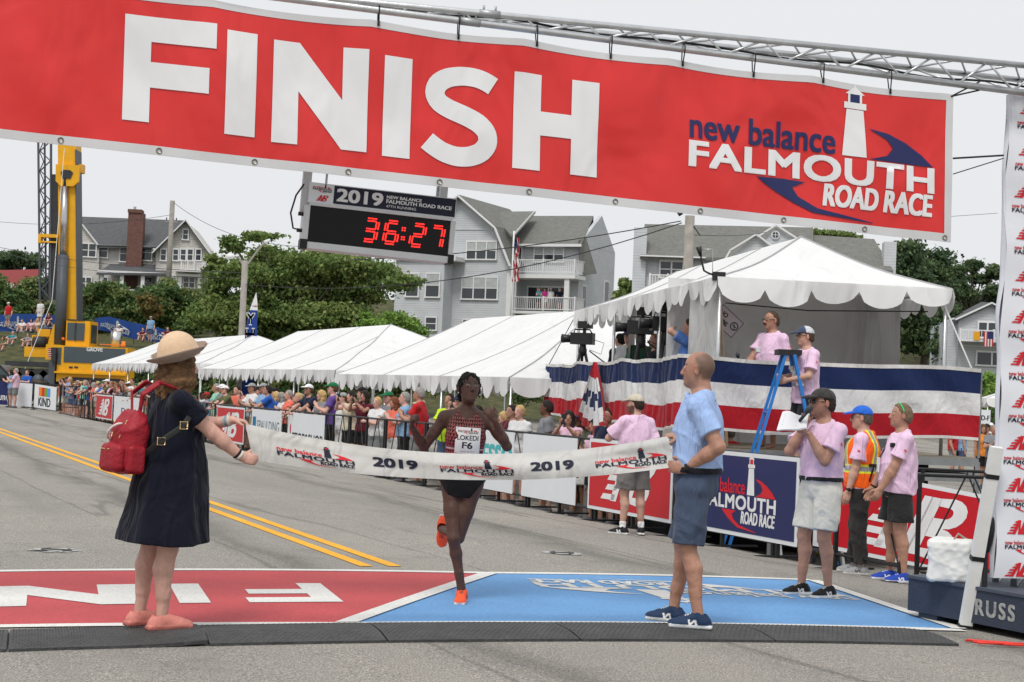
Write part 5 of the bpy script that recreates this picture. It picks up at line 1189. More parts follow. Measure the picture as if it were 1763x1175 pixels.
mb = MB(); mb.grid(lambda u, v: _px * (2 * u - 1) + _pz * (2 * v - 1) + np.array([.03 * v * (1 - u), -.03 * math.sin(u * 4) - .03 * v * v, .022 * math.sin(u * 5 + 1) * (.3 + v) + .02 * u]), 8, 8); mb.build('sheet', mat('paper', (.8, .8, .83), .7), pa, True)
pr = Print()
for i in range(7): pr.rect(.12, .12 + (.7 if i % 3 else .5), .80 - i * .09, .815 - i * .09, mat('print_grey', (.35, .35, .38), .8))
pr.build('print_lines', pa, lambda u, v, l: tuple(_px * (2 * u - 1) + _pz * (2 * v - 1) + np.array([.03 * v * (1 - u), -.03 * math.sin(u * 4) - .03 * v * v - .003, .022 * math.sin(u * 5 + 1) * (.3 + v) + .02 * u + .001])))
mb = MB(); mb.grid(lambda u, v: _px * (2 * u - 1) + _pz * (2 * v - 1) + np.array([.008 + .03 * v * (1 - u), .005 - .03 * math.sin(u * 4) - .03 * v * v, -.008 + .022 * math.sin(u * 5 + 1) * (.3 + v) + .02 * u]), 8, 8); mb.build('sheet', MATS['paper'], pa, True)
def mic(pos, dr, label):
    m_ = empty('microphone', pos, 0, label, 'microphone'); d = unit(dr); mb = MB(); mb.tube([np.zeros(3), d * .16], [.011, .016], 10); mb.build('handle', M_dark, m_, True); mb = MB()
    mb.tube([d * .155, d * .165, d * .185, d * .21, d * .225], [.016, .025, .028, .024, .008], 12); mb.build('grille', mat('mic_grille', (.05, .05, .055), .5, .3, 200), m_, True); return m_
hw_ = A.world(A.hd(.03, .16, -.10)); wr_ = A.world(A.wr[1]); _m0, _m1 = P(1368, 736, 13.5), P(1396, 701, 13.46); mic(_m0, _m1 - _m0, 'black microphone held up to the mouth of the announcer with the paper')
# man in the orange safety vest
vy = rad(70); vp = GP(1478, 989)
def vestcol(f):
    def fn(V, c):
        q = (V - f.TZ) @ f.T + v3(0, 0, .95); z = q[:, 2]; x = np.abs(q[:, 0]); out = np.tile(np.array(srgb(255, 104, 30)), (len(V), 1))
        yel = np.array(srgb(232, 240, 60)); sil = np.array((.33, .34, .35))
        b = np.abs(z - 1.10); out = np.where((b < .045)[:, None], yel, out); out = np.where((b < .025)[:, None], sil, out)
        v = np.abs(x - (.095 + .03 * np.clip((1.45 - z) / .3, 0, 1))); up = z > 1.14; out = np.where((up & (v < .038))[:, None], yel, out); out = np.where((up & (v < .020))[:, None], sil, out); return out
    return fn
Vv = Figure(H=1.66, skin=SK_LIGHT, girth=1.12, head=(.08, -.04, 0), res=.0065, L=(-.235, .10, .86), R=(.235, .08, .86), Lh=dict(palm=(1, .2, 0), thumb=(0, 1, 0), curl=.35), Rh=dict(palm=(-1, .2, 0), thumb=(0, 1, 0), curl=.35), Rf=(.10, .06, .088), Lf=(-.10, -.04, .088))
Vv.hairline = brown((95, 84, 76)); Vv.body().hair(brown((92, 82, 74)), 'short', .007, .03).shirt(PINK, hem=.90, sleeve=.72, loose=.028).bottoms(srgb(52, 50, 50), end=1.93, e=.02, flare=.02, name='trousers')
S = Sdf(); st = [(z, w + .012, d + .014, cx, cy) for (z, w, d, cx, cy) in Vv.torso_st(.045) if z > -.06]; S.u(Loft(Vv.TZ, Vv.T, st)); 
for sd in (1, -1): S.u(Cone(Vv.t(sd * .05, -.015, 1.45), Vv.t(sd * .13, -.012, 1.425), .066, .066), .04); S.sub(Cone(Vv.sh[sd] + v3(sd * .075, 0, -.11), Vv.sh[sd] + v3(sd * .07, 0, .02), .075, .09), .02)
S.cut(v3(0, .6, 1), Vv.t(0, 0, 1.475)); S.cut(v3(0, 0, -1), Vv.t(0, 0, .90)); S.noise(wrinkle(.003, 12, 1)); Vv.add('safety_vest', S, lambda V: np.zeros((len(V), 3)), colfn=vestcol(Vv), h=.007)
Vv.cap(srgb(44, 104, 205)).glasses().watch(-1).shoes(srgb(150, 150, 152), sole=(.6, .58, .56), accent=(.05, .05, .05)); Vv.make(vp, vy, 'man in orange safety vest and bright blue cap'); nb_sleeve(Vv, -1)
# man in pink beside the barrier frame
py_ = rad(92); pp = GP(1541, 1002)
K = Figure(H=1.70, skin=SK_TAN, girth=1.32, lean=-.03, head=(.02, .02, 0), res=.0065, L=(-.20, .25, .86), R=(.24, .20, .88), Lp=(-.6, -1, 0), Lh=dict(palm=(1, .1, 0), thumb=(0, 1, .2), curl=.4), Rh=dict(palm=(-1, .1, 0), thumb=(0, 1, 0), curl=.4), Rf=(.11, .02, .088), Lf=(-.11, -.05, .088), Ltoe=(-.05, 1, 0))
K.hairline = brown((120, 100, 84)); K.body().hair(brown((118, 98, 80)), 'short', .010, .035).shirt(PINK, hem=.87, sleeve=.70, loose=.03).bottoms(srgb(44, 44, 45), end=.80, e=.025, flare=.045); lanyard(K, True, -.02, (.03, .03, .03))
S = Sdf()
for a in np.linspace(-1.6, 1.6, 9)[:-1]:
    p_ = lambda q: K.hd(.088 * math.sin(q), -.01 + .03 * math.cos(q), .045 + .082 * math.cos(q)); S.u(Cone(p_(a), p_(a + .4), .006, .006), .002)
K.add('green_sunglasses', S, srgb(60, 220, 130), h=.005)
S = Sdf(); S.u(Box(K.t(-.14, .12, 1.335), v3(.035, .02, .022), K.T, .008)); K.add('radio_microphone', S, (.015, .015, .015), h=.006)
K.watch(1).shoes(srgb(28, 66, 170), sole=(.7, .72, .78), accent=NBN); K.make(pp, py_, 'grey-haired man in pink shirt, black shorts and blue shoes'); nb_sleeve(K, -1)
# bald man with a headset half hidden behind the announcer
by = rad(75); bpz = GP(1396, 952)
Q = Figure(H=1.66, skin=SK_PINK, girth=1.1, head=(0, -.08, 0), res=.009, L=(-.16, .22, 1.0), R=(.16, .30, 1.05), Rf=(.1, .05, .088), Lf=(-.1, -.03, .088)); Q.hairline = brown((150, 120, 100)); Q.body().shirt(srgb(66, 80, 108), hem=.9, sleeve=.6).bottoms(srgb(208, 200, 186), end=.9).glasses(dark=False)
Q.shoes(srgb(24, 40, 62), sole=srgb(190, 205, 60), accent=(.1, .1, .1)); Q.make(bpz, by, 'bald man with glasses standing half hidden behind the announcer')
# man in a beige cap with his back turned, by the red sign
cy2 = rad(28); cp2 = GP(1088, 921)
Cc = Figure(H=1.64, skin=SK_LIGHT, girth=1.12, head=(.55, -.06, 0), res=.008, L=(-.14, .36, 1.22), Lp=(-1, -.3, -.8), R=(.24, .05, .88), Rh=dict(palm=(-1, .1, 0), thumb=(0, 1, 0)), Rf=(.13, .0, .088), Lf=(-.13, .02, .088), Rtoe=(.5, 1, 0), Ltoe=(-.6, 1, 0))
Cc.hairline = brown((60, 42, 30)); Cc.beard = (brown((62, 44, 32)), .85); Cc.body().hair(brown((48, 36, 28)), 'short', .009, .02).shirt(PINK, hem=.88, sleeve=.75, loose=.035).bottoms(srgb(118, 114, 112), end=.86, e=.025, flare=.04).cap(srgb(196, 188, 170), srgb(176, 168, 152)).shoes(srgb(22, 22, 24), sole=(.75, .75, .75), accent=NBN, sock=(.75, .75, .75)); Cc.make(cp2, cy2, 'bearded man in pink shirt and beige cap with his back turned')
# man in red behind the tape holder
rr_ = GP(1248, 935); Rd = Figure(H=1.66, skin=SK_TAN, girth=1.15, head=(.3, 0, 0), res=.012, fingers=False); Rd.hairline = brown((120, 112, 104)); Rd.body().hair(brown((110, 100, 92)), 'short', .008, .03).shirt(srgb(200, 26, 36), hem=.88, sleeve=.7).bottoms(srgb(60, 60, 66), end=.9).shoes((.03, .03, .03)); Rd.make(rr_, rad(25), 'grey-haired man in red shirt behind the balding man in blue')
# ------------------------------------------------------------------ steel barricades along the crowd line, with printed panels
BA = np.array([2.95, 18.0]); BU = unit(np.array([-.370, .929]))
def bpos(t): return BA + BU * t
def tpx(px, py=800):
    r = ray(px, py)[:2]; A_ = np.array([[r[0], -BU[0]], [r[1], -BU[1]]]); return np.linalg.solve(A_, BA)[1]
BLN, BHT = 2.28, 1.08
def _bm(name, fn, m=M_black): mb = MB(); fn(mb); return mb.mesh(name, m)
BAR = {'rail': _bm('rail', lambda m: m.tube([(0, 0, 0), (BLN, 0, 0)], .018, 6)), 'post': _bm('post', lambda m: m.box(-.02, .02, -.02, .02, .02, BHT)),
       'diag': _bm('brace', lambda m: m.tube([(0, 0, .16), (.42, 0, BHT - .02)], .009, 5)), 'foot': _bm('foot', lambda m: m.box(-.03, .03, -.45, .45, .0, .02))}
def barricade(p0, ang, label, group='barricades along the road'):
    z = float(gz(*p0)); b = empty('barricade', (p0[0], p0[1], z), ang, label, 'barricade', group)
    inst(BAR['rail'], 'top_rail', b, (0, 0, BHT)); inst(BAR['rail'], 'bottom_rail', b, (0, 0, .16))
    for x in (.02, BLN / 2, BLN - .02): inst(BAR['post'], 'post', b, (x, 0, 0))
    for i, x in enumerate((.05, .52, 1.19, 1.66)):
        o = inst(BAR['diag'], 'brace', b, (x, 0, 0))
        if i % 2: o.location = (x + .42, 0, 0); o.rotation_euler = (0, 0, math.pi)
    for x in (.02, BLN / 2, BLN - .02): inst(BAR['foot'], 'foot', b, (x, 0, 0))
    return b
BANG = math.atan2(BU[1], BU[0])
_names = {}
def ordinal(i): return ['first', 'second', 'third', 'fourth', 'fifth', 'sixth', 'seventh', 'eighth', 'ninth', 'tenth', 'eleventh', 'twelfth', 'thirteenth', 'fourteenth', 'fifteenth', 'sixteenth', 'seventeenth', 'eighteenth', 'nineteenth', 'twentieth'][i]
for k in range(25):
    t = -2.2 + k * 2.33
    lab = {0: 'black steel barricade holding the navy lighthouse sign', 1: 'black steel barricade behind the red sign near the bearded man', 2: 'black steel barricade holding the blank white sign', 3: 'black steel barricade holding the white sign with teal letters'}.get(k, 'black steel barricade with spectators leaning over its top rail')
    barricade(bpos(t), BANG, lab)
def sign(p0, p1, z0, z1, face, name, label, border=None, prn=None, off=-.035, cat='sign'):
    """flat panel between two ground points; prn(Print, width, height) draws it; seen from the road side"""
    p0, p1 = np.asarray(p0, float), np.asarray(p1, float); d = p1 - p0; w = np.linalg.norm(d); d = d / w; n = np.array([d[1], -d[0]])       # n points to the viewer when p0 is the left end
    g = float(gz(*((p0 + p1) / 2))); g0, g1 = float(gz(*p0)), float(gz(*p1)); r = empty(name, (p0[0] + n[0] * -off, p0[1] + n[1] * -off, 0), math.atan2(d[1], d[0]), label, cat, 'sign panels on the barricades')
    zz = lambda u: g0 + (g1 - g0) * u / w
    q = lambda u, v, o=0.0: (u, -o, zz(u) + z0 + v)
    mb = MB(); h = z1 - z0; mb.add([q(0, 0), q(w, 0), q(w, h), q(0, h), q(0, 0, -.012), q(w, 0, -.012), q(w, h, -.012), q(0, h, -.012)], [(0, 1, 2, 3), (5, 4, 7, 6), (0, 4, 5, 1), (1, 5, 6, 2), (2, 6, 7, 3), (3, 7, 4, 0)]); mb.build('panel', border or face, r)
    pr = Print()
    if border is not None: b = .045; pr.rect(b, w - b, b, h - b, face)
    if prn: prn(pr, w, h)
    if pr.items: pr.build('print', r, lambda u, v, l: q(u, v, .003 + .003 * l))
    return r
def by_px(a, b, *args, **k): return sign(bpos(tpx(a)), bpos(tpx(b)), *args, **k)
def lighted(pr, w, h): 
    L = w * .66; add_logo(pr, w * .16, h * .16, L, M_print_red, M_print_white, M_print_red, M_print_white, M_print_red); pr.items = [(q * [1, 1], f, m, l) for q, f, m, l in pr.items[:1] if len(q) == 4] + [(np.array([(p[0], h * .16 + (p[1] - h * .16) * 1.05) for p in q]), f, m, 1 + l) for q, f, m, l in pr.items[1:]]
def nbbig(pr, w, h, c=M_print_white): add_nb(pr, w * .18, h * .16, w * .66, h * .68, c, 1)
by_px(1192, 1381, .16, 1.09, M_sign_navy, 'sign_panel', 'navy sign with white lighthouse logo behind the balding man', M_sign_white, lighted)
by_px(1018, 1163, .16, 1.09, M_sign_red, 'sign_panel', 'red sign with white mark behind the bearded man in beige cap', M_sign_white, nbbig)
by_px(903, 996, .16, 1.07, M_sign_white, 'sign_panel', 'blank white sign panel next to the bunting end', None)
M_teal = mat('print_teal', srgb(70, 178, 182), .6)
by_px(818, 887, .16, 1.07, M_sign_white, 'sign_panel', 'white sign with teal letters behind the runner', None, lambda pr, w, h: pr.text('ESSO', w * .25, w * .97, h * .40, h * .76, M_teal, .07))
M_txt = mat('print_charcoal', (.035, .04, .05), .6)
def _stop(pr, w, h):
    pr.text('STOP&SHOP', w * .14, w * .97, h * .28, h * .52, M_txt, .05); pr.poly([(w * .085 + .05 * math.cos(a), h * .60 + .12 * math.sin(a)) for a in np.linspace(0, 6.28, 13)[:-1]], M_print_red, 1)
by_px(495, 558, .14, 1.05, M_sign_white, 'sign_panel', 'white sign with dark lettering and a red dot on the barricade', None, _stop)
def _spa(pr, w, h): pr.text('SPAULDING', w * .20, w * .95, h * .46, h * .72, cmat('print', 90, 110, 120), .0); pr.rect(w * .05, w * .16, h * .44, h * .80, cmat('print', 40, 110, 150), 1); pr.text('REHABILITATION', w * .20, w * .93, h * .20, h * .28, cmat('print', 120, 140, 150), 0)
by_px(432, 483, .14, 1.05, M_sign_white, 'sign_panel', 'white sign with thin grey capitals and a blue square', None, _spa)
by_px(372, 419, .14, 1.05, M_sign_red, 'sign_panel', 'square red sign with white mark beside the woman\'s outstretched arm', M_sign_white, nbbig)
by_px(193, 243, .14, 1.05, M_sign_white, 'sign_panel', 'white sign with handwritten word behind the red backpack', None, lambda pr, w, h: pr.text('poke', w * .28, w * .95, h * .28, h * .66, M_txt, 0))
by_px(162, 190, .14, 1.05, M_sign_red, 'sign_panel', 'small red sign with white mark beside the handwritten sign', M_sign_white, nbbig)
# where the line turns across: big red sign, right of the announcer
rs0, rs1 = P(1404, 800, 18.3)[:2], P(1765, 800, 18.0)[:2]
sign(rs0, rs1, .20, 1.10, M_sign_red, 'sign_panel', 'wide red sign with large white mark behind the men in pink', M_sign_white, lambda pr, w, h: add_nb(pr, w * .20, h * .14, w * .54, h * .72, M_print_white, 1))
_ra = math.atan2(*(rs1 - rs0)[::-1]); barricade(rs0 + [0, .0], _ra, 'black steel barricade holding the wide red sign')
# bare barricade frame standing on the road in front of it
fr0 = GP(1574, 1004)[:2]; fr1 = fr0 + np.array([2.28, .1]); fb = barricade(fr0, math.atan2(.1, 2.28), 'bare black barricade frame beside the grey-haired man in pink', None)
# far end: panels across the road
fk0, fk1, fk2, fk3 = [GP(a, 703)[:2] for a in (-25, 14, 16, 56)]
fy = 74.0
def fx(px): return np.array([(px - 881) / 2900 * fy, fy])
kx = lambda px: P(px, 690, fy)[:2]
def _kind(pr, w, h):
    for i, c in enumerate(((236, 130, 40), (200, 60, 50), (110, 160, 70), (90, 150, 215))): pr.rect(w * (.20 + .13 * i), w * (.33 + .13 * i), h * .52, h * .90, cmat('print', *c), 1)
    pr.text('KIND', w * .20, w * .74, h * .10, h * .46, M_txt, .03)
sign(kx(59), kx(97), .10, 1.12, M_sign_white, 'sign_panel', 'white sign with four coloured stripes across the far road end', None, _kind)
sign(kx(18), kx(55), .10, 1.12, M_sign_white, 'sign_panel', 'plain white sign behind the two men at the far road end', None)
sign(kx(-24), kx(13), .10, 1.12, M_sign_navy, 'sign_panel', 'navy sign beside the dark pickup at the far road end', None, lambda pr, w, h: pr.text('FALMOUTH', w * .1, w * .95, h * .2, h * .4, M_print_white, .04))
for a in (-30, 16, 58): barricade(kx(a), math.atan2(kx(97)[1] - kx(59)[1], kx(97)[0] - kx(59)[0]), 'black steel barricade across the far road end', 'barricades across the far road end')

# ------------------------------------------------------------------ announcers' stage
SD1 = np.array([-math.sin(rad(7.8)), math.cos(rad(7.8))]); SD2 = np.array([SD1[1], -SD1[0]]); S0 = np.array([2.15, 20.9]); SLEN, SWID = 10.6, 3.85
def sg(a, b): return S0 + SD2 * a + SD1 * b           # a to the right along the front, b back along the side
def s3(a, b, z): q = sg(a, b); return np.array([q[0], q[1], z])
FLR = .92
stage = empty('stage', s3(0, 0, 0), 0, 'raised aluminium stage platform behind the bunting', 'stage'); sl_ = lambda p: np.asarray(p) - np.array(stage.location)
M_grey = mat('stage_grey', (.23, .24, .245), .6, .2, 5, .1, 30, metal=.2); M_ply = mat('plywood', (.24, .20, .15), .8, .2, 3)
SM = Matrix(((SD2[0], SD1[0], 0), (SD2[1], SD1[1], 0), (0, 0, 1))).to_4x4()
nb_ = 0
for i in range(2):
    for j in range(5):
        mb = MB(); mb.box(i * 1.925 + .01, (i + 1) * 1.925 - .01, j * 2.12 + .01, (j + 1) * 2.12 - .01, FLR - .05, FLR, SM); mb.build('deck_panel', M_ply, stage)
for z in (.16, .42, .66, FLR - .06):
    for a, b in (((0, 0), (SWID, 0)), ((0, 0), (0, SLEN)), ((SWID, 0), (SWID, SLEN))):
        mb = MB(); h_ = .10 if z > .3 else .06; mb.beam(SM @ Vector((a[0], a[1], z)), SM @ Vector((b[0], b[1], z)), .05, h_); mb.build('edge_beam', M_grey, stage)
for a in (0.0, SWID / 2, SWID):
    for b in np.arange(0, SLEN + .1, SLEN / 5):
        g = float(gz(*sg(a, b))); mb = MB(); mb.beam(SM @ Vector((a, b, g)), SM @ Vector((a, b, FLR - .05)), .06); mb.build('leg', M_grey, stage)
for b in range(5):
    for s_ in (0, 1): mb = MB(); b0, b1 = b * SLEN / 5, (b + 1) * SLEN / 5; mb.beam(SM @ Vector((.0, b0 if s_ else b1, .0)), SM @ Vector((0, b1 if s_ else b0, FLR - .1)), .03); mb.build('cross_brace', M_grey, stage)
for s_ in (0, 1): mb = MB(); mb.beam(SM @ Vector((.0 if s_ else SWID / 2, 0, .0)), SM @ Vector((SWID / 2 if s_ else 0, 0, FLR - .1)), .03); mb.build('cross_brace', M_grey, stage)
mb = MB(); mb.box(.5, .52, .6, SLEN, -.45, FLR - .06, SM); mb.box(.5, SWID - .1, SLEN - .3, SLEN - .28, -.45, FLR - .06, SM); mb.box(SWID - .3, SWID - .28, .9, SLEN, -.45, FLR - .06, SM); mb.box(.4, SWID - .3, 2.0, 2.02, -.45, FLR - .06, SM); mb.build('shade_backdrop', fab(26, 27, 30), stage, kind='stuff')  # dark sheets added under the deck as its shaded inside, hiding what lies beyond
BT, BB = 2.03, 1.16
for (a, b) in [(0, q) for q in np.arange(0, SLEN + .1, SLEN / 5)] + [(SWID / 2, 0), (SWID, 0)]: mb = MB(); mb.tube([SM @ Vector((a + .03, b + .03, FLR)), SM @ Vector((a + .03, b + .03, BT - .03))], .02, 8); mb.build('rail_post', M_grey, stage)
mb = MB(); mb.tube([SM @ Vector((.03, SLEN, BT - .03)), SM @ Vector((.03, .03, BT - .03)), SM @ Vector((SWID, .03, BT - .03))], .02, 8); mb.build('guard_rail', M_grey, stage)
# pleated flag bunting wrapped round side and front
bunting = empty('stage_bunting', s3(0, 0, 0), 0, 'long navy, white and red cloth bunting wrapped round the stage rail', 'bunting')
TOT = SLEN + SWID
def bunp(u, v):      # u metres: 0 = far end of the side, SLEN = corner, TOT = right end ; v 0 bottom .. 1 top
    swag = .035 * math.sin(u * 1.9) * (1 - v) + .028 * math.sin(u * 1.9 + .6) * v + (-.05 * math.exp(-((u - SLEN - 1.55) / .15) ** 2) * 0)
    pin = -.05 * (1 - abs(2 * ((u / 1.75) % 1) - 1)) * (1 if u < SLEN else .5)
    # oblique gathers
    ph = u * 17 + (v - .5) * 5.5 * math.sin(u * 1.8); dep = .022 * math.sin(ph) + .013 * math.sin(ph * 2.3 + 1) + .02 * math.sin(u * 5 + 3 * v)
    if u > SLEN: dep = .012 * math.sin(u * 6 + 4 * v) + .016 * math.sin(u * 2.2 - 3 * v) + .012 * math.sin((u - SLEN) * 9 + (v - .6) * 9)
    z = BB + (BT - BB) * v + swag * .6 + pin * .6
    o = .045 + dep
    if u <= SLEN - .05: a, b = -o, SLEN - u
    elif u >= SLEN + .05: a, b = u - SLEN, -o
    else:
        t = (u - SLEN + .05) / .1 * math.pi / 2; a, b = .05 - (.05 + o) * math.cos(t), .05 - (.05 + o) * math.sin(t)
    return SM @ Vector((a, b, z))
for nm, v0, v1, m in (('navy_stripe', .66, 1.0, fab(28, 42, 82)), ('white_stripe', .335, .66, fab(214, 213, 214)), ('red_stripe', .0, .335, fab(168, 28, 40))):
    mb = MB(); mb.grid(lambda a, b: bunp(a * TOT, v0 + (v1 - v0) * b), 560, 7); mb.build(nm, m, bunting, True)
M_edge = fab(205, 203, 200)
for v0, v1 in ((.975, 1.03), (-.03, .012)): mb = MB(); mb.grid(lambda a, b: bunp(a * TOT, v0 + (v1 - v0) * b) + Vector((-.006, -.006, 0)), 560, 1); mb.build('white_edging', M_edge, bunting, True)
# fan of gathered bunting hanging over the side
fan = empty('fan_bunting', s3(0, 5.3, 0), 0, 'pleated fan of red, white and blue bunting draped over the stage rail', 'bunting')
fm = [fab(168, 28, 40), fab(216, 215, 216), fab(28, 42, 82)]
def fanp(th, r):     # th 0..1 across the fold, r 0..1 outward
    a = (th - .5) * 1.25; rr = r * 1.18; pl = .05 * math.sin(th * 34) * (.3 + r); x = math.sin(a) * rr * 2.0 + .05 * math.sin(r * 5) * th; z = BT + .03 - math.cos(a) * rr * (1.0 if th > .5 else .92)
    return Vector((-(.10 + .05 * abs(math.sin(th * 17)) + pl * .5), -x, z))
mb = MB(); NT, NR = 68, 30
vs = [fanp(i / NT, .03 + .97 * j / NR) for j in range(NR + 1) for i in range(NT + 1)]; base = SM @ Vector((0, 5.3, 0))
R3 = SM.to_3x3(); mb.add([R3 @ Vector((p[0], p[1], p[2])) for p in vs], [])
mb.f = [(j * (NT + 1) + i, j * (NT + 1) + i + 1, (j + 1) * (NT + 1) + i + 1, (j + 1) * (NT + 1) + i) for j in range(NR) for i in range(NT)]
def fcol(i, j):
    t, r = i / NT, j / NR
    if t > .86 or t < .06: return 0
    if r < .22: return 0
    if r < .42: return 1 if int(t * 16) % 3 else 2
    if r < .64: return 2 if (int(t * 11) + (r > .53)) % 4 else 1
    if r < .84: return 1
    return 0
mb.m = [fcol(i, j) for j in range(NR) for i in range(NT)]; mb.build('pleated_cloth', fm, fan, True)

# ------------------------------------------------------------------ tents
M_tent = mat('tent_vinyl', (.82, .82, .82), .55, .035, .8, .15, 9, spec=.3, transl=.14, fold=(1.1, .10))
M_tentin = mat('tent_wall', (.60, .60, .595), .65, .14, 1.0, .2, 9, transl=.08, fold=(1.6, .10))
M_seam = mat('tent_seam', (.40, .40, .41), .7)
def tent(name, label, c0, ax, W_, L_, ze, zr, bays, scal, hip, posts=True, vd=.30, group=None, wid_scal=None, sag=.05, hipf=None):
    """hip-roofed frame tent. c0: eave corner; ax: long direction (2D unit); the width runs to the right of it"""
    ax = np.asarray(ax, float); wx = np.array([ax[1], -ax[0]]); t = empty(name, (c0[0], c0[1], 0), 0, label, 'tent', group)
    p = lambda w, l, z: Vector((wx[0] * w + ax[0] * l, wx[1] * w + ax[1] * l, z))
    def roof(w, l):
        d = min(w, W_ - w, l * (W_ / 2) / hip, (L_ - l) * (W_ / 2) / hipf); k = max(0, d) / (W_ / 2); return ze + (zr - ze) * k - sag * math.sin(math.pi * k) * (1 + .3 * math.sin(l * 2.2))
    hipf = hipf or hip
    A, B_, C, D, R1, R2 = (0, 0), (W_, 0), (W_, L_), (0, L_), (W_ / 2, hip), (W_ / 2, L_ - hipf)
    def panel(nm, q0, q1, r1, r0, n, m):
        mb = MB(); f = lambda u, v: (lambda a, b: p(a, b, roof(a, b)))(*[(q0[i] * (1 - u) + q1[i] * u) * (1 - v) + (r0[i] * (1 - u) + r1[i] * u) * v for i in (0, 1)]); mb.grid(f, n, m); return mb.build(nm, M_tent, t, True)
    panel('roof_panel', D, A, R1, R2, 36, 14); panel('roof_panel', B_, C, R2, R1, 36, 14); panel('roof_panel', A, B_, R1, R1, 20, 14); panel('roof_panel', C, D, R2, R2, 20, 14)
    sm = MB(); nb = bays                                 # seams down the slopes
    for i in range(1, nb):
        l = L_ * i / nb
        for side in (0, 1):
            wq = [min(W_ / 2, l * (W_ / 2) / hip, (L_ - l) * (W_ / 2) / hipf) * q / 8 for q in range(9)]; mbs = MB(); mbs.tube([p(w if side == 0 else W_ - w, l, roof(w, l) + .006) for w in wq], .012, 4, False); mbs.build('seam', M_seam, t)
    for q, r_ in ((A, R1), (B_, R1), (C, R2), (D, R2)):
        mbs = MB(); mbs.tube([p(q[0] + (r_[0] - q[0]) * k / 8, q[1] + (r_[1] - q[1]) * k / 8, roof(q[0] + (r_[0] - q[0]) * k / 8, q[1] + (r_[1] - q[1]) * k / 8) + .006) for k in range(9)], .014, 4, False); mbs.build('seam', M_seam, t)
    for (q0, q1, ln) in ((A, B_, W_), (B_, C, L_), (C, D, L_), (D, A, L_)):
        sw = (wid_scal if (wid_scal and ln == W_) else scal); n = max(1, round(ln / sw)); mb = MB(); n2 = 10; nx = n * n2
        dx, dy = (q1[0] - q0[0]), (q1[1] - q0[1]); L2 = math.hypot(dx, dy); ox, oy = dy / L2, -dx / L2; vs = []
        for j in range(5):
            for i in range(nx + 1):
                u = i / nx; ph = (i % n2) / n2; sc = abs(math.sin(math.pi * ph)) ** .42; dep = vd * (.36 + .64 * sc) * (1 + .12 * math.sin(i // n2 * 2.7)); v = j / 4
                o = .012 + .035 * v * math.sin(i // n2 * 1.9 + 1) + .012 * math.sin(u * 60); vs.append(p(q0[0] + dx * u + ox * o, q0[1] + dy * u + oy * o, ze + .01 - dep * v - .03 * math.sin(u * ln * 2.0) * v))
        mb.add(vs, [(j * (nx + 1) + i, j * (nx + 1) + i + 1, (j + 1) * (nx + 1) + i + 1, (j + 1) * (nx + 1) + i) for j in range(4) for i in range(nx)]); mb.build('valance', M_tent, t, True)
    if posts:
        for i in range(bays + 1):
            for w in (0.06, W_ - .06):
                l = .06 + (L_ - .12) * i / bays; q = np.array(c0) + wx * w + ax * l; g = posts if posts is not True else float(gz(*q)); mb = MB(); mb.tube([p(w, l, g), p(w, l, ze)], .025, 8); mb.build('pole', M_alu, t, True)
        for w in (.06, W_ - .06, W_ / 2):
            mb = MB(); z = ze - .03 if w != W_ / 2 else zr - .12; mb.tube([p(w, .06 if w != W_ / 2 else hip, z), p(w, L_ - .06 if w != W_ / 2 else L_ - hipf, z)], .022, 6); mb.build('frame_tube', M_alu, t, True)
    return t, p
tc0 = P(1235, 480, 21.3)[:2]; st_tent, sp = tent('stage_tent', 'white scalloped canopy over the announcers\' stage', tc0, SD1, 3.12, 10.3, 3.07, 3.80, 3, .50, 1.55, posts=FLR, vd=.30, wid_scal=.62, sag=.06)
TWx = np.array([SD1[1], -SD1[0]])
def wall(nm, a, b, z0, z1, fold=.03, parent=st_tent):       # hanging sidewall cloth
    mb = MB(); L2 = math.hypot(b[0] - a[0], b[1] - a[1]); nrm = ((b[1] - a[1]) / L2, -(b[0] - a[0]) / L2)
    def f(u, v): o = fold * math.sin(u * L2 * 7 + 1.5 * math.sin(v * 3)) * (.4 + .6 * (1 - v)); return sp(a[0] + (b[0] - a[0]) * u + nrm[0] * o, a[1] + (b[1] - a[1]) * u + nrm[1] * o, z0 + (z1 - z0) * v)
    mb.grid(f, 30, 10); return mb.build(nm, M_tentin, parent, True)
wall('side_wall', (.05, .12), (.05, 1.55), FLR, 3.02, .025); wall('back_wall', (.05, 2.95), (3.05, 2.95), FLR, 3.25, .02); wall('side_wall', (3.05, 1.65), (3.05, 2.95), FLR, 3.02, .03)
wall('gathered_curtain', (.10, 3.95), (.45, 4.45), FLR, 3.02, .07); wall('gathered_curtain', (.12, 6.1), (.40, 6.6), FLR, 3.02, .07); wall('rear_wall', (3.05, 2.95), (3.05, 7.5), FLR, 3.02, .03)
mb = MB(); mb.beam(sp(.30, .35, FLR + .0), sp(.17, .50, 2.98), .03, .03); mb.build('wooden_stake', mat('light_wood', (.52, .40, .25), .8, .15, 6), st_tent)
mb = MB(); mb.tube([sp(.25, .5, 2.78), sp(1.4, .6, 2.74), sp(3.0, .5, 2.8)], .008, 5); mb.build('light_cable', M_rope, st_tent)
for l in (10.3,): mb = MB(); mb.tube([sp(-.02, l, 2.95), sp(-1.1, l + .6, .6)], .008, 5); mb.build('guy_line', M_rope, st_tent)
mb = MB(); mb.tube([sp(3.0, .06, 2.95), sp(3.45, -.10, 1.9)], .012, 5); mb.build('guy_line', M_white, st_tent)
lamp = empty('clip_lamp', sp(.0, .05, 3.09) + Vector((tc0[0], tc0[1], 0)), 0, 'black clip lamp on the near corner of the stage canopy', 'lamp')
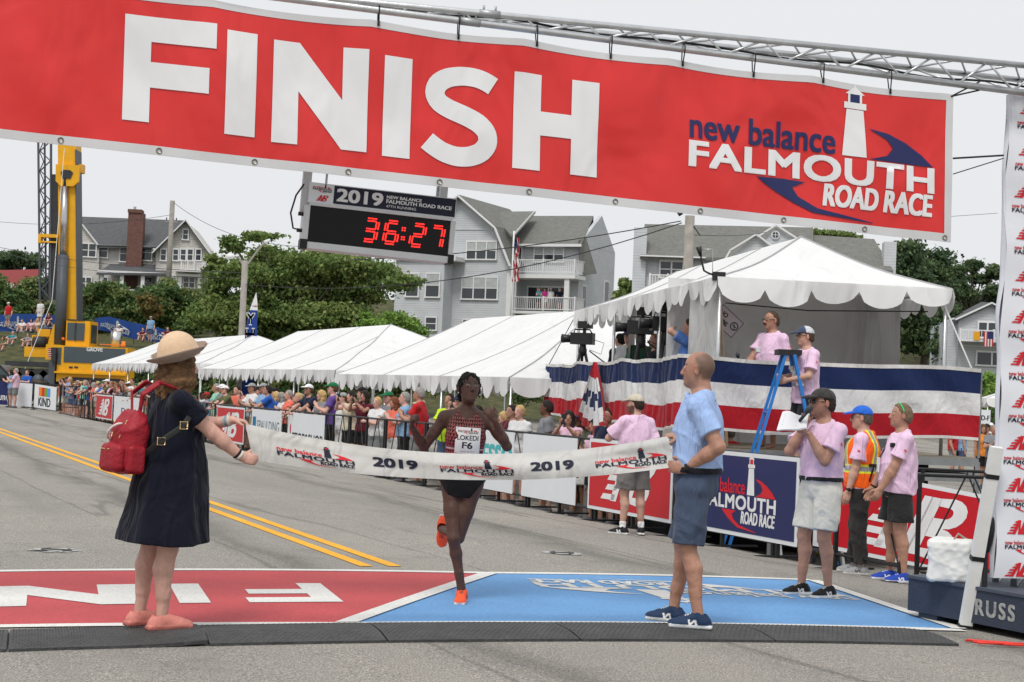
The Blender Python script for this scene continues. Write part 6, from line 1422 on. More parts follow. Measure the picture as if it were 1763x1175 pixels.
mb = MB(); mb.tube([(0, 0, 0), (-.10, 0, .03), (-.16, 0, .06), (-.20, 0, .20), (-.21, 0, .27)], .013, 6); mb.build('gooseneck', M_dark, lamp, True); mb = MB(); mb.box(-.05, .11, -.05, .05, -.06, .05); mb.build('clamp', M_dark, lamp); mb = MB(); mb.tube([(-.21, 0, .25), (-.24, 0, .36)], [.02, .04], 8); mb.build('lamp_head', M_dark, lamp, True)
mb = MB(); mb.tube([(-.20, 0, .33), (-.06, 0, .34), (-.05, 0, .02)], .005, 5); mb.build('wire_frame', M_alu, lamp, True)
# no-smoking sign turned on its corner
ns = empty('no_smoking_sign', (0, 0, 0), 0, 'diamond-hung NO SMOKING sign inside the stage canopy', 'sign'); ns.location = sp(.42, 1.0, 2.57) + Vector((tc0[0], tc0[1], 0)); ns.rotation_euler = (0, 0, math.atan2(TWx[1], TWx[0]))
M_sg = mat('sign_pinkwhite', (.62, .54, .58), .6); Rr = rotm('Y', rad(40))
mb = MB(); mb.add([tuple(Rr @ v3(x, y, z)) for y in (0, .01) for x, z in ((-.20, -.14), (.20, -.14), (.20, .14), (-.20, .14))], [(0, 1, 2, 3), (7, 6, 5, 4), (0, 4, 5, 1), (1, 5, 6, 2), (2, 6, 7, 3), (3, 7, 4, 0)]); mb.build('board', M_sg, ns)
pr = Print(); pr.text('NO', -.16, -.04, .015, .075, M_txt, .05); pr.text('SMOKING', -.17, .03, -.075, -.015, M_txt, .05)
ring = [(.115 + .058 * math.cos(a), .01 + .058 * math.sin(a)) for a in np.linspace(0, 2 * math.pi, 19)]; rin = [(.115 + .044 * math.cos(a), .01 + .044 * math.sin(a)) for a in np.linspace(0, 2 * math.pi, 19)]; pr.strip(ring, rin, M_txt); pr.poly([(.080, .045), (.088, .052), (.150, -.025), (.142, -.032)], M_txt); pr.rect(.085, .145, .003, .015, M_txt, 1)
for a, b, c, d in ((-.19, .19, -.13, -.122), (-.19, .19, .122, .13), (-.19, -.182, -.122, .122), (.182, .19, -.122, .122)): pr.rect(a, b, c, d, M_txt)
pr.build('print', ns, lambda u, w, l: Vector(tuple(Rr @ v3(u, -.003 - .001 * l, w))))
# three long spectator tents in a row
TU = unit(np.array([-.375, .927]))
def eave_t(px, py, off): 
    r = ray(px, py)[:2]; base = bpos(0) + np.array([BU[1], -BU[0]]) * off; A_ = np.array([[r[0], -BU[0]], [r[1], -BU[1]]]); return np.linalg.solve(A_, base)
M_OFF = 1.9
def ev(t): return bpos(t) + np.array([BU[1], -BU[0]]) * M_OFF
_ts = {px: eave_t(px, 660, M_OFF)[1] for px in (985, 575, 340, 158)}
_lab = ['white scalloped spectator tent next to the stage', 'middle white spectator tent between two others', 'white spectator tent in front of the yellow crane']
_tr = [(877, 577), (577, 342), (342, 158)]
for i, (a, b) in enumerate(_tr):
    ta, tb_ = eave_t(a, 660, M_OFF)[1], eave_t(b, 655, M_OFF)[1]; ln = tb_ - ta - .08; r0 = eave_t(a, 655, M_OFF); c = ev(ta)
    ym = float(ev(ta)[1]); zE = CAMH + (678 - 652) / 2900 * ym if i == 0 else CAMH + 22 / 2900 * ym
    if i: zE = CAMH + {1: (658 - 632), 2: (650 - 622)}[i] / 2900 * ym
    pk = {0: (775, 548), 1: (500, 572), 2: (300, 590)}[i]
    tent('spectator_tent', _lab[i], c, BU, 6.2, ln, zE, 3.28, (3, 4, 5)[i], .42, (3.1, 5.5, 5.5)[i], vd=.34, group='white tents behind the crowd', sag=.08, hipf=1.0, wid_scal=.75)
# ------------------------------------------------------------------ people and gear on and around the stage
def sworld(a, b, z): q = sg(a, b); return np.array([q[0], q[1], z])
mcp = P(1330, 560, 21.45); mcp = np.array([mcp[0], mcp[1], FLR])
Mc = Figure(H=1.76, skin=SK_TAN, girth=1.18, head=(-.12, -.03, 0), res=.008, R=(.10, .34, 1.02), Rp=(.8, -.6, -.5), Rh=dict(dir=(-.2, .9, .3), palm=(-1, 0, .2), thumb=(0, .2, 1), curl=.9)); Mc.hairline = brown((80, 62, 50)); Mc.body().hair(brown((80, 64, 52)), 'short', .007, .015).shirt(PINK, hem=.88, sleeve=.68, loose=.03).bottoms(srgb(70, 70, 74), end=.9).glasses(dark=False)
S = Sdf(); S.u(Cone(Mc.hd(-.03, .094, -.045), Mc.hd(0, .104, -.036), .007, .010), .004); S.u(Cone(Mc.hd(.03, .094, -.045), Mc.hd(0, .104, -.036), .007, .010), .004); Mc.add('moustache', S, brown((60, 44, 36)), h=.005, m=M_hairc)
S = Sdf(); S.u(Box(Mc.t(.07, .165, 1.25), v3(.045, .004, .035), Mc.T, .003)); Mc.add('name_tag', S, (.76, .76, .76), h=.006)
Mc.make(mcp, rad(125), 'man with glasses and moustache holding a microphone on the stage'); nb_sleeve(Mc, -1)
wr_ = Mc.world(Mc.wr[1]); mic(wr_ + np.array([-.07, -.05, -.03]), (-.25, -.1, 1), 'black microphone in the hand of the moustached man on stage')
stp = P(1384, 700, 20.15); _sgz = float(gz(stp[0], stp[1])); stp = np.array([stp[0], stp[1], -.08])
steps = empty('stage_steps', stp, 0, 'aluminium steps at the front of the stage under the man in the mesh cap', 'steps')
for i in range(3): mb = MB(); mb.box(-.30, .45, -.30 + .26 * i, -.04 + .26 * i + (0 if i < 2 else .12), .24 * (i + 1) - .035 + .09 * (i / 2), .24 * (i + 1) + .09 * (i / 2)); mb.build('tread', M_grey, steps)
for x in (-.30, .42): mb = MB(); mb.beam((x + .015, -.30 - .26, _sgz + .08), (x + .015, .5, .84), .03, .08); mb.build('stringer', M_grey, steps)
for x in (-.28, .43): mb = MB(); mb.beam((x, .5, _sgz + .08), (x, .5, .8), .04); mb.build('leg', M_grey, steps)
Lm = Figure(H=1.72, skin=SK_LIGHT, girth=1.0, head=(-.15, -.06, 0), res=.008, R=(.05, .30, 1.12), L=(-.12, .30, 1.08), Lp=(-1, -1, -.2), Rp=(.6, -1, -.4), Rf=(.1, .02, .088), Lf=(-.1, 0, .088)); Lm.hairline = brown((80, 58, 44)); Lm.body().hair(brown((78, 58, 44)), 'short', .009, .03).shirt(PINK, hem=.80, sleeve=.72, loose=.03).bottoms(srgb(50, 50, 56), end=.9).cap(srgb(200, 202, 206), srgb(58, 68, 92), panel=srgb(70, 82, 108)).glasses(dark=False)
S = Sdf(); S.u(Box(Lm.t(.07, .158, 1.22), v3(.04, .004, .04), Lm.T, .003)); Lm.add('name_tag', S, (.76, .76, .76), h=.006); lanyard(Lm, True, .0)
Lm.shoes((.03, .03, .03)); lp_ = stp + np.array([0.05, .24, .81]); Lm.make(lp_, rad(108), 'man in pink shirt and mesh-backed cap beside the blue stepladder'); nb_sleeve(Lm, -1)
# seated black chair back peeking over the rail
# --- blue step ladder
lz = GP(1300, 940); ldY = 20.3; top = P(1357, 607, ldY); lg0 = float(gz(top[0], ldY))
lad = empty('step_ladder', (top[0], ldY, lg0), 0, 'blue fibreglass stepladder standing open behind the signs', 'ladder'); M_lad = mat('blue_fibreglass', srgb(36, 118, 196), .45, .08, 6)
LH = float(top[2]) - lg0
for y in (-.22, .22):
    ys = y * .62; mb = MB(); mb.beam((.05, ys, LH - .03), (.62, y * 1.25, .0), .035, .085, up=(0, 1, 0)); mb.build('step_rail', M_lad, lad); mb = MB(); mb.beam((-.05, ys * .95, LH - .03), (-.70, y * 1.2, .0), .032, .060, up=(0, 1, 0)); mb.build('rear_rail', M_lad, lad)
    for x in (.62, -.70): mb = MB(); mb.box(x - .05, x + .05, y * 1.22 - .04, y * 1.22 + .04, -.01, .05); mb.build('foot', M_dark, lad)
for i in range(1, 7): t = i / 7; mb = MB(); x = .05 + .57 * t; yy = (.62 + .63 * t) * .22; z = (LH - .03) * (1 - t); mb.box(x - .045, x + .045, -yy, yy, z - .015, z + .012); mb.build('step', M_alu, lad)
for i in (2, 4, 6): t = i / 7; mb = MB(); x = -.05 - .65 * t; yy = (.60 + .60 * t) * .22; z = (LH - .03) * (1 - t); mb.tube([(x, -yy, z), (x, yy, z)], .014, 6); mb.build('rear_bar', M_lad, lad)
mb = MB(); mb.box(-.14, .14, -.17, .17, LH - .035, LH + .03); mb.build('top_cap', M_dark, lad)
for y in (-.19, .19): mb = MB(); mb.beam((.25, y, LH * .62), (-.28, y, LH * .60), .02, .012); mb.build('spreader', M_alu, lad)
mb = MB(); mb.box(.36, .45, -.262, -.255, LH * .42, LH * .60); mb.build('label_sticker', M_white, lad)
# --- television cameras on tripods
def tvcam(px, py, b, yaw, label, sc=1.0, zb=FLR):
    c = P(px, py, sg(0, b)[1] + .35); r = empty('video_camera', (c[0], c[1], zb), yaw, label, 'video camera'); h = float(c[2]) - zb
    mb = MB(); mb.box(-.09, .09, -.20, .22, h - .09, h + .12); mb.build('body', M_dark, r); mb = MB(); mb.tube([(0, .21, h + .01), (0, .34, h + .01), (0, .40, h + .01)], [.07, .075, .085], 12); mb.build('lens', M_dark, r, True)
    mb = MB(); mb.box(-.10, .06, -.16, .08, h + .20, h + .33); mb.build('viewfinder', M_dark, r); mb = MB(); mb.beam((0, -.02, h + .11), (0, -.02, h + .22), .05); mb.build('bracket', M_dark, r); mb = MB(); mb.tube([(.0, .18, h + .12), (0, .16, h + .18), (0, -.12, h + .18), (0, -.16, h + .12)], .013, 6); mb.build('carry_handle', M_dark, r, True)
    mb = MB(); mb.lathe([(.03, h - .30), (.07, h - .28), (.08, h - .20), (.06, h - .12), (.06, h - .085), (0, h - .085)], 12); mb.build('tripod_head', M_dark, r, True)
    for k in range(3):
        a = 2.1 * k + .4; x, y = math.cos(a) * .42, math.sin(a) * .42; mb = MB(); mb.tube([(x * .12, y * .12, h - .24), (x * .6, y * .6, (h - .24) * .45), (x, y, .0)], [.028, .020, .014], 6); mb.build('tripod_leg', M_dark, r)
    mb = MB(); mb.tube([(0.08, -.1, h - .2), (.14, -.35, h - .38), (.16, -.50, h - .46)], .012, 6); mb.build('pan_handle', M_dark, r); mb = MB(); mb.tube([(.05, -.2, h), (.12, -.36, h - .05), (.16, -.3, h - .25), (.08, -.1, h - .18)], .006, 5); mb.build('cable', M_rope, r); return r
tvcam(1004, 585, 9.3, rad(70), 'black television camera on tripod at the open end of the stage canopy'); tvcam(1104, 566, 5.0, rad(85), 'black television camera with long lens between the canopy curtains'); tvcam(1146, 560, 3.6, rad(100), 'black television camera on tripod beside the canopy side wall')
def crew(px, b, yaw, label, shirt, H=1.74, hat=None, hair=(40, 32, 28), sk=SK_LIGHT, **k):
    c = P(px, 600, sg(0, b)[1] + .5); f = Figure(H=H, skin=sk, res=.011, fingers=False, **k); f.hairline = brown(hair); f.body().hair(brown(hair), 'short', .010, .03).shirt(srgb(*shirt), hem=.9, sleeve=.7).bottoms(srgb(60, 60, 64), end=.9)
    if hat: f.cap(srgb(*hat))
    f.shoes((.04, .04, .04)); f.make((c[0], c[1], FLR), yaw, label); return f
crew(1068, 8.2, rad(40), 'camera operator in black shirt behind the canopy pole', (28, 30, 36), hair=(22, 20, 20), H=1.70); crew(1083, 6.9, rad(150), 'crew member in purple cap looking past the canopy curtain', (180, 180, 182), hat=(60, 44, 84), head=(-.1, -.05, 0), H=1.72); crew(1102, 6.2, rad(150), 'crew member in green shirt leaning out behind the camera', (40, 78, 60), hair=(120, 84, 50), sk=SK_PINK, H=1.70)
crew(1188, 2.6, rad(70), 'camera operator in blue shirt with a raised arm', (92, 132, 205), L=(-.02, .26, 1.60), Lp=(-1, .3, .1), hair=(70, 52, 40), H=1.74); crew(1128, 5.6, rad(110), 'crew member in dark shirt between two cameras', (40, 40, 48), H=1.62, hair=(140, 104, 60))
# ------------------------------------------------------------------ things around the truss base
wb = sd_ = P(1636, 1008, 12.35); wt = .312 + float(gz(*_pa)); blk = empty('wrapped_block', (wb[0], wb[1], wt), rad(-20), 'white plastic-wrapped ballast block on the stencilled box', 'ballast block', scale=.92)
S = Sdf(); S.u(Box((0, 0, .165), (.17, .17, .168), None, .035)); S.noise(wrinkle(.0055, 16, 2.0)); S.noise(wrinkle(.003, 41, 1.0)); V, F = S.mesh(.009); inst(np_mesh('wrapped_bag', V, F, mat('white_plastic', (.74, .74, .72), .45, .05, 5)), 'wrapped_bag', blk)
mb = MB(); mb.tube([(.02, -.03, .33), (.05, .0, .375), (.09, .02, .345), (.13, .03, .33)], .008, 6); mb.build('rope_knot', mat('rope', (.35, .32, .25), .9), blk, True)
pb = GP(1661, 1083); ptp = P(1716, 770, 11.85); post = empty('white_post', pb, 0, 'white square post with black tape bands leaning against the truss', 'post'); dv = ptp - pb
mb = MB(); mb.beam((0, 0, 0), dv, .085, .062, up=(0, -1, 0)); mb.build('timber', mat('white_timber', (.74, .74, .72), .6, .05, 8, .2, 8), post)
for t in (.0, .38, .83): mb = MB(); mb.beam(dv * t, dv * (t + .025), .092, .069, up=(0, -1, 0)); mb.build('tape_band', M_black, post)
bt0 = P(1697, 945, 12.0); bt1 = P(1722, 870, 12.05); pole_ = empty('black_tube', bt0, 0, 'short black foam-covered tube beside the white post', 'tube'); mb = MB(); mb.tube([(0, 0, -.02), (bt1 - bt0) * .5, (bt1 - bt0) * 1.6], [.03, .026, .024], 10); mb.build('foam_cover', M_dark, pole_, True); mb = MB(); mb.tube([(0, 0, -.02), (0, 0, wt - float(bt0[2]))], .02, 8); mb.build('stub', M_dark, pole_)
M_cab = mat('orange_cable', srgb(225, 60, 48), .5)
for i in range(4):
    a = GP(1662 + 6 * i, 1106 + 2 * i)[:2]; pts = []
    for k in range(24):
        t = k / 23; q = a + (np.array([1.15, -.12]) + np.array([.0, .10 * i])) * t + np.array([0, .05 * math.sin(t * 6 + i * 1.7)]); pts.append((q[0], q[1], float(gz(*q)) + .012 + .004 * i))
    mb = MB(); mb.tube(pts, .008, 6); mb.build('extension_cord', M_cab, None, True, label='red-orange extension cord lying at the end of the rubber ramps', cat='cord', group='extension cords by the truss base')
# ------------------------------------------------------------------ foliage
def leafmat(name, c, tr=.32): return mat(name, c, .7, .35, 3.0, transl=tr, spec=.2)
GREENS = {'tree': [leafmat('leaf_a', (0.122, 0.194, 0.057)), leafmat('leaf_b', (0.184, 0.253, 0.077)), leafmat('leaf_c', (0.274, 0.335, 0.112))], 'dark': [leafmat('leaf_d', (0.060, 0.105, 0.054)), leafmat('leaf_e', (0.099, 0.152, 0.068)), leafmat('leaf_f', (0.152, 0.203, 0.091))],
          'hedge': [leafmat('leaf_g', (0.082, 0.152, 0.054)), leafmat('leaf_h', (0.125, 0.203, 0.068)), leafmat('leaf_i', (0.224, 0.253, 0.091))], 'bright': [leafmat('leaf_j', (0.152, 0.264, 0.057)), leafmat('leaf_k', (0.203, 0.344, 0.072)), leafmat('leaf_l', (0.284, 0.426, 0.101))]}
M_bark = mat('bark', (.10, .085, .065), .9, .3, 6, .4, 12)
def foliage(root, clumps, n, size, kind, name='crown', seed=1, flat=.9):
    r = np.random.default_rng(seed); sub = []
    for c_, q_ in clumps:                     # break every mass into small sprays
        for _ in range(14):
            d_ = r.normal(size=3); d_ /= np.linalg.norm(d_); sub.append((np.asarray(c_) + d_ * np.asarray(q_) * (.3 + .8 * r.random()), np.asarray(q_) * np.array([.60, .60, .42]) * (.4 + .7 * r.random())))
        sub.append((c_, np.asarray(q_) * .75))
    clumps = sub
    vol = np.array([c[1][0] * c[1][1] * c[1][2] for c in clumps]) ** (2 / 3); k = r.choice(len(clumps), n, p=vol / vol.sum())
    C = np.array([c[0] for c in clumps], float)[k]; R = np.array([c[1] for c in clumps], float)[k]
    d = r.normal(size=(n, 3)); pos = C + d * R * .52; d /= np.linalg.norm(d, axis=1)[:, None]
    nrm = d + r.normal(size=(n, 3)) * flat; nrm /= np.linalg.norm(nrm, axis=1)[:, None]; a = np.cross(nrm, r.normal(size=(n, 3))); a /= np.linalg.norm(a, axis=1)[:, None]; b = np.cross(nrm, a)
    s_ = size * (.55 + .9 * r.random(n))[:, None]; e = .35 + .4 * r.random(n)[:, None]
    V = np.stack([pos - a * s_, pos + b * s_ * e, pos + a * s_, pos - b * s_ * e], 1).reshape(-1, 3) - np.array(root.location)
    F = np.arange(4 * n).reshape(-1, 4); me = np_mesh(name, V, F, GREENS[kind], None, False); me.polygons.foreach_set('material_index', np.where(r.random(n) < .55, (np.arange(len(clumps)) * 7 % 11 % 3)[k], r.choice(3, n, p=[.35, .4, .25])).astype(np.int32)); return inst(me, name, root)
def trunk(root, pts, rs, name='trunk', limbs=()):
    L = np.array(root.location); mb = MB(); mb.tube([np.asarray(p) - L for p in pts], rs, 8)
    mb.build(name, M_bark, root, True)
    for q, qr in limbs: mb = MB(); mb.tube([np.asarray(p) - L for p in q], qr, 6); mb.build('limb', M_bark, root, True)
def clpx(lst, Y, dy=2.0):
    out = []
    for px, py, rx, ry in lst:
        s_ = FPX / Y; out.append((P(px, py, Y + dy * math.sin(px * .7)), (rx / s_, max(rx, ry) / s_ * .8, ry / s_)))
    return out
def tree(lst, Y, base, label, kind, n, size, seed, name='tree', group=None, limbs=True):
    cl = clpx(lst, Y); b = P(base[0], base[1], Y); b[2] = float(gz(b[0], b[1])); r = empty(name, b, 0, label, 'tree', group); foliage(r, cl, n, size, kind, seed=seed)
    top = np.mean([c[0] for c in cl], 0); fork = b * .45 + top * .55; fork[0] = b[0] * .7 + top[0] * .3
    lim = [([fork, (fork + c[0]) / 2 + np.array([0, 0, -.3]), c[0] + np.array([0, 0, .2])], [.14, .09, .03]) for c in cl] if limbs else []
    trunk(r, [b - [0, 0, .2], b * .6 + fork * .4 + [.1, 0, 0], fork, fork + (top - fork) * .4], [.32, .26, .2, .1], limbs=lim); return r
tree([(372, 455, 22, 20), (400, 425, 24, 16), (445, 408, 34, 9), (470, 440, 40, 22), (420, 470, 45, 26), (520, 455, 46, 26), (560, 440, 40, 18), (600, 460, 48, 24), (650, 470, 40, 18), (690, 485, 34, 14), (480, 500, 60, 30), (560, 500, 60, 30), (620, 505, 50, 22), (370, 500, 32, 30), (430, 530, 60, 34), (520, 545, 60, 30), (600, 545, 50, 24), (355, 540, 25, 30), (400, 560, 60, 26), (480, 570, 60, 24), (560, 575, 60, 22), (450, 470, 60, 30), (540, 480, 70, 30), (610, 490, 50, 24)], 112, (500, 590), 'broad spreading deciduous tree rising behind the middle white tent', 'tree', 80000, .14, 3)
tree([(640, 560, 26, 18), (680, 555, 30, 16), (712, 568, 20, 14), (650, 585, 40, 16), (700, 590, 30, 14)], 106, (675, 610), 'rounded green bush in front of the grey clapboard house', 'bright', 11000, .11, 4, 'bush', limbs=False)
tree([(18, 440, 24, 10), (45, 448, 22, 14), (10, 458, 26, 14), (58, 455, 18, 20)], 150, (30, 480), 'dark pine trees behind the red-roofed building', 'dark', 9000, .15, 5, 'pine_tree')
tree([(1075, 497, 10, 14), (1072, 512, 12, 12)], 125, (1075, 540), 'small green tree showing between the two grey houses', 'tree', 1500, .2, 6)
tree([(1405, 402, 40, 6), (1440, 405, 30, 6)], 165, (1420, 440), 'treetops just showing above the grey house roof', 'tree', 2000, .25, 7, limbs=False)
tree([(1560, 440, 34, 26), (1590, 455, 40, 26), (1560, 480, 44, 30), (1600, 500, 40, 30), (1560, 530, 44, 34), (1610, 540, 36, 34), (1570, 580, 50, 30), (1620, 590, 40, 26)], 128, (1590, 620), 'tall dark green tree behind the right end of the stage canopy', 'dark', 34000, .16, 8)
tree([(1650, 470, 20, 12), (1675, 458, 18, 10), (1640, 490, 22, 10), (1690, 480, 22, 10), (1715, 470, 18, 12), (1660, 505, 24, 10), (1710, 500, 22, 12), (1745, 485, 20, 14), (1645, 530, 34, 20), (1700, 530, 40, 22), (1620, 470, 24, 20)], 136, (1665, 600), 'open-crowned dark tree above the small balcony house', 'dark', 30000, .15, 9)
tree([(1700, 655, 26, 16), (1690, 680, 24, 20), (1720, 680, 26, 22), (1705, 705, 28, 16), (1740, 665, 24, 20)], 70, (1705, 730), 'bright green leafy shrub below the small balcony house', 'bright', 8000, .08, 10, 'shrub', limbs=False)
tree([(1635, 560, 18, 30), (1625, 600, 24, 30), (1650, 610, 16, 24)], 112, (1635, 640), 'dark shrub by the corner of the small balcony house', 'dark', 6000, .14, 12, 'shrub', limbs=False)
hl = [(x, 512 + 14 * math.sin(x * .06) - (10 if x < 140 else 0), 26, 18) for x in range(-20, 360, 26)] + [(x, 540 + 6 * math.sin(x * .09), 26, 18) for x in range(-20, 360, 26)] + [(x, 560, 26, 12) for x in range(0, 360, 30)]
hd_ = empty('hedge', (P(160, 560, 126)[0], 126, float(gz(P(160, 560, 126)[0], 126))), 0, 'wide dark green hedge on the slope below the shingled house', 'hedge'); foliage(hd_, clpx(hl, 126, 1.5), 56000, .14, 'hedge', 'leaves', 13)
rb = [(250, 520, 16, 12), (262, 535, 18, 14)]; rr2 = empty('shrub', P(255, 545, 122), 0, 'rust-tinged shrub in front of the hedge', 'shrub'); GREENS['rust'] = [leafmat('leaf_m', (0.203, 0.172, 0.060)), leafmat('leaf_n', (0.284, 0.203, 0.072)), leafmat('leaf_o', (0.122, 0.152, 0.060))]; foliage(rr2, clpx(rb, 122, .5), 1500, .18, 'rust', 'leaves', 14)
for px in (700, 820, 940): pass
hl = [(x, 622 + 8 * math.sin(x * .05), 32, 34) for x in range(150, 1010, 34)]; h2 = empty('hedge', P(700, 640, 96.5), 0, 'low dark hedge running behind the white spectator tents', 'hedge'); foliage(h2, clpx([(a, b + 30, c, d) for a, b, c, d in hl], 96.5, .6), 26000, .15, 'hedge', 'leaves', 15)

# ------------------------------------------------------------------ houses on the hill
M_sid_g = mat('grey_clapboard', srgb(184, 187, 190), .75, .07, 1.2, stripes=(.18, .03)); M_sid_s = mat('weathered_shingle', srgb(188, 185, 180), .85, .16, 5, stripes=(.16, .03), var2=(.1, 25)); M_roof_g = mat('roof_grey', srgb(112, 112, 108), .9, .15, 3, .5, 14, var2=(.18, 10)); M_roof_d = mat('roof_dark', srgb(86, 88, 90), .9, .15, 3, .5, 14, var2=(.12, 10))
M_trim2 = mat('white_trim', (.72, .72, .72), .6, .04, 3); M_brick = mat('brick', srgb(108, 78, 70), .9, .35, 7, .4, 18, var2=(.2, 26)); M_curt = mat('curtain', (.42, .44, .44), .8, .15, 4)
class House:
    def __init__(s, label, pxc, pyb, Y, yaw=0.0, cat='house'):
        b = P(pxc, pyb, Y); s.o = b.copy(); s.o[2] = float(gz(b[0], b[1])); s.yaw = yaw; s.d = np.array([math.cos(yaw), math.sin(yaw)]); s.n = np.array([-s.d[1], s.d[0]])      # n away from the camera
        s.r = empty('house', s.o, yaw, label, cat)
    def u(s, px, py, dep=0.0):
        r = ray(px, py); o = s.o[:2] + s.n * dep; t = (o @ s.n) / (r[:2] @ s.n); q = np.array([0, 0, CAMH]) + r * t; return float((q[:2] - s.o[:2]) @ s.d), float(q[2] - s.o[2])
    def box(s, name, a, b, d0, d1, m, down=None, parent=None, ref=None):
        rf = d0 if ref is None else ref; u0, z1 = s.u(a[0], a[1], rf); u1, z0 = s.u(b[0], b[1], rf)
        if down is not None: z0 = down
        mb = MB(); mb.box(u0, u1, d0, d1, z0, z1); return mb.build(name, m, parent or s.r)
    def poly(s, name, pts, d0, d1, m):
        q = [s.u(x, y, d0) for x, y in pts]; mb = MB(); mb.prism(q[::-1], d0, d1); return mb.build(name, m, s.r)
    def raw(s, name, vs, fs, m): mb = MB(); mb.add(vs, fs); return mb.build(name, m, s.r)
    def win(s, a, b, dep, n=1, sash=True, trim=.10, curtain=False):
        u0, z1 = s.u(a[0], a[1], dep); u1, z0 = s.u(b[0], b[1], dep); mb = MB(); y = dep - .05
        mb.box(u0, u1, y, dep + .03, z1 - trim, z1 + .03); mb.box(u0 - .04, u1 + .04, y - .04, dep + .03, z0 - .03, z0 + trim * .8); mb.box(u0, u0 + trim, y, dep + .03, z0 + trim * .8, z1 - trim); mb.box(u1 - trim, u1, y, dep + .03, z0 + trim * .8, z1 - trim)
        for i in range(1, n): uu = u0 + (u1 - u0) * i / n; mb.box(uu - trim * .5, uu + trim * .5, y, dep + .03, z0 + trim * .8, z1 - trim)
        w = mb.build('window', M_trim2, s.r)
        for i in range(n):
            g = MB(); a0, a1 = u0 + (u1 - u0) * i / n + trim * .6, u0 + (u1 - u0) * (i + 1) / n - trim * .6; g.box(a0, a1, dep - .02, dep + .02, z0 + trim * .8, z1 - trim); g.build('pane', M_glass, w)
            if curtain: g = MB(); g.box(a0, a1, dep - .026, dep - .021, z0 + (z1 - z0) * .50, z1 - trim); g.build('blind', M_curt, w)
            if sash: g = MB(); g.box(a0, a1, dep - .035, dep - .022, (z0 + z1) / 2 - .03, (z0 + z1) / 2 + .03); g.build('sash', M_trim2, w)
        return w
    def railing(s, a, b, dep, h=1.0, ret=None):
        u0, z0 = s.u(a[0], a[1], dep); u1, _ = s.u(b[0], b[1], dep); mb = MB(); mb.box(u0, u1, dep - .03, dep + .03, z0 + h - .07, z0 + h); mb.box(u0, u1, dep - .03, dep + .03, z0 + .06, z0 + .12); r = mb.build('railing', M_trim2, s.r); n = max(3, int((u1 - u0) / .16)); mb = MB()
        for i in range(n + 1): uu = u0 + (u1 - u0) * i / n; mb.box(uu - .02, uu + .02, dep - .02, dep + .02, z0 + .12, z0 + h - .07)
        o = mb.build('balusters', M_trim2, r, kind='stuff')
        for i in range(3): uu = u0 + (u1 - u0) * i / 2; mb = MB(); mb.box(uu - .06, uu + .06, dep - .06, dep + .06, z0, z0 + h + .06); mb.build('newel_post', M_trim2, r)
        if ret:
            mb = MB(); mb.box(u1 - .03, u1 + .03, dep, dep + ret, z0 + h - .07, z0 + h); k = int(ret / .16)
            for i in range(k): mb.box(u1 - .02, u1 + .02, dep + i * .16, dep + i * .16 + .04, z0, z0 + h - .07)
            mb.build('balusters', M_trim2, r, kind='stuff')
# shingled house with brick chimney
h = House('weathered shingle house with brick chimney and white porch', 250, 500, 150, rad(4)); H = h
g0 = -1.2
h.box('wall', (137, 424), (300, 500), 0, 8, M_sid_s, down=g0)
h.poly('gable_wall', [(130, 500), (130, 372), (170, 424), (170, 500)], -.6, 0, M_sid_s); 
def roofq(h, name, pts_d, m, th=.18):
    vs = [(h.u(x, y, d)[0], d, h.u(x, y, d)[1]) for x, y, d in pts_d]; n = len(vs); vs += [(a, b, c - th) for a, b, c in vs]; fs = [tuple(range(n)), tuple(range(n, 2 * n))[::-1]] + [(i, i + n, (i + 1) % n + n, (i + 1) % n) for i in range(n)]; return h.raw(name, vs, fs, m)
roofq(h, 'roof', [(164, 424, -.7), (290, 425, -.7), (322, 380, 4.2), (133, 373, 4.2)], M_roof_d); roofq(h, 'rear_roof', [(133, 373, 4.2), (322, 380, 4.2), (318, 424, 9), (160, 424, 9)], M_roof_d)
h.poly('gable_wall', [(268, 500), (268, 428), (320, 382), (360, 436), (360, 500)], -2.0, 7.9, M_sid_s)
roofq(h, 'roof', [(262, 438, -2.5), (320, 378, -2.5), (320, 378, 7), (262, 438, 7)], M_roof_d); roofq(h, 'roof', [(320, 378, -2.5), (366, 444, -2.5), (366, 444, 7), (320, 378, 7)], M_roof_d)
def rake(h, a, b, dep, w=.30):
    u0, z0 = h.u(a[0], a[1], dep); u1, z1 = h.u(b[0], b[1], dep); mb = MB(); mb.beam((u0, dep - .06, z0), (u1, dep - .06, z1), .10, w, up=(0, 1, 0)); mb.build('trim_board', M_trim2, h.r)
rake(h, (262, 436), (320, 379), -2.5); rake(h, (320, 379), (366, 443), -2.5); rake(h, (131, 373), (169, 422), -.75)
h.box('eave_trim', (166, 421), (268, 426), -.8, -.6, M_trim2)
h.win((139, 418), (166, 444), -.66, 2); h.win((171, 419), (186, 445), -.06, 1); h.win((206, 422), (222, 452), -.06, 1); h.win((242, 420), (262, 450), -.06, 1); h.win((137, 476), (158, 500), -.66, 2); h.win((171, 476), (186, 497), -.06, 1)
h.win((314, 394), (325, 414), -2.06, 1)
for a in (276, 297, 310, 322, 336): h.win((a, 428), (a + 11, 450), -2.06, 1)
h.box('porch_roof_trim', (168, 469), (345, 473), -2.9, -2.4, M_trim2); roofq(h, 'porch_roof', [(166, 470, -3.0), (290, 471, -3.0), (280, 456, 0), (190, 455, 0)], M_roof_d); h.box('porch_floor', (168, 496), (350, 500), -2.8, 0, M_trim2, down=g0)
for a in (172, 207, 243, 271, 307, 341): h.box('porch_column', (a, 471), (a + 5, 497), -2.75, -2.5, M_trim2)
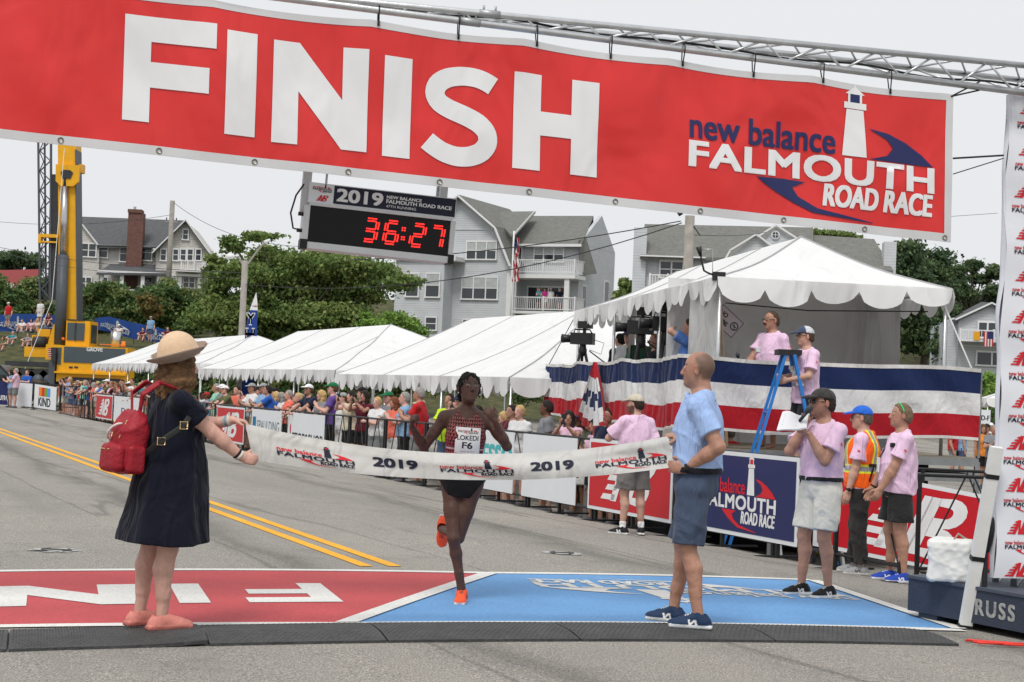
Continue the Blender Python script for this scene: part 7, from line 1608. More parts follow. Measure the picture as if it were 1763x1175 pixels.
h.railing((312, 466), (334, 466), -3.2, .9); h.railing((336, 468), (362, 468), -3.0, .8); h.box('balcony_floor', (300, 466), (364, 470), -3.4, -2.0, M_trim2)
h.box('chimney', (221, 366), (243, 462), -.9, .3, M_brick); h.box('chimney_cap', (220, 360), (244, 367), -1.0, .4, M_brick); h.box('chimney_pot', (230, 356), (234, 361), -.4, -.2, M_steel)
h.box('porch_shade', (210, 474), (236, 497), -.04, .0, M_brick)
h.win((246, 476), (262, 497), -.06, 1); h.win((280, 476), (300, 497), -2.06, 2); h.win((315, 476), (336, 497), -2.06, 2)
# red-roofed low building behind a white fence
h = House('low building with red roof behind a white picket fence', 30, 500, 142, 0.0); roofq(h, 'roof', [(-30, 490, 0), (66, 490, 0), (66, 464, 4), (-30, 466, 4)], mat('roof_red', srgb(132, 56, 56), .9, .15, 4, .4, 14)); h.box('wall', (-28, 489), (64, 506), .3, 4, M_trim2, down=-1); h.railing((-28, 502), (66, 502), -.6, .75)
# grey clapboard house with two balconies, turned a quarter
h = House('tall grey clapboard house with two white balconies and gambrel gable', 880, 580, 130, rad(-24)); g0 = -1.0
h.poly('gable_wall', [(690, 580), (690, 459), (735, 378), (790, 338), (853, 393), (879, 459), (879, 580)], 0, 9, M_sid_g)
for a, b in (((690, 459), (735, 378)), ((735, 378), (790, 338)), ((790, 338), (853, 393)), ((853, 393), (879, 459))):
    ua, za = h.u(*a, -.4); ub, zb = h.u(*b, -.4); n_ = np.array([-(zb - za), ub - ua]); n_ = n_ / np.linalg.norm(n_) * .12; h.raw('roof', [(ua, -.45, za), (ub, -.45, zb), (ub, 9.2, zb), (ua, 9.2, za), (ua + n_[0], -.45, za + n_[1]), (ub + n_[0], -.45, zb + n_[1]), (ub + n_[0], 9.2, zb + n_[1]), (ua + n_[0], 9.2, za + n_[1])], [(3, 2, 1, 0), (4, 5, 6, 7), (0, 1, 5, 4), (1, 2, 6, 5), (2, 3, 7, 6), (3, 0, 4, 7)], M_roof_g); rake(h, a, b, -.47, .32)
h.box('wing_wall', (682, 448), (760, 580), -1.6, 2, M_sid_g, down=g0); h.box('wing_cornice', (678, 441), (784, 449), -1.8, 2, M_trim2)
h.win((699, 470), (721, 512), -1.66, 1, curtain=True); h.win((733, 470), (757, 513), -1.66, 1, curtain=True); h.win((702, 545), (717, 570), -1.66); h.win((732, 545), (752, 570), -1.66)
h.win((803, 415), (855, 448), -.06, 3, curtain=True); h.win((795, 476), (857, 517), -.06, 3, curtain=True); h.win((796, 549), (812, 570), -.06); h.win((833, 549), (852, 570), -.06)
h.box('belt_trim', (784, 394), (852, 396), -.06, 0, M_sid_g); h.box('downspout', (873, 470), (876, 575), -.12, -.02, M_trim2); h.box('corner_board', (878, 458), (881, 575), -.08, .02, M_trim2)
dw = 2.2                                                     # right wing stands back behind its balconies
h.box('wall', (880, 420), (992, 580), dw, 10, M_sid_g, down=g0); 
roofq(h, 'roof', [(872, 421, dw - .6), (1000, 423, dw - .6), (1022, 372, dw + 4.5), (880, 372, dw + 4.5)], M_roof_g); roofq(h, 'rear_roof', [(880, 372, dw + 4.5), (1022, 372, dw + 4.5), (1020, 430, dw + 9), (890, 430, dw + 9)], M_roof_g)
roofq(h, 'roof', [(843, 365, dw + 3), (922, 364, dw + 3), (886, 404, -.2), (879, 404, -.2)], M_roof_g); rake(h, (886, 404), (922, 364), -.1, .25)
h.box('eave_trim', (872, 420), (1000, 425), dw - .75, dw - .55, M_trim2)
h.win((919, 425), (971, 452), dw - .06, 3, curtain=True); h.win((893, 425), (899, 450), dw - .06, 1, sash=False)
for (y0, y1, yb) in ((472, 480, 470), (535, 542, 534)): h.box('balcony_floor', (881, y0), (990, y1), .0, dw, M_trim2, ref=0); h.railing((882, yb), (989, yb), .08, 1.05, ret=2.0)
for a in (972, 881): h.box('balcony_post', (a, 478), (a + 4, 575), .1, .28, M_trim2)
h.win((908, 493), (980, 534), dw - .06, 4, sash=False)
uR, _ = h.u(992, 580, dw)                                     # its right-hand side: windows and a steep gambrel skirt
def sidewin(y0, y1, z0, z1):
    mb = MB(); mb.box(uR - .02, uR + .05, y0, y1, z0, z1); w = mb.build('window', M_trim2, h.r); mb = MB(); mb.box(uR + .03, uR + .07, y0 + .12, y1 - .12, z0 + .12, z1 - .12); mb.build('pane', M_glass, w)
zt = h.u(992, 420, dw)[1]; zp = h.u(1022, 372, dw + 4.5)[1]
h.raw('gable_wall', [(uR, dw, zt), (uR, 10, zt), (uR, dw + 4.5, zp), (uR - .3, dw, zt), (uR - .3, 10, zt), (uR - .3, dw + 4.5, zp)], [(0, 1, 2), (5, 4, 3), (0, 3, 4, 1), (1, 4, 5, 2), (2, 5, 3, 0)], M_sid_g)
h.raw('gambrel_skirt', [(uR + .02, dw + .2, zt - 2.4), (uR + .5, dw - .6, zt - 2.4), (uR + .05, dw - .5, zt + .2), (uR + .02, dw + 1.2, zt + .6), (uR + .9, dw + 1.6, zt - 2.2)], [(0, 1, 2, 3), (0, 3, 4), (1, 4, 3, 2), (0, 4, 1)], M_roof_g)
sidewin(dw + .8, dw + 1.7, zt - 5.0, zt - 3.1); sidewin(dw + 5.6, dw + 6.6, zt - 4.8, zt - 2.4); sidewin(dw + .9, dw + 1.6, zt - 1.9, zt - .4); sidewin(dw + 5.8, dw + 6.4, zt - 8, zt - 6.2)
fl = empty('flagpole', h.o, rad(-24), 'white flagpole with hanging flag before the grey house balconies', 'flagpole'); u0, z1 = h.u(885, 398, -1.2); mb = MB(); mb.tube([(u0, -1.2, -.5), (u0, -1.2, z1)], .07, 8); mb.build('pole', M_trim2, fl, True)
uf, zf = h.u(889, 410, -1.2); _, zf0 = h.u(886, 485, -1.2)
M_fr = [fab(176, 48, 60), fab(210, 208, 208), fab(46, 56, 96)]; mb = MB(); NX, NY = 9, 26
mb.add([(u0 + .1 + .42 * i / NX + .05 * math.sin(j * .7 + i), -1.25 + .16 * math.sin(i * 1.9 + j * .15), zf - (zf - zf0) * j / NY) for j in range(NY + 1) for i in range(NX + 1)], []); mb.f = [(j * (NX + 1) + i, j * (NX + 1) + i + 1, (j + 1) * (NX + 1) + i + 1, (j + 1) * (NX + 1) + i) for j in range(NY) for i in range(NX)]; mb.m = [2 if (j < 9 and i < 5) else (i + j // 9) % 2 for j in range(NY) for i in range(NX)]; mb.build('flag', M_fr, fl, True)
# second grey house behind the stage canopy
h = House('grey house with long shingled roof behind the stage canopy', 1290, 560, 104, rad(-6)); g0 = -1.0
h.box('wall', (1094, 440), (1380, 560), 0, 8, M_sid_g, down=g0); h.box('chimney_chase', (1092, 392), (1110, 500), -.3, 1.2, M_sid_g, down=g0)
roofq(h, 'roof', [(1102, 442, -.6), (1400, 446, -.6), (1400, 392, 4), (1110, 386, 4)], M_roof_g); h.box('eave_trim', (1102, 439), (1215, 445), -.8, -.6, M_trim2)
h.poly('gable_wall', [(1240, 500), (1262, 440), (1300, 405), (1345, 440), (1362, 500)], -1.2, 0, M_sid_g); rake(h, (1240, 462), (1258, 430), -1.3); rake(h, (1256, 432), (1302, 404), -1.3); rake(h, (1302, 404), (1350, 440), -1.3)
h.poly('gable_wall', [(1290, 450), (1336, 392), (1390, 430), (1400, 450)], .3, 2, M_sid_g); rake(h, (1298, 412), (1336, 388), .25); rake(h, (1336, 388), (1398, 428), .25)
uu, zz = h.u(1335, 405, .25); mb = MB(); mb.tube([(uu, .2, zz), (uu, .3, zz)], .27, 16); rw = mb.build('round_window', M_trim2, h.r); mb = MB(); mb.tube([(uu, .17, zz), (uu, .3, zz)], .19, 16); mb.build('pane', M_glass, rw); mb = MB(); mb.box(uu - .2, uu + .2, .15, .17, zz - .015, zz + .015); mb.box(uu - .015, uu + .015, .145, .165, zz - .2, zz + .2); mb.build('muntin', M_trim2, rw)
h.win((1135, 448), (1177, 480), -.06, 2); h.railing((1118, 500), (1180, 500), -1.0, 1.0)
roofq(h, 'roof', [(1390, 462, -.4), (1538, 466, -.4), (1505, 412, 4), (1390, 404, 4)], M_roof_g); h.box('wall', (1380, 462), (1532, 560), 0, 8, M_sid_g, down=g0); h.box('chimney_chase', (1523, 416), (1541, 500), .2, 1.6, M_sid_g, down=g0)
# small balcony house at the right
h = House('small grey gabled house with balcony and hanging flags', 1700, 650, 108, rad(-4)); g0 = -1.0
h.poly('gable_wall', [(1650, 650), (1650, 548), (1706, 524), (1775, 560), (1775, 650)], 0, 7, M_sid_g); rake(h, (1644, 551), (1707, 522), -.2, .25); rake(h, (1707, 522), (1780, 560), -.2, .25)
roofq(h, 'roof', [(1644, 551, -.3), (1707, 522, -.3), (1690, 520, 7), (1628, 552, 7)], M_roof_d); roofq(h, 'roof', [(1707, 522, -.3), (1780, 560, -.3), (1770, 560, 7), (1700, 520, 7)], M_roof_d)
h.box('wall', (1632, 556), (1652, 650), .8, 7, M_sid_g, down=g0); h.win((1683, 553), (1735, 584), -.06, 3, sash=False); h.win((1680, 604), (1735, 632), -.06, 2, sash=False); h.box('balcony_floor', (1652, 587), (1770, 592), -1.4, 0, M_trim2, ref=-1.4); h.railing((1653, 588), (1768, 588), -1.35, .78); h.box('belt_trim', (1658, 596), (1770, 599), -.1, 0, M_trim2)
mb = MB(); u0, z1 = h.u(1677, 571, -1.5); u1, z0 = h.u(1687, 586, -1.5); mb.box(u0, u1, -1.47, -1.44, z0, z1); mb.build('orange_flag', fab(226, 160, 40), h.r)
u0, z1 = h.u(1694, 571, -1.5); u1, z0 = h.u(1710, 597, -1.5)
for i in range(7): mb = MB(); a0 = u0 + (u1 - u0) * i / 7; mb.box(a0, a0 + (u1 - u0) / 7, -1.47, -1.44, z0, z1 if i < 3 else z0 + (z1 - z0) * .5); mb.build('flag_stripe', M_fr[i % 2], h.r)
mb = MB(); a0 = u0 + (u1 - u0) * 3 / 7; mb.box(a0, u1, -1.47, -1.44, z0 + (z1 - z0) * .5, z1); mb.build('flag_canton', M_fr[2], h.r)

# ------------------------------------------------------------------ poles and wires
M_pole = mat('weathered_pole', srgb(150, 145, 138), .9, .2, 4, .4, 10)
def upole(px, pyt, pyb, Y, w, label, arms=()):
    a = P(px, pyt, Y); g = float(gz(a[0], Y)); r = empty('utility_pole', (a[0], Y, g), 0, label, 'pole'); mb = MB(); mb.tube([(0, 0, -.3), (0, 0, float(a[2]) - g)], [w / 2 * 1.15, w / 2], 10); mb.build('pole_shaft', M_pole, r, True); return r, float(a[2]) - g
r, z = upole(297, 346, 495, 138, .40, 'grey wooden utility pole in front of the shingled house'); mb = MB(); mb.box(-.5, .5, -.1, .0, z - 1.8, z - 1.65); mb.build('cross_arm', M_pole, r)
for x in (-.4, 0, .4): mb = MB(); mb.tube([(x, -.05, z - 1.65), (x, -.05, z - 1.4)], .05, 6); mb.build('insulator', M_dark, r)
r, z = upole(422, 449, 570, 66, .24, 'street light pole beside the blue feather flag')
mb = MB(); mb.tube([(0, 0, z - .3), (-.25, 0, z + .1), (-.45, 0, z + .15)], .04, 6); mb.build('lamp_arm', M_pole, r); mb = MB(); mb.tube([(-.40, 0, z + .13), (-.50, 0, z + .15), (-.70, 0, z + .13), (-.78, 0, z + .10)], [.04, .10, .11, .04], 10); mb.build('lamp_head', M_trim2, r, True)
mb = MB(); mb.tube([(0, 0, z - .3), (.5, 0, z + .45), (.75, 0, z + .75)], .045, 6); mb.build('lamp_arm', M_pole, r); mb = MB(); mb.tube([(.72, 0, z + .74), (.95, 0, z + .86)], [.08, .05], 8); mb.build('lamp_head', M_trim2, r, True)
r, z = upole(1188, 372, 480, 58, .34, 'thick weathered utility pole behind the stage canopy'); mb = MB(); mb.tube([(-.30, -.1, z + .1), (-.42, -.1, z + .02)], .08, 8); mb.build('insulator', M_dark, r); mb = MB(); mb.tube([(.12, -.1, z - .35), (.35, -.1, z - .66)], .02, 6); mb.build('bracket', M_dark, r)
def wire(pts, Ya, Yb, sag, r_, label):
    a, b = P(*pts[0], Ya), P(*pts[1], Yb); mb = MB(); mb.tube([a * (1 - t) + b * t - np.array([0, 0, sag * 4 * t * (1 - t)]) for t in np.linspace(0, 1, 15)], r_, 4); mb.build('overhead_wire', mat('wire', (.03, .03, .032), .6), None, False, label=label, cat='wire', group='overhead wires')
wire([(1172, 381), (600, 448)], 58, 66, 0.25, .022, 'upper of two dark wires sagging across the tall grey house'); wire([(1174, 384), (420, 490)], 58, 66, .9, .022, 'lower of two dark wires sagging across the tall grey house'); wire([(296, 370), (-40, 378)], 138, 140, .6, .02, 'wire running from the pole by the shingled house past the crane'); wire([(300, 350), (520, 425)], 138, 100, .8, .02, 'thin wire descending from the pole by the shingled house to the tree'); wire([(-20, 422), (420, 470)], 100, 66, .3, .018, 'dark wire crossing the crane boom toward the street light')
wire([(-20, 428), (420, 478)], 100, 66, .5, .014, 'thin lower wire crossing the crane boom'); wire([(1196, 405), (1320, 400)], 58, 100, .1, .018, 'pale wire from the thick pole to the grey house gable'); wire([(1600, 487), (1800, 472)], 110, 110, .1, .018, 'wire above the roof of the small balcony house')
# feather flag
ff = P(420, 600, 63); gf = float(gz(ff[0], 63)); fo = empty('feather_flag', (ff[0], 63, gf), 0, 'blue and white feather flag beside the street light pole', 'flag'); zt_ = float(P(436, 504, 63)[2]) - gf
mb = MB(); mb.tube([(0, 0, 0), (0, 0, zt_ * .6), (.10, 0, zt_ * .85), (.36, 0, zt_)], .018, 6); mb.build('pole', M_dark, fo)
mb = MB(); n_ = 20; L_ = [(np.interp(t, [0, .6, .85, 1], [0, 0, .10, .36]), zt_ * np.interp(t, [0, 1], [.22, 1])) for t in np.linspace(0, 1, n_)]; L_ = [(np.interp(z / zt_, [0, .6, .85, 1], [0, 0, .10, .36]), z) for _, z in L_]; R_ = [(np.interp(z / zt_, [.22, .7, .9, 1], [.42, .46, .45, .37]), z) for _, z in L_]
mb.add([(a, -.02, z) for a, z in L_] + [(b, -.02, z) for b, z in R_], [(i, i + n_, i + n_ + 1, i + 1) for i in range(n_ - 1)]); mb.m = [0 if i < 16 else 1 for i in range(n_ - 1)]; mb.build('flag_cloth', [fab(36, 62, 130), fab(212, 212, 214)], fo, True)
pr = Print(); pr.text('Y', .06, .34, zt_ * .775, zt_ * .855, M_print_white, .08); pr.text('H', .06, .34, zt_ * .67, zt_ * .75, M_print_white, .08); add_logo(pr, .24, zt_ * .90, .20, M_print_red, M_print_dark, M_print_red, M_print_dark, M_print_red); pr.build('flag_print', fo, lambda u, w, l: Vector((u, -.026, w)))
# blue printed fence cloth on the slope
def fence(pts, label, Y):
    a = P(pts[0][0], pts[0][1], Y); r = empty('fabric_fence', a, 0, label, 'fence', 'blue fence cloths on the slope'); M_bf = fab(42, 74, 140); L = np.array(r.location)
    tops = [P(x, y, Y) - L for x, y, hh in pts]; bots = [P(x, y + hh, Y) - L for x, y, hh in pts]; mb = MB(); n = 40
    def f(u, v):
        i = min(int(u * (len(pts) - 1)), len(pts) - 2); t = u * (len(pts) - 1) - i; p = (tops[i] * (1 - t) + tops[i + 1] * t) * v + (bots[i] * (1 - t) + bots[i + 1] * t) * (1 - v); return p + np.array([0, .10 * math.sin(u * 30 + 2 * v), 0])
    mb.grid(f, n, 5); mb.build('cloth', M_bf, r, True); wd = abs(tops[-1][0] - tops[0][0])
    for c in (.30, .75):
        pr = Print(); add_logo(pr, 0, 0, 1, M_curt, M_curt, M_curt, M_curt, M_curt); pr.build('printed_logo', r, lambda u, w, l: tuple(f(c - .16 + u * .32, min(.95, .15 + w * 1.6)) + np.array([0, -.16, 0])))
    for i in range(len(pts)): mb = MB(); mb.tube([bots[i] - [0, -.1, .3], tops[i] + [0, .1, .1]], .03, 5); mb.build('stake', M_dark, r)
fence([(-30, 543, 28), (30, 541, 30), (68, 541, 26), (100, 544, 26)], 'blue printed fence cloth on the slope left of the crane boom', 118); fence([(162, 549, 18), (185, 545, 26), (230, 556, 28), (262, 562, 26), (294, 570, 22)], 'blue printed fence cloth on the slope right of the crane boom', 116)

# ------------------------------------------------------------------ mobile crane
CY = 92.0; cs = FPX / CY; cb = P(120, 660, CY); cg = float(gz(cb[0], CY)); crane = empty('mobile_crane', (cb[0], CY, cg), 0, 'yellow mobile crane with raised boom behind the crowd', 'crane')
def cp(px, py): q = P(px, py, CY); return float(q[0] - cb[0]), float(q[2] - cg)
M_yel = mat('crane_yellow', srgb(226, 166, 24), .45, .08, 2.5); M_cgr = mat('crane_grey', srgb(78, 82, 88), .5, .1, 3); M_cdk = mat('crane_dark', (.035, .036, .04), .6, .2, 3); M_cgl = mat('crane_glass', srgb(62, 74, 80), .12, .1, 1, spec=.6)
def cbox(n, a, b, d0, d1, m, parent=None): x0, z1 = cp(*a); x1, z0 = cp(*b); mb = MB(); mb.box(x0, x1, d0, d1, z0, z1); return mb.build(n, m, parent or crane)
def cbeam(n, a, b, w, d, dep, m, parent=None): x0, z0 = cp(*a); x1, z1 = cp(*b); mb = MB(); mb.beam((x0, dep, z0), (x1, dep, z1), w, d, up=(0, 1, 0)); return mb.build(n, m, parent or crane)
boom = cbeam('boom', (117, 600), (114, 60), 1.0, 1.15, .6, M_yel); cbeam('boom_edge', (133, 560), (130.5, 258), .06, 1.2, .55, M_cgr, boom); 
cbeam('boom_tip', (114, 62), (112, -180), .85, .95, .6, M_yel)
mb = MB(); x, z = cp(117, 320); x1, z1 = cp(117, 285); mb.prism([(x - .62, z + .2), (x - .35, z - .05), (x + .35, z - .05), (x + .62, z + .2), (x + .66, z1), (x - .66, z1)], -.25, .0); mb.build('boom_collar', M_yel, boom)
mb = MB(); xm, zm = cp(117, 302); mb.prism([(xm - .22, zm - .22), (xm + .22, zm - .22), (xm + .34, zm + .12), (xm + .18, zm + .25), (xm - .18, zm + .25), (xm - .34, zm + .12)], -.30, -.24); mb.build('collar_opening', M_cdk, boom)
cbox('side_bracket', (134, 282), (140, 297), .2, .8, M_yel, boom)
x0, z0 = cp(105, 605); x1, z1 = cp(110, 440); x2, z2 = cp(113, 322); mb = MB(); mb.tube([(x0, -.35, z0), (x1, -.15, z1)], .30, 12); mb.build('lift_cylinder', M_cgr, crane, True); mb = MB(); mb.tube([(x1, -.15, z1), (x2, -.12, z2)], .19, 12); mb.build('cylinder_rod', mat('chrome', (.5, .5, .52), .25, metal=.9), crane, True); mb = MB(); mb.tube([(x2, -.12, z2), (x2, -.1, z2 + .6)], .16, 10); mb.build('rod_eye', M_cdk, crane, True)
cbeam('jib_beam', (90, 515), (94, 300), .55, .4, .3, M_cdk)
jib = cbeam('jib_chord', (68, 520), (63, 60), .10, .10, .1, M_cgr)
for a, b, d in (((75, 520), (71, 60), .5), ((86, 520), (87, 60), .1), ((84, 515), (84, 60), .5)): cbeam('jib_chord', a, b, .09, .09, d, M_cgr)
for k in range(26):
    y0, y1 = 515 - k * 17, 515 - (k + 1) * 17; l0, l1 = 68 - k * .19, 68 - (k + 1) * .19
    cbeam('jib_lacing', (l0 + 3, y0) if k % 2 else (86, y0), (86, y1) if k % 2 else (l0 + 3, y1), .06, .06, .1, M_cgr)
    cbeam('jib_lacing', (l0, y0) if k % 2 else (l0 + 7, y0), (l0 + 7, y1) if k % 2 else (l0, y1), .045, .045, .3, M_cgr)
cbox('jib_bracket', (67, 403), (100, 410), -.1, .3, M_yel); cbox('jib_bracket', (67, 415), (98, 419), -.1, .3, M_yel); cbox('jib_bracket', (67, 403), (71, 419), -.12, .32, M_yel)
mb = MB(); a = cp(115, 258); b = cp(98, 520); c = cp(48, 690); mb.tube([(a[0], -.5, a[1]), (b[0], -1.0, b[1]), (cp(50, 650)[0], -1.4, cp(50, 650)[1])], .02, 4); mb.build('hoist_rope', M_trim2, crane)
cbox('counterweight', (45, 597), (82, 616), -.3, 2.4, M_yel); cbox('counterweight', (55, 577), (62, 598), .0, 2.0, M_yel); cbox('winch_housing', (63, 566), (84, 580), .2, 1.8, M_yel); cbox('side_frame', (62, 578), (90, 600), .3, 2.0, M_yel)
mb = MB(); x, z = cp(70, 590); mb.tube([(x - .35, -.15, z), (x + .3, -.15, z)], .32, 12); mb.build('winch_drum', M_cdk, crane, True); cbox('winch_motor', (74, 583), (81, 598), -.2, .2, M_cdk)
cbeam('stay_arm', (88, 596), (99, 560), .32, .2, -.1, M_yel)
cab = cbox('operator_cab', (122, 553), (160, 600), -.9, .9, M_yel); cbox('cab_window', (124, 557), (152, 588), -.94, -.90, M_cgl, cab); cbox('cab_window', (155, 560), (160.6, 592), -.6, .7, M_cgl, cab); cbox('cab_roof', (123, 551), (153, 554), -.95, .92, M_cdk, cab)
cbox('wiper_rail', (137, 557), (138, 588), -.97, -.94, M_cdk, cab)
tf = cbox('turret_frame', (88, 594), (110, 621), -1.0, 1.0, M_yel)
for i in range(5): cbox('flag_decal', (92, 600 + i * 3.6), (101, 601.9 + i * 3.6), -1.02, -1.0, M_fr[0], tf); cbox('flag_decal', (92, 601.9 + i * 3.6), (101, 603.6 + i * 3.6), -1.018, -1.0, M_fr[1], tf)
cbox('flag_decal', (97, 600), (102, 609), -1.03, -1.0, M_fr[2], tf)
cc = cbox('carrier_cab', (114, 596), (229, 662), -1.7, .2, M_yel); cbox('windshield', (125, 598.5), (227, 629), -1.74, -1.7, M_cgl, cc); cbox('side_window', (114.4, 600), (119, 629), -1.73, -1.7, M_cgl, cc); cbox('bumper', (110, 640), (230, 648), -1.95, -1.7, M_yel, cc); cbox('grille', (135, 650), (220, 660), -1.76, -1.7, M_cdk, cc)
for x in (133, 142): cbox('headlamp', (x, 632), (x + 6, 635), -1.74, -1.7, M_cdk, cc)
cbox('mirror', (106, 600), (112, 624), -2.0, -1.6, M_cdk, cc)
pr = Print(); x0, z0 = cp(163, 606); x1, z1 = cp(190, 601); pr.text('GROVE', x0, x1, z0, z1, mat('decal_silver', (.6, .62, .63), .5), .08); pr.build('lettering', cc, lambda u, w, l: Vector((u, -1.752 - .002 * l, w)))
cbox('roof_stripe', (185, 594), (228, 597.5), -1.78, -1.7, mat('hazard_orange', srgb(236, 120, 40), .5), cc)
ch_ = cbox('carrier_deck', (22, 622), (108, 634), -1.4, 1.4, M_cdk); cbox('carrier_frame', (24, 634), (106, 664), -1.0, 1.0, M_cdk)
for x in (34, 56, 78, 97): X, Z = cp(x, 655); mb = MB(); mb.tube([(X, -1.45, Z), (X, -.95, Z)], .62, 18); w_ = mb.build('wheel', mat('tyre', (.02, .02, .02), .8), crane, True); mb = MB(); mb.tube([(X, -1.48, Z), (X, -1.44, Z)], .3, 14); mb.build('rim', M_cgr, w_, True)
cbox('outrigger_post', (100, 622), (107, 690), -1.8, -1.4, M_cgr)
x, z = cp(197, 598); mb = MB(); mb.tube([(x, .2, z), (x, .2, z + .85)], .27, 14); mb.build('exhaust_stack', M_alu, crane, True)
mb = MB(); x, z = cp(216, 598); mb.tube([(x, -.5, z), (x, -.5, z + .12), (x, -.5, z + .14), (x, -.5, z + .30)], [.14, .13, .11, .10], 10); mb.build('beacon', MATS['hazard_orange'], crane, True); mb = MB(); x, z = cp(117, 587); mb.tube([(x, -1.0, z), (x, -1.0, z + .14)], .08, 8); mb.build('beacon', MATS['hazard_orange'], crane, True)
# --- dark pickup behind the far signs
ty = 84.0; tb = P(20, 655, ty); tg = float(gz(tb[0], ty)); tk = empty('pickup_truck', (tb[0], ty, tg), 0, 'black pickup truck parked behind the far road signs', 'truck'); M_tk = mat('truck_black', (.02, .022, .025), .22, .1, 2, spec=.5)
mb = MB(); mb.prism([(-2.6, .55), (1.6, .55), (1.65, 1.15), (1.3, 1.22), (-.2, 1.28), (-.75, 1.30), (-2.6, 1.3)], -.95, .95); mb.build('body', M_tk, tk); mb = MB(); mb.prism([(-2.1, 1.28), (-1.75, 1.92), (-.35, 1.95), (.35, 1.28)], -.82, .82); tcab = mb.build('cab', M_tk, tk)
mb = MB(); mb.prism([(-.32, 1.86), (-.05, 1.40), (.22, 1.30), (-.1, 1.86)], -.835, .835); mb = MB(); mb.prism([(-1.95, 1.34), (-1.72, 1.80), (-.98, 1.84), (-.98, 1.34)], -.84, .84); mb.build('window', M_cgl, tcab); mb = MB(); mb.prism([(-.90, 1.34), (-.90, 1.84), (-.42, 1.86), (.12, 1.34)], -.84, .84); mb.build('window', M_cgl, tcab); mb = MB(); mb.beam((-1.95, -.86, 1.86), (-.35, -.86, 1.93), .03, .06); mb.build('chrome_rail', M_alu, tcab)
for x in (-1.9, .95): mb = MB(); mb.tube([(x, -1.0, .42), (x, -.75, .42)], .42, 16); w_ = mb.build('wheel', MATS['tyre'], tk, True); mb = MB(); mb.tube([(x, -1.02, .42), (x, -.99, .42)], .25, 12); mb.build('rim', M_alu, w_, True)
mb = MB(); mb.box(1.3, 1.62, -.9, -.6, .95, 1.12); mb.build('headlamp', M_trim2, tk); mb = MB(); mb.box(-.35, -.1, -1.12, -.95, 1.25, 1.45); mb.build('mirror', M_tk, tk)
# ------------------------------------------------------------------ the crowd: a few posed figures, copied as individuals
PAL = {'white': (226, 226, 226), 'navy': (34, 40, 64), 'light blue': (140, 178, 214), 'royal blue': (44, 92, 180), 'red': (196, 40, 46), 'coral': (236, 120, 100), 'grey': (136, 138, 142), 'black': (30, 30, 33), 'purple': (104, 76, 150), 'teal': (50, 140, 150), 'pale pink': (230, 190, 210), 'magenta': (190, 50, 130), 'neon yellow': (204, 236, 50), 'olive': (104, 106, 70), 'cream': (224, 212, 188), 'maroon': (96, 30, 44), 'mint': (150, 205, 180), 'orange': (236, 140, 50)}
HAIRC = {'dark-haired': (40, 32, 28), 'brown-haired': (92, 66, 46), 'blond': (196, 164, 110), 'grey-haired': (150, 146, 142), 'auburn': (120, 66, 42)}
CAPC = {'white cap': (226, 226, 226), 'navy cap': (30, 38, 66), 'grey cap': (150, 152, 152), 'black cap': (28, 28, 30), 'green cap': (30, 110, 70), 'red cap': (180, 44, 48), 'beige cap': (200, 188, 160)}
BOT = {'khaki': (176, 160, 130), 'black': (30, 30, 33), 'denim': (70, 86, 116), 'grey': (120, 122, 124), 'white': (214, 214, 212)}
POSE = {'clapping': dict(R=(.05, .31, 1.24), L=(-.05, .31, 1.22), Rp=(.8, -.3, -1), Lp=(-.8, -.3, -1), Rh=dict(dir=(-.3, .5, .8), palm=(-1, 0, 0)), Lh=dict(dir=(.3, .5, .8), palm=(1, 0, 0))),
        'leaning on the rail': dict(R=(.16, .47, 1.06), L=(-.16, .47, 1.06), Rp=(.9, -.2, -.6), Lp=(-.9, -.2, -.6), lean=.26, hip=(0, -.10, .92), head=(0, .08, 0), Rh=dict(dir=(-.6, .8, 0), palm=(0, 0, -1)), Lh=dict(dir=(.6, .8, 0), palm=(0, 0, -1))),
        'holding up a phone': dict(R=(.06, .36, 1.50), L=(-.06, .36, 1.48), Rp=(.8, -.2, -1), Lp=(-.8, -.2, -1), Rh=dict(dir=(-.2, .3, 1), palm=(-.5, 1, 0)), Lh=dict(dir=(.2, .3, 1), palm=(.5, 1, 0))),
        'watching': dict(head=(-.2, 0, 0)),
        'with folded arms': dict(R=(-.10, .24, 1.17), L=(.10, .26, 1.20), Rp=(1, -.2, -.6), Lp=(-1, -.2, -.6), Rh=dict(palm=(0, -1, 0)), Lh=dict(palm=(0, -1, 0))),
        'sitting': dict(hip=(0, 0, .14), lean=.10, Rf=(.15, .50, .09), Lf=(-.15, .50, .09), Rk=(.2, .4, 1), Lk=(-.2, .4, 1), R=(.15, .42, .46), L=(-.15, .42, .46), Rp=(1, -.2, 0), Lp=(-1, -.2, 0))}
TPL, TONES = {}, {'fair': SK_PINK, 'tan': SK_TAN, 'dark': srgb(110, 74, 56)}
M_hairp = {k: mat('hair_' + k, srgb(*v), .8, .35, 60, .5, 120, detail=6) for k, v in HAIRC.items()}
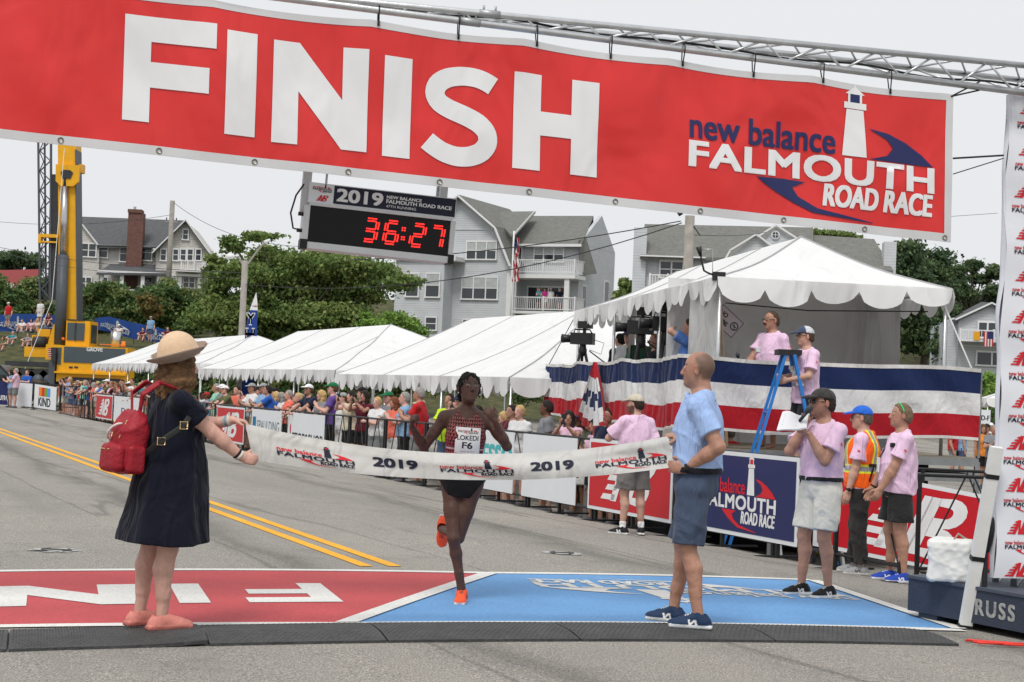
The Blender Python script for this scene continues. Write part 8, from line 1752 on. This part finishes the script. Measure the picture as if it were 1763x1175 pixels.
def template(pose, sex):
    if (pose, sex) in TPL: return TPL[(pose, sex)]
    f = Figure(H=1.75, sex=sex, skin=(1, 1, 1), res=.0145, fingers=False, girth=1.08 if sex == 'm' else 1.0, **POSE[pose]); f.hairline = np.array((.25, .2, .18)); f.body(); W_ = np.array((.8, .8, .8))
    f.shirt(W_, hem=.88, sleeve=.62 if sex == 'm' else .45, loose=.025); f.bottoms(W_, end=.85 if sex == 'm' else .72); f.shoes((.5, .5, .5)); d = {}
    for n, me in f.parts: d.setdefault(n, []).append(me)
    f.parts = []; f.hair(W_, 'short', .012, .045); d['hair_short'] = [f.parts[-1][1]]; f.hair(W_, 'long', .012); d['hair_long'] = [f.parts[-1][1]]; f.parts = []; f.cap(W_); d['cap'], d['cap_brim'] = [f.parts[0][1]], [f.parts[1][1]]
    base = d['body'][0]; a = np.empty(len(base.vertices) * 4, np.float32); base.color_attributes['Col'].data.foreach_get('color', a)
    for tn, tv in TONES.items():
        m2 = base.copy(); b = a.reshape(-1, 4).copy(); b[:, :3] *= np.array(tv); m2.color_attributes['Col'].data.foreach_set('color', b.ravel()); d['body_' + tn] = [m2]
    d['fig'] = f; TPL[(pose, sex)] = d; return d
USED = set(); CR = random.Random(5)
M_phone = mat('phone_black', (.02, .02, .022), .25)
def spectator(pos, yaw, pose, sex, shirt, head, H, where, bot=None, tone='fair', group='spectators along the barricades', phone=False):
    """head: ('hair', colour, style) or ('cap', colour)"""
    d = template(pose, sex); hn = head[1]; bot = bot or CR.choice(list(BOT)); noun = 'man' if sex == 'm' else 'woman'
    if head[0] == 'cap': lab = '%s in %s shirt and %s %s %s' % (noun, shirt, hn, pose, where)
    else: lab = '%s %s in %s shirt %s %s' % (hn, noun, shirt, pose, where)
    lab = ' '.join(lab.split()); USED.add(lab)
    r = empty('person', pos, yaw, lab, 'person', group, scale=H / 1.75); sm_ = fab(*[int(c * .93) for c in PAL[shirt]]); bm_ = fab(*BOT[bot])
    inst(d['body_' + tone][0], 'body', r); inst(d['shirt'][0], 'shirt', r, mats=[sm_]); inst(d['shorts'][0], 'shorts', r, mats=[bm_])
    for me in d['shoe']: inst(me, 'shoe', r, mats=[fab(90, 90, 94)])
    if head[0] == 'cap':
        inst(d['hair_short'][0], 'hair', r, mats=[M_hairp['brown-haired']]); inst(d['cap'][0], 'cap', r, mats=[fab(*CAPC[hn])]); inst(d['cap_brim'][0], 'cap_brim', r, mats=[fab(*CAPC[hn])])
    else: inst(d['hair_' + head[2]][0], 'hair', r, mats=[M_hairp[hn]])
    if pose == 'holding up a phone' and phone:
        f = d['fig']; p = (f.wr[1] + f.wr[-1]) / 2 + v3(0, .03, .11); q = Matrix.Translation(Vector([float(c) for c in pos])) @ Matrix.Rotation(yaw, 4, 'Z') @ Vector([float(c) * H / 1.75 for c in p])
        ph = empty('phone', q, yaw, 'phone held up by ' + lab.split(' holding')[0], 'phone'); mb = MB(); mb.box(-.038, .038, -.005, .005, -.075, .075); mb.build('case', M_phone, ph); mb = MB(); mb.box(-.033, .033, -.008, -.006, -.068, .068); mb.build('screen', mat('phone_screen', (.15, .17, .2), .15), ph)
    return r
def rowpos(px, off, H=1.7):
    t = tpx(px, 680); q = bpos(t) + np.array([BU[1], -BU[0]]) * off; return np.array([q[0], q[1], float(gz(*q))])
FACE = math.atan2(.929, -.37)
named = [  # px, distance behind rail, pose, sex, shirt, head, height, turn, bottoms, tone
 (352, .5, 'watching', 'm', 'grey', ('cap', 'white cap'), 1.72, .3, None, 'tan'), (362, .45, 'leaning on the rail', 'm', 'olive', ('cap', 'white cap'), 1.70, .2, None, 'fair'), (372, 1.0, 'holding up a phone', 'm', 'pale pink', ('hair', 'grey-haired', 'short'), 1.80, .4, None, 'fair'), (388, .9, 'watching', 'm', 'black', ('cap', 'black cap'), 1.78, .2, None, 'fair'),
 (404, .45, 'clapping', 'm', 'white', ('cap', 'grey cap'), 1.76, .3, None, 'tan'), (420, .5, 'clapping', 'm', 'light blue', ('cap', 'grey cap'), 1.78, .2, None, 'tan'), (436, .40, 'leaning on the rail', 'm', 'royal blue', ('hair', 'dark-haired', 'short'), 1.74, -.2, None, 'tan'), (455, .8, 'watching', 'f', 'maroon', ('hair', 'brown-haired', 'long'), 1.64, .2, None, 'fair'),
 (468, .42, 'clapping', 'f', 'coral', ('hair', 'grey-haired', 'short'), 1.62, .1, None, 'fair'), (484, .45, 'leaning on the rail', 'f', 'white', ('hair', 'blond', 'short'), 1.60, .1, None, 'fair'), (503, .42, 'leaning on the rail', 'm', 'navy', ('cap', 'white cap'), 1.80, .3, None, 'tan'), (520, .45, 'clapping', 'f', 'grey', ('hair', 'blond', 'long'), 1.66, .2, None, 'fair'),
 (535, .5, 'clapping', 'm', 'purple', ('cap', 'green cap'), 1.84, -.3, None, 'fair'), (550, .95, 'watching', 'm', 'maroon', ('cap', 'black cap'), 1.86, -.5, None, 'fair'), (556, .45, 'watching', 'm', 'white', ('cap', 'grey cap'), 1.62, .2, None, 'fair'), (573, .40, 'holding up a phone', 'f', 'cream', ('hair', 'dark-haired', 'long'), 1.66, .5, 'black', 'fair'), (588, 1.0, 'watching', 'm', 'grey', ('cap', 'green cap'), 1.80, .5, None, 'fair'), (594, .42, 'holding up a phone', 'f', 'maroon', ('hair', 'dark-haired', 'long'), 1.68, .6, 'black', 'tan'),
 (606, .9, 'watching', 'f', 'coral', ('hair', 'auburn', 'long'), 1.68, .5, None, 'tan'), (617, .40, 'with folded arms', 'f', 'white', ('hair', 'blond', 'short'), 1.56, .6, 'grey', 'fair'), (638, .7, 'clapping', 'm', 'light blue', ('hair', 'grey-haired', 'short'), 1.74, -.25, None, 'fair'), (655, 1.5, 'watching', 'f', 'grey', ('hair', 'dark-haired', 'long'), 1.64, .5, None, 'fair'), (674, .55, 'clapping', 'm', 'red', ('hair', 'grey-haired', 'short'), 1.80, -.6, 'grey', 'tan'),
 (698, 1.4, 'watching', 'm', 'olive', ('hair', 'dark-haired', 'short'), 1.70, .3, None, 'tan'), (719, .6, 'clapping', 'm', 'neon yellow', ('hair', 'dark-haired', 'short'), 1.72, .7, 'denim', 'tan'), (744, .5, 'holding up a phone', 'm', 'mint', ('cap', 'navy cap'), 1.68, .9, 'denim', 'fair'), (760, 1.3, 'watching', 'm', 'maroon', ('hair', 'dark-haired', 'short'), 1.72, .3, None, 'tan'),
 (836, .6, 'watching', 'f', 'white', ('hair', 'blond', 'short'), 1.58, .6, None, 'fair'), (851, .9, 'watching', 'm', 'grey', ('hair', 'dark-haired', 'short'), 1.74, -.4, None, 'dark'), (896, 1.6, 'watching', 'm', 'black', ('hair', 'dark-haired', 'short'), 1.64, .5, None, 'tan'), (912, 1.3, 'watching', 'm', 'navy', ('hair', 'dark-haired', 'short'), 1.74, .6, None, 'tan'), (928, .5, 'holding up a phone', 'f', 'pale pink', ('hair', 'dark-haired', 'long'), 1.52, .9, None, 'tan'), (935, 1.5, 'watching', 'f', 'black', ('hair', 'dark-haired', 'long'), 1.74, .6, None, 'tan')]
for px, off, pose, sex, shirt, head, H, turn, bot, tone in named:
    wh = 'behind the barricade' if pose != 'leaning on the rail' else ''
    spectator(rowpos(px, off), FACE + turn, pose, sex, shirt, head, H, wh, bot, tone, phone=True)
def filler(px, off, where, group='spectators along the barricades'):
    for _ in range(200):
        sex = CR.choice('mf'); pose = CR.choice(['clapping', 'clapping', 'leaning on the rail', 'watching', 'with folded arms', 'holding up a phone'] if off < .7 else ['watching', 'watching', 'clapping', 'with folded arms', 'holding up a phone']); shirt = CR.choice(list(PAL))
        if shirt in ('orange', 'neon yellow', 'magenta') and CR.random() < .7: continue
        head = ('cap', CR.choice(list(CAPC))) if CR.random() < (.5 if sex == 'm' else .2) else ('hair', CR.choice(list(HAIRC)), 'short' if sex == 'm' else CR.choice(['long', 'long', 'short'])); hn = head[1]; noun = 'man' if sex == 'm' else 'woman'
        lab = ' '.join((('%s in %s shirt and %s %s %s' % (noun, shirt, hn, pose, where)) if head[0] == 'cap' else ('%s %s in %s shirt %s %s' % (hn, noun, shirt, pose, where))).split())
        if lab not in USED: break
    spectator(rowpos(px, off), FACE + CR.uniform(-.35, .75), pose, sex, shirt, head, CR.uniform(1.62, 1.82) if sex == 'm' else CR.uniform(1.54, 1.70), where, None, CR.choice(['fair', 'fair', 'tan', 'tan', 'dark']), group)
t = 24.0
while t < 72:                              # front rows further up the road
    q = bpos(t); u = ray(881, 680); px = None
    for cand in range(90, 560):
        if abs(tpx(cand, 680) - t) < .35: px = cand; break
    t += CR.uniform(.62, .95)
    if px is None or 268 < px < 340: continue
    if px < 345: filler(px, .42 + CR.uniform(-.04, .1), 'at the far barricades')
    if px < 560: filler(px + CR.uniform(-2, 2), CR.uniform(.95, 1.2), 'in the second row')
    if CR.random() < .55: filler(px + CR.uniform(-2, 2), CR.uniform(1.6, 1.9), 'in the back row')
for px in (568, 583, 600, 622, 632, 646, 662, 684, 705, 728, 770, 822, 860, 872): filler(px, CR.uniform(1.4, 2.4), 'under the stage-side tent')
# two officials standing out on the road at the far end, and the slope
for px, py, shirt, head, pose, H, yaw in ((25, 703, 'pale pink', ('hair', 'grey-haired', 'short'), 'clapping', 1.74, rad(95)), (44, 703, 'royal blue', ('hair', 'brown-haired', 'short'), 'with folded arms', 1.72, rad(170)), (17, 702, 'light blue', ('hair', 'dark-haired', 'long'), 'clapping', 1.66, rad(100))):
    p = GP(px, py); spectator(p, yaw, pose, 'm' if shirt != 'light blue' else 'f', shirt, head, H, 'by the far white sign', 'grey', 'fair', 'people standing on the road at the far end')
def slope(px, py, Y, pose, sex, shirt, head, where, bot, yaw=rad(170), H=1.72):
    q = P(px, py, Y); spectator((q[0], Y, float(q[2])), yaw, pose, sex, shirt, head, H, where, bot, 'fair', 'people on the grassy slope')
for a in ((13, 564, 115, 'watching', 'm', 'red', ('cap', 'white cap'), 'standing before the blue fence', 'grey'), (38, 574, 113, 'sitting', 'm', 'white', ('hair', 'brown-haired', 'short'), 'on the grass slope', 'white'), (54, 573, 113, 'sitting', 'f', 'pale pink', ('hair', 'dark-haired', 'long'), 'on the grass slope', 'black'), (64, 573, 113.5, 'sitting', 'f', 'cream', ('hair', 'blond', 'long'), 'on the grass slope', 'khaki'),
          (68, 560, 115, 'watching', 'm', 'white', ('cap', 'red cap'), 'on the grass slope', 'white'), (84, 563, 114, 'sitting', 'f', 'maroon', ('hair', 'auburn', 'long'), 'on the grass slope', 'denim'), (22, 596, 106, 'sitting', 'm', 'teal', ('hair', 'grey-haired', 'short'), 'low on the grass slope', 'khaki'), (48, 600, 104, 'sitting', 'm', 'grey', ('hair', 'dark-haired', 'short'), 'low on the grass slope', 'black'), (5, 606, 103, 'sitting', 'f', 'olive', ('hair', 'brown-haired', 'long'), 'low on the grass slope', 'khaki'),
          (258, 590, 110, 'watching', 'm', 'light blue', ('cap', 'grey cap'), 'standing before the blue fence', 'denim'), (246, 589, 110, 'sitting', 'f', 'maroon', ('hair', 'dark-haired', 'short'), 'beside the man at the fence', 'khaki'), (205, 583, 112, 'sitting', 'f', 'white', ('cap', 'white cap'), 'above the crane exhaust', 'denim'), (289, 588, 110, 'sitting', 'm', 'maroon', ('hair', 'brown-haired', 'short'), 'at the end of the blue fence', 'denim')): slope(*a)
hs_ = [o for o in bpy.data.objects if o.get('label', '').startswith('tall grey clapboard')][0]
for i, (px, shirt, head, sx) in enumerate(((927, 'teal', ('hair', 'auburn', 'long'), 'f'), (937, 'magenta', ('hair', 'dark-haired', 'long'), 'f'), (947, 'white', ('cap', 'white cap'), 'm'), (963, 'navy', ('hair', 'brown-haired', 'short'), 'm'))):
    q = P(px, 534, 129.3); spectator((q[0], 129.6, float(q[2])), rad(175), 'watching' if i != 0 else 'clapping', sx, shirt, head, 1.70, 'on the lower house balcony', None, 'fair', 'people on the balcony')
# far right: registration sign, a tent and people beyond the stage
for i, (px, shirt, head, sx, Y, py) in enumerate(((1697, 'black', ('cap', 'black cap'), 'm', 46, 800), (1709, 'grey', ('hair', 'grey-haired', 'short'), 'm', 44, 806), (1690, 'orange', ('hair', 'brown-haired', 'long'), 'f', 45, 804), (1703, 'white', ('cap', 'white cap'), 'm', 52, 790), (1722, 'teal', ('hair', 'dark-haired', 'short'), 'm', 48, 795), (1640, 'red', ('hair', 'brown-haired', 'short'), 'm', 50, 792), (1655, 'light blue', ('hair', 'blond', 'long'), 'f', 50, 792))):
    q = P(px, py, Y); spectator((q[0], Y, float(gz(q[0], Y))), rad(150 + 20 * i), 'clapping' if i == 1 else 'watching', sx, shirt, head, 1.74, 'beyond the stage', None, 'tan', 'people beyond the stage')
q = P(1697, 700, 47); g = float(gz(q[0], 47)); lsn = empty('letter_sign', (q[0], 47, g), 0, 'white letter sign D-F on a post beyond the stage', 'sign'); zt = float(P(1697, 706, 47)[2]) - g; zb_ = float(P(1697, 732, 47)[2]) - g
mb = MB(); mb.box(-.14, .14, -.01, .01, zb_, zt); mb.build('board', M_sign_white, lsn); mb = MB(); mb.tube([(0, .02, 0), (0, .02, zt)], .015, 6); mb.build('post', M_steel, lsn); pr = Print(); pr.text('D-F', -.11, .11, zb_ + (zt - zb_) * .3, zb_ + (zt - zb_) * .62, M_txt, .05); pr.build('lettering', lsn, lambda u, w, l: Vector((u, -.013 - .001 * l, w)))
q = P(1712, 720, 58); tent('small_tent', 'small white tent beyond the stage near the letter sign', (q[0] - .3, 58.0), (0.2, .98), 4, 4, 2.0, 2.9, 1, .5, 2.0)
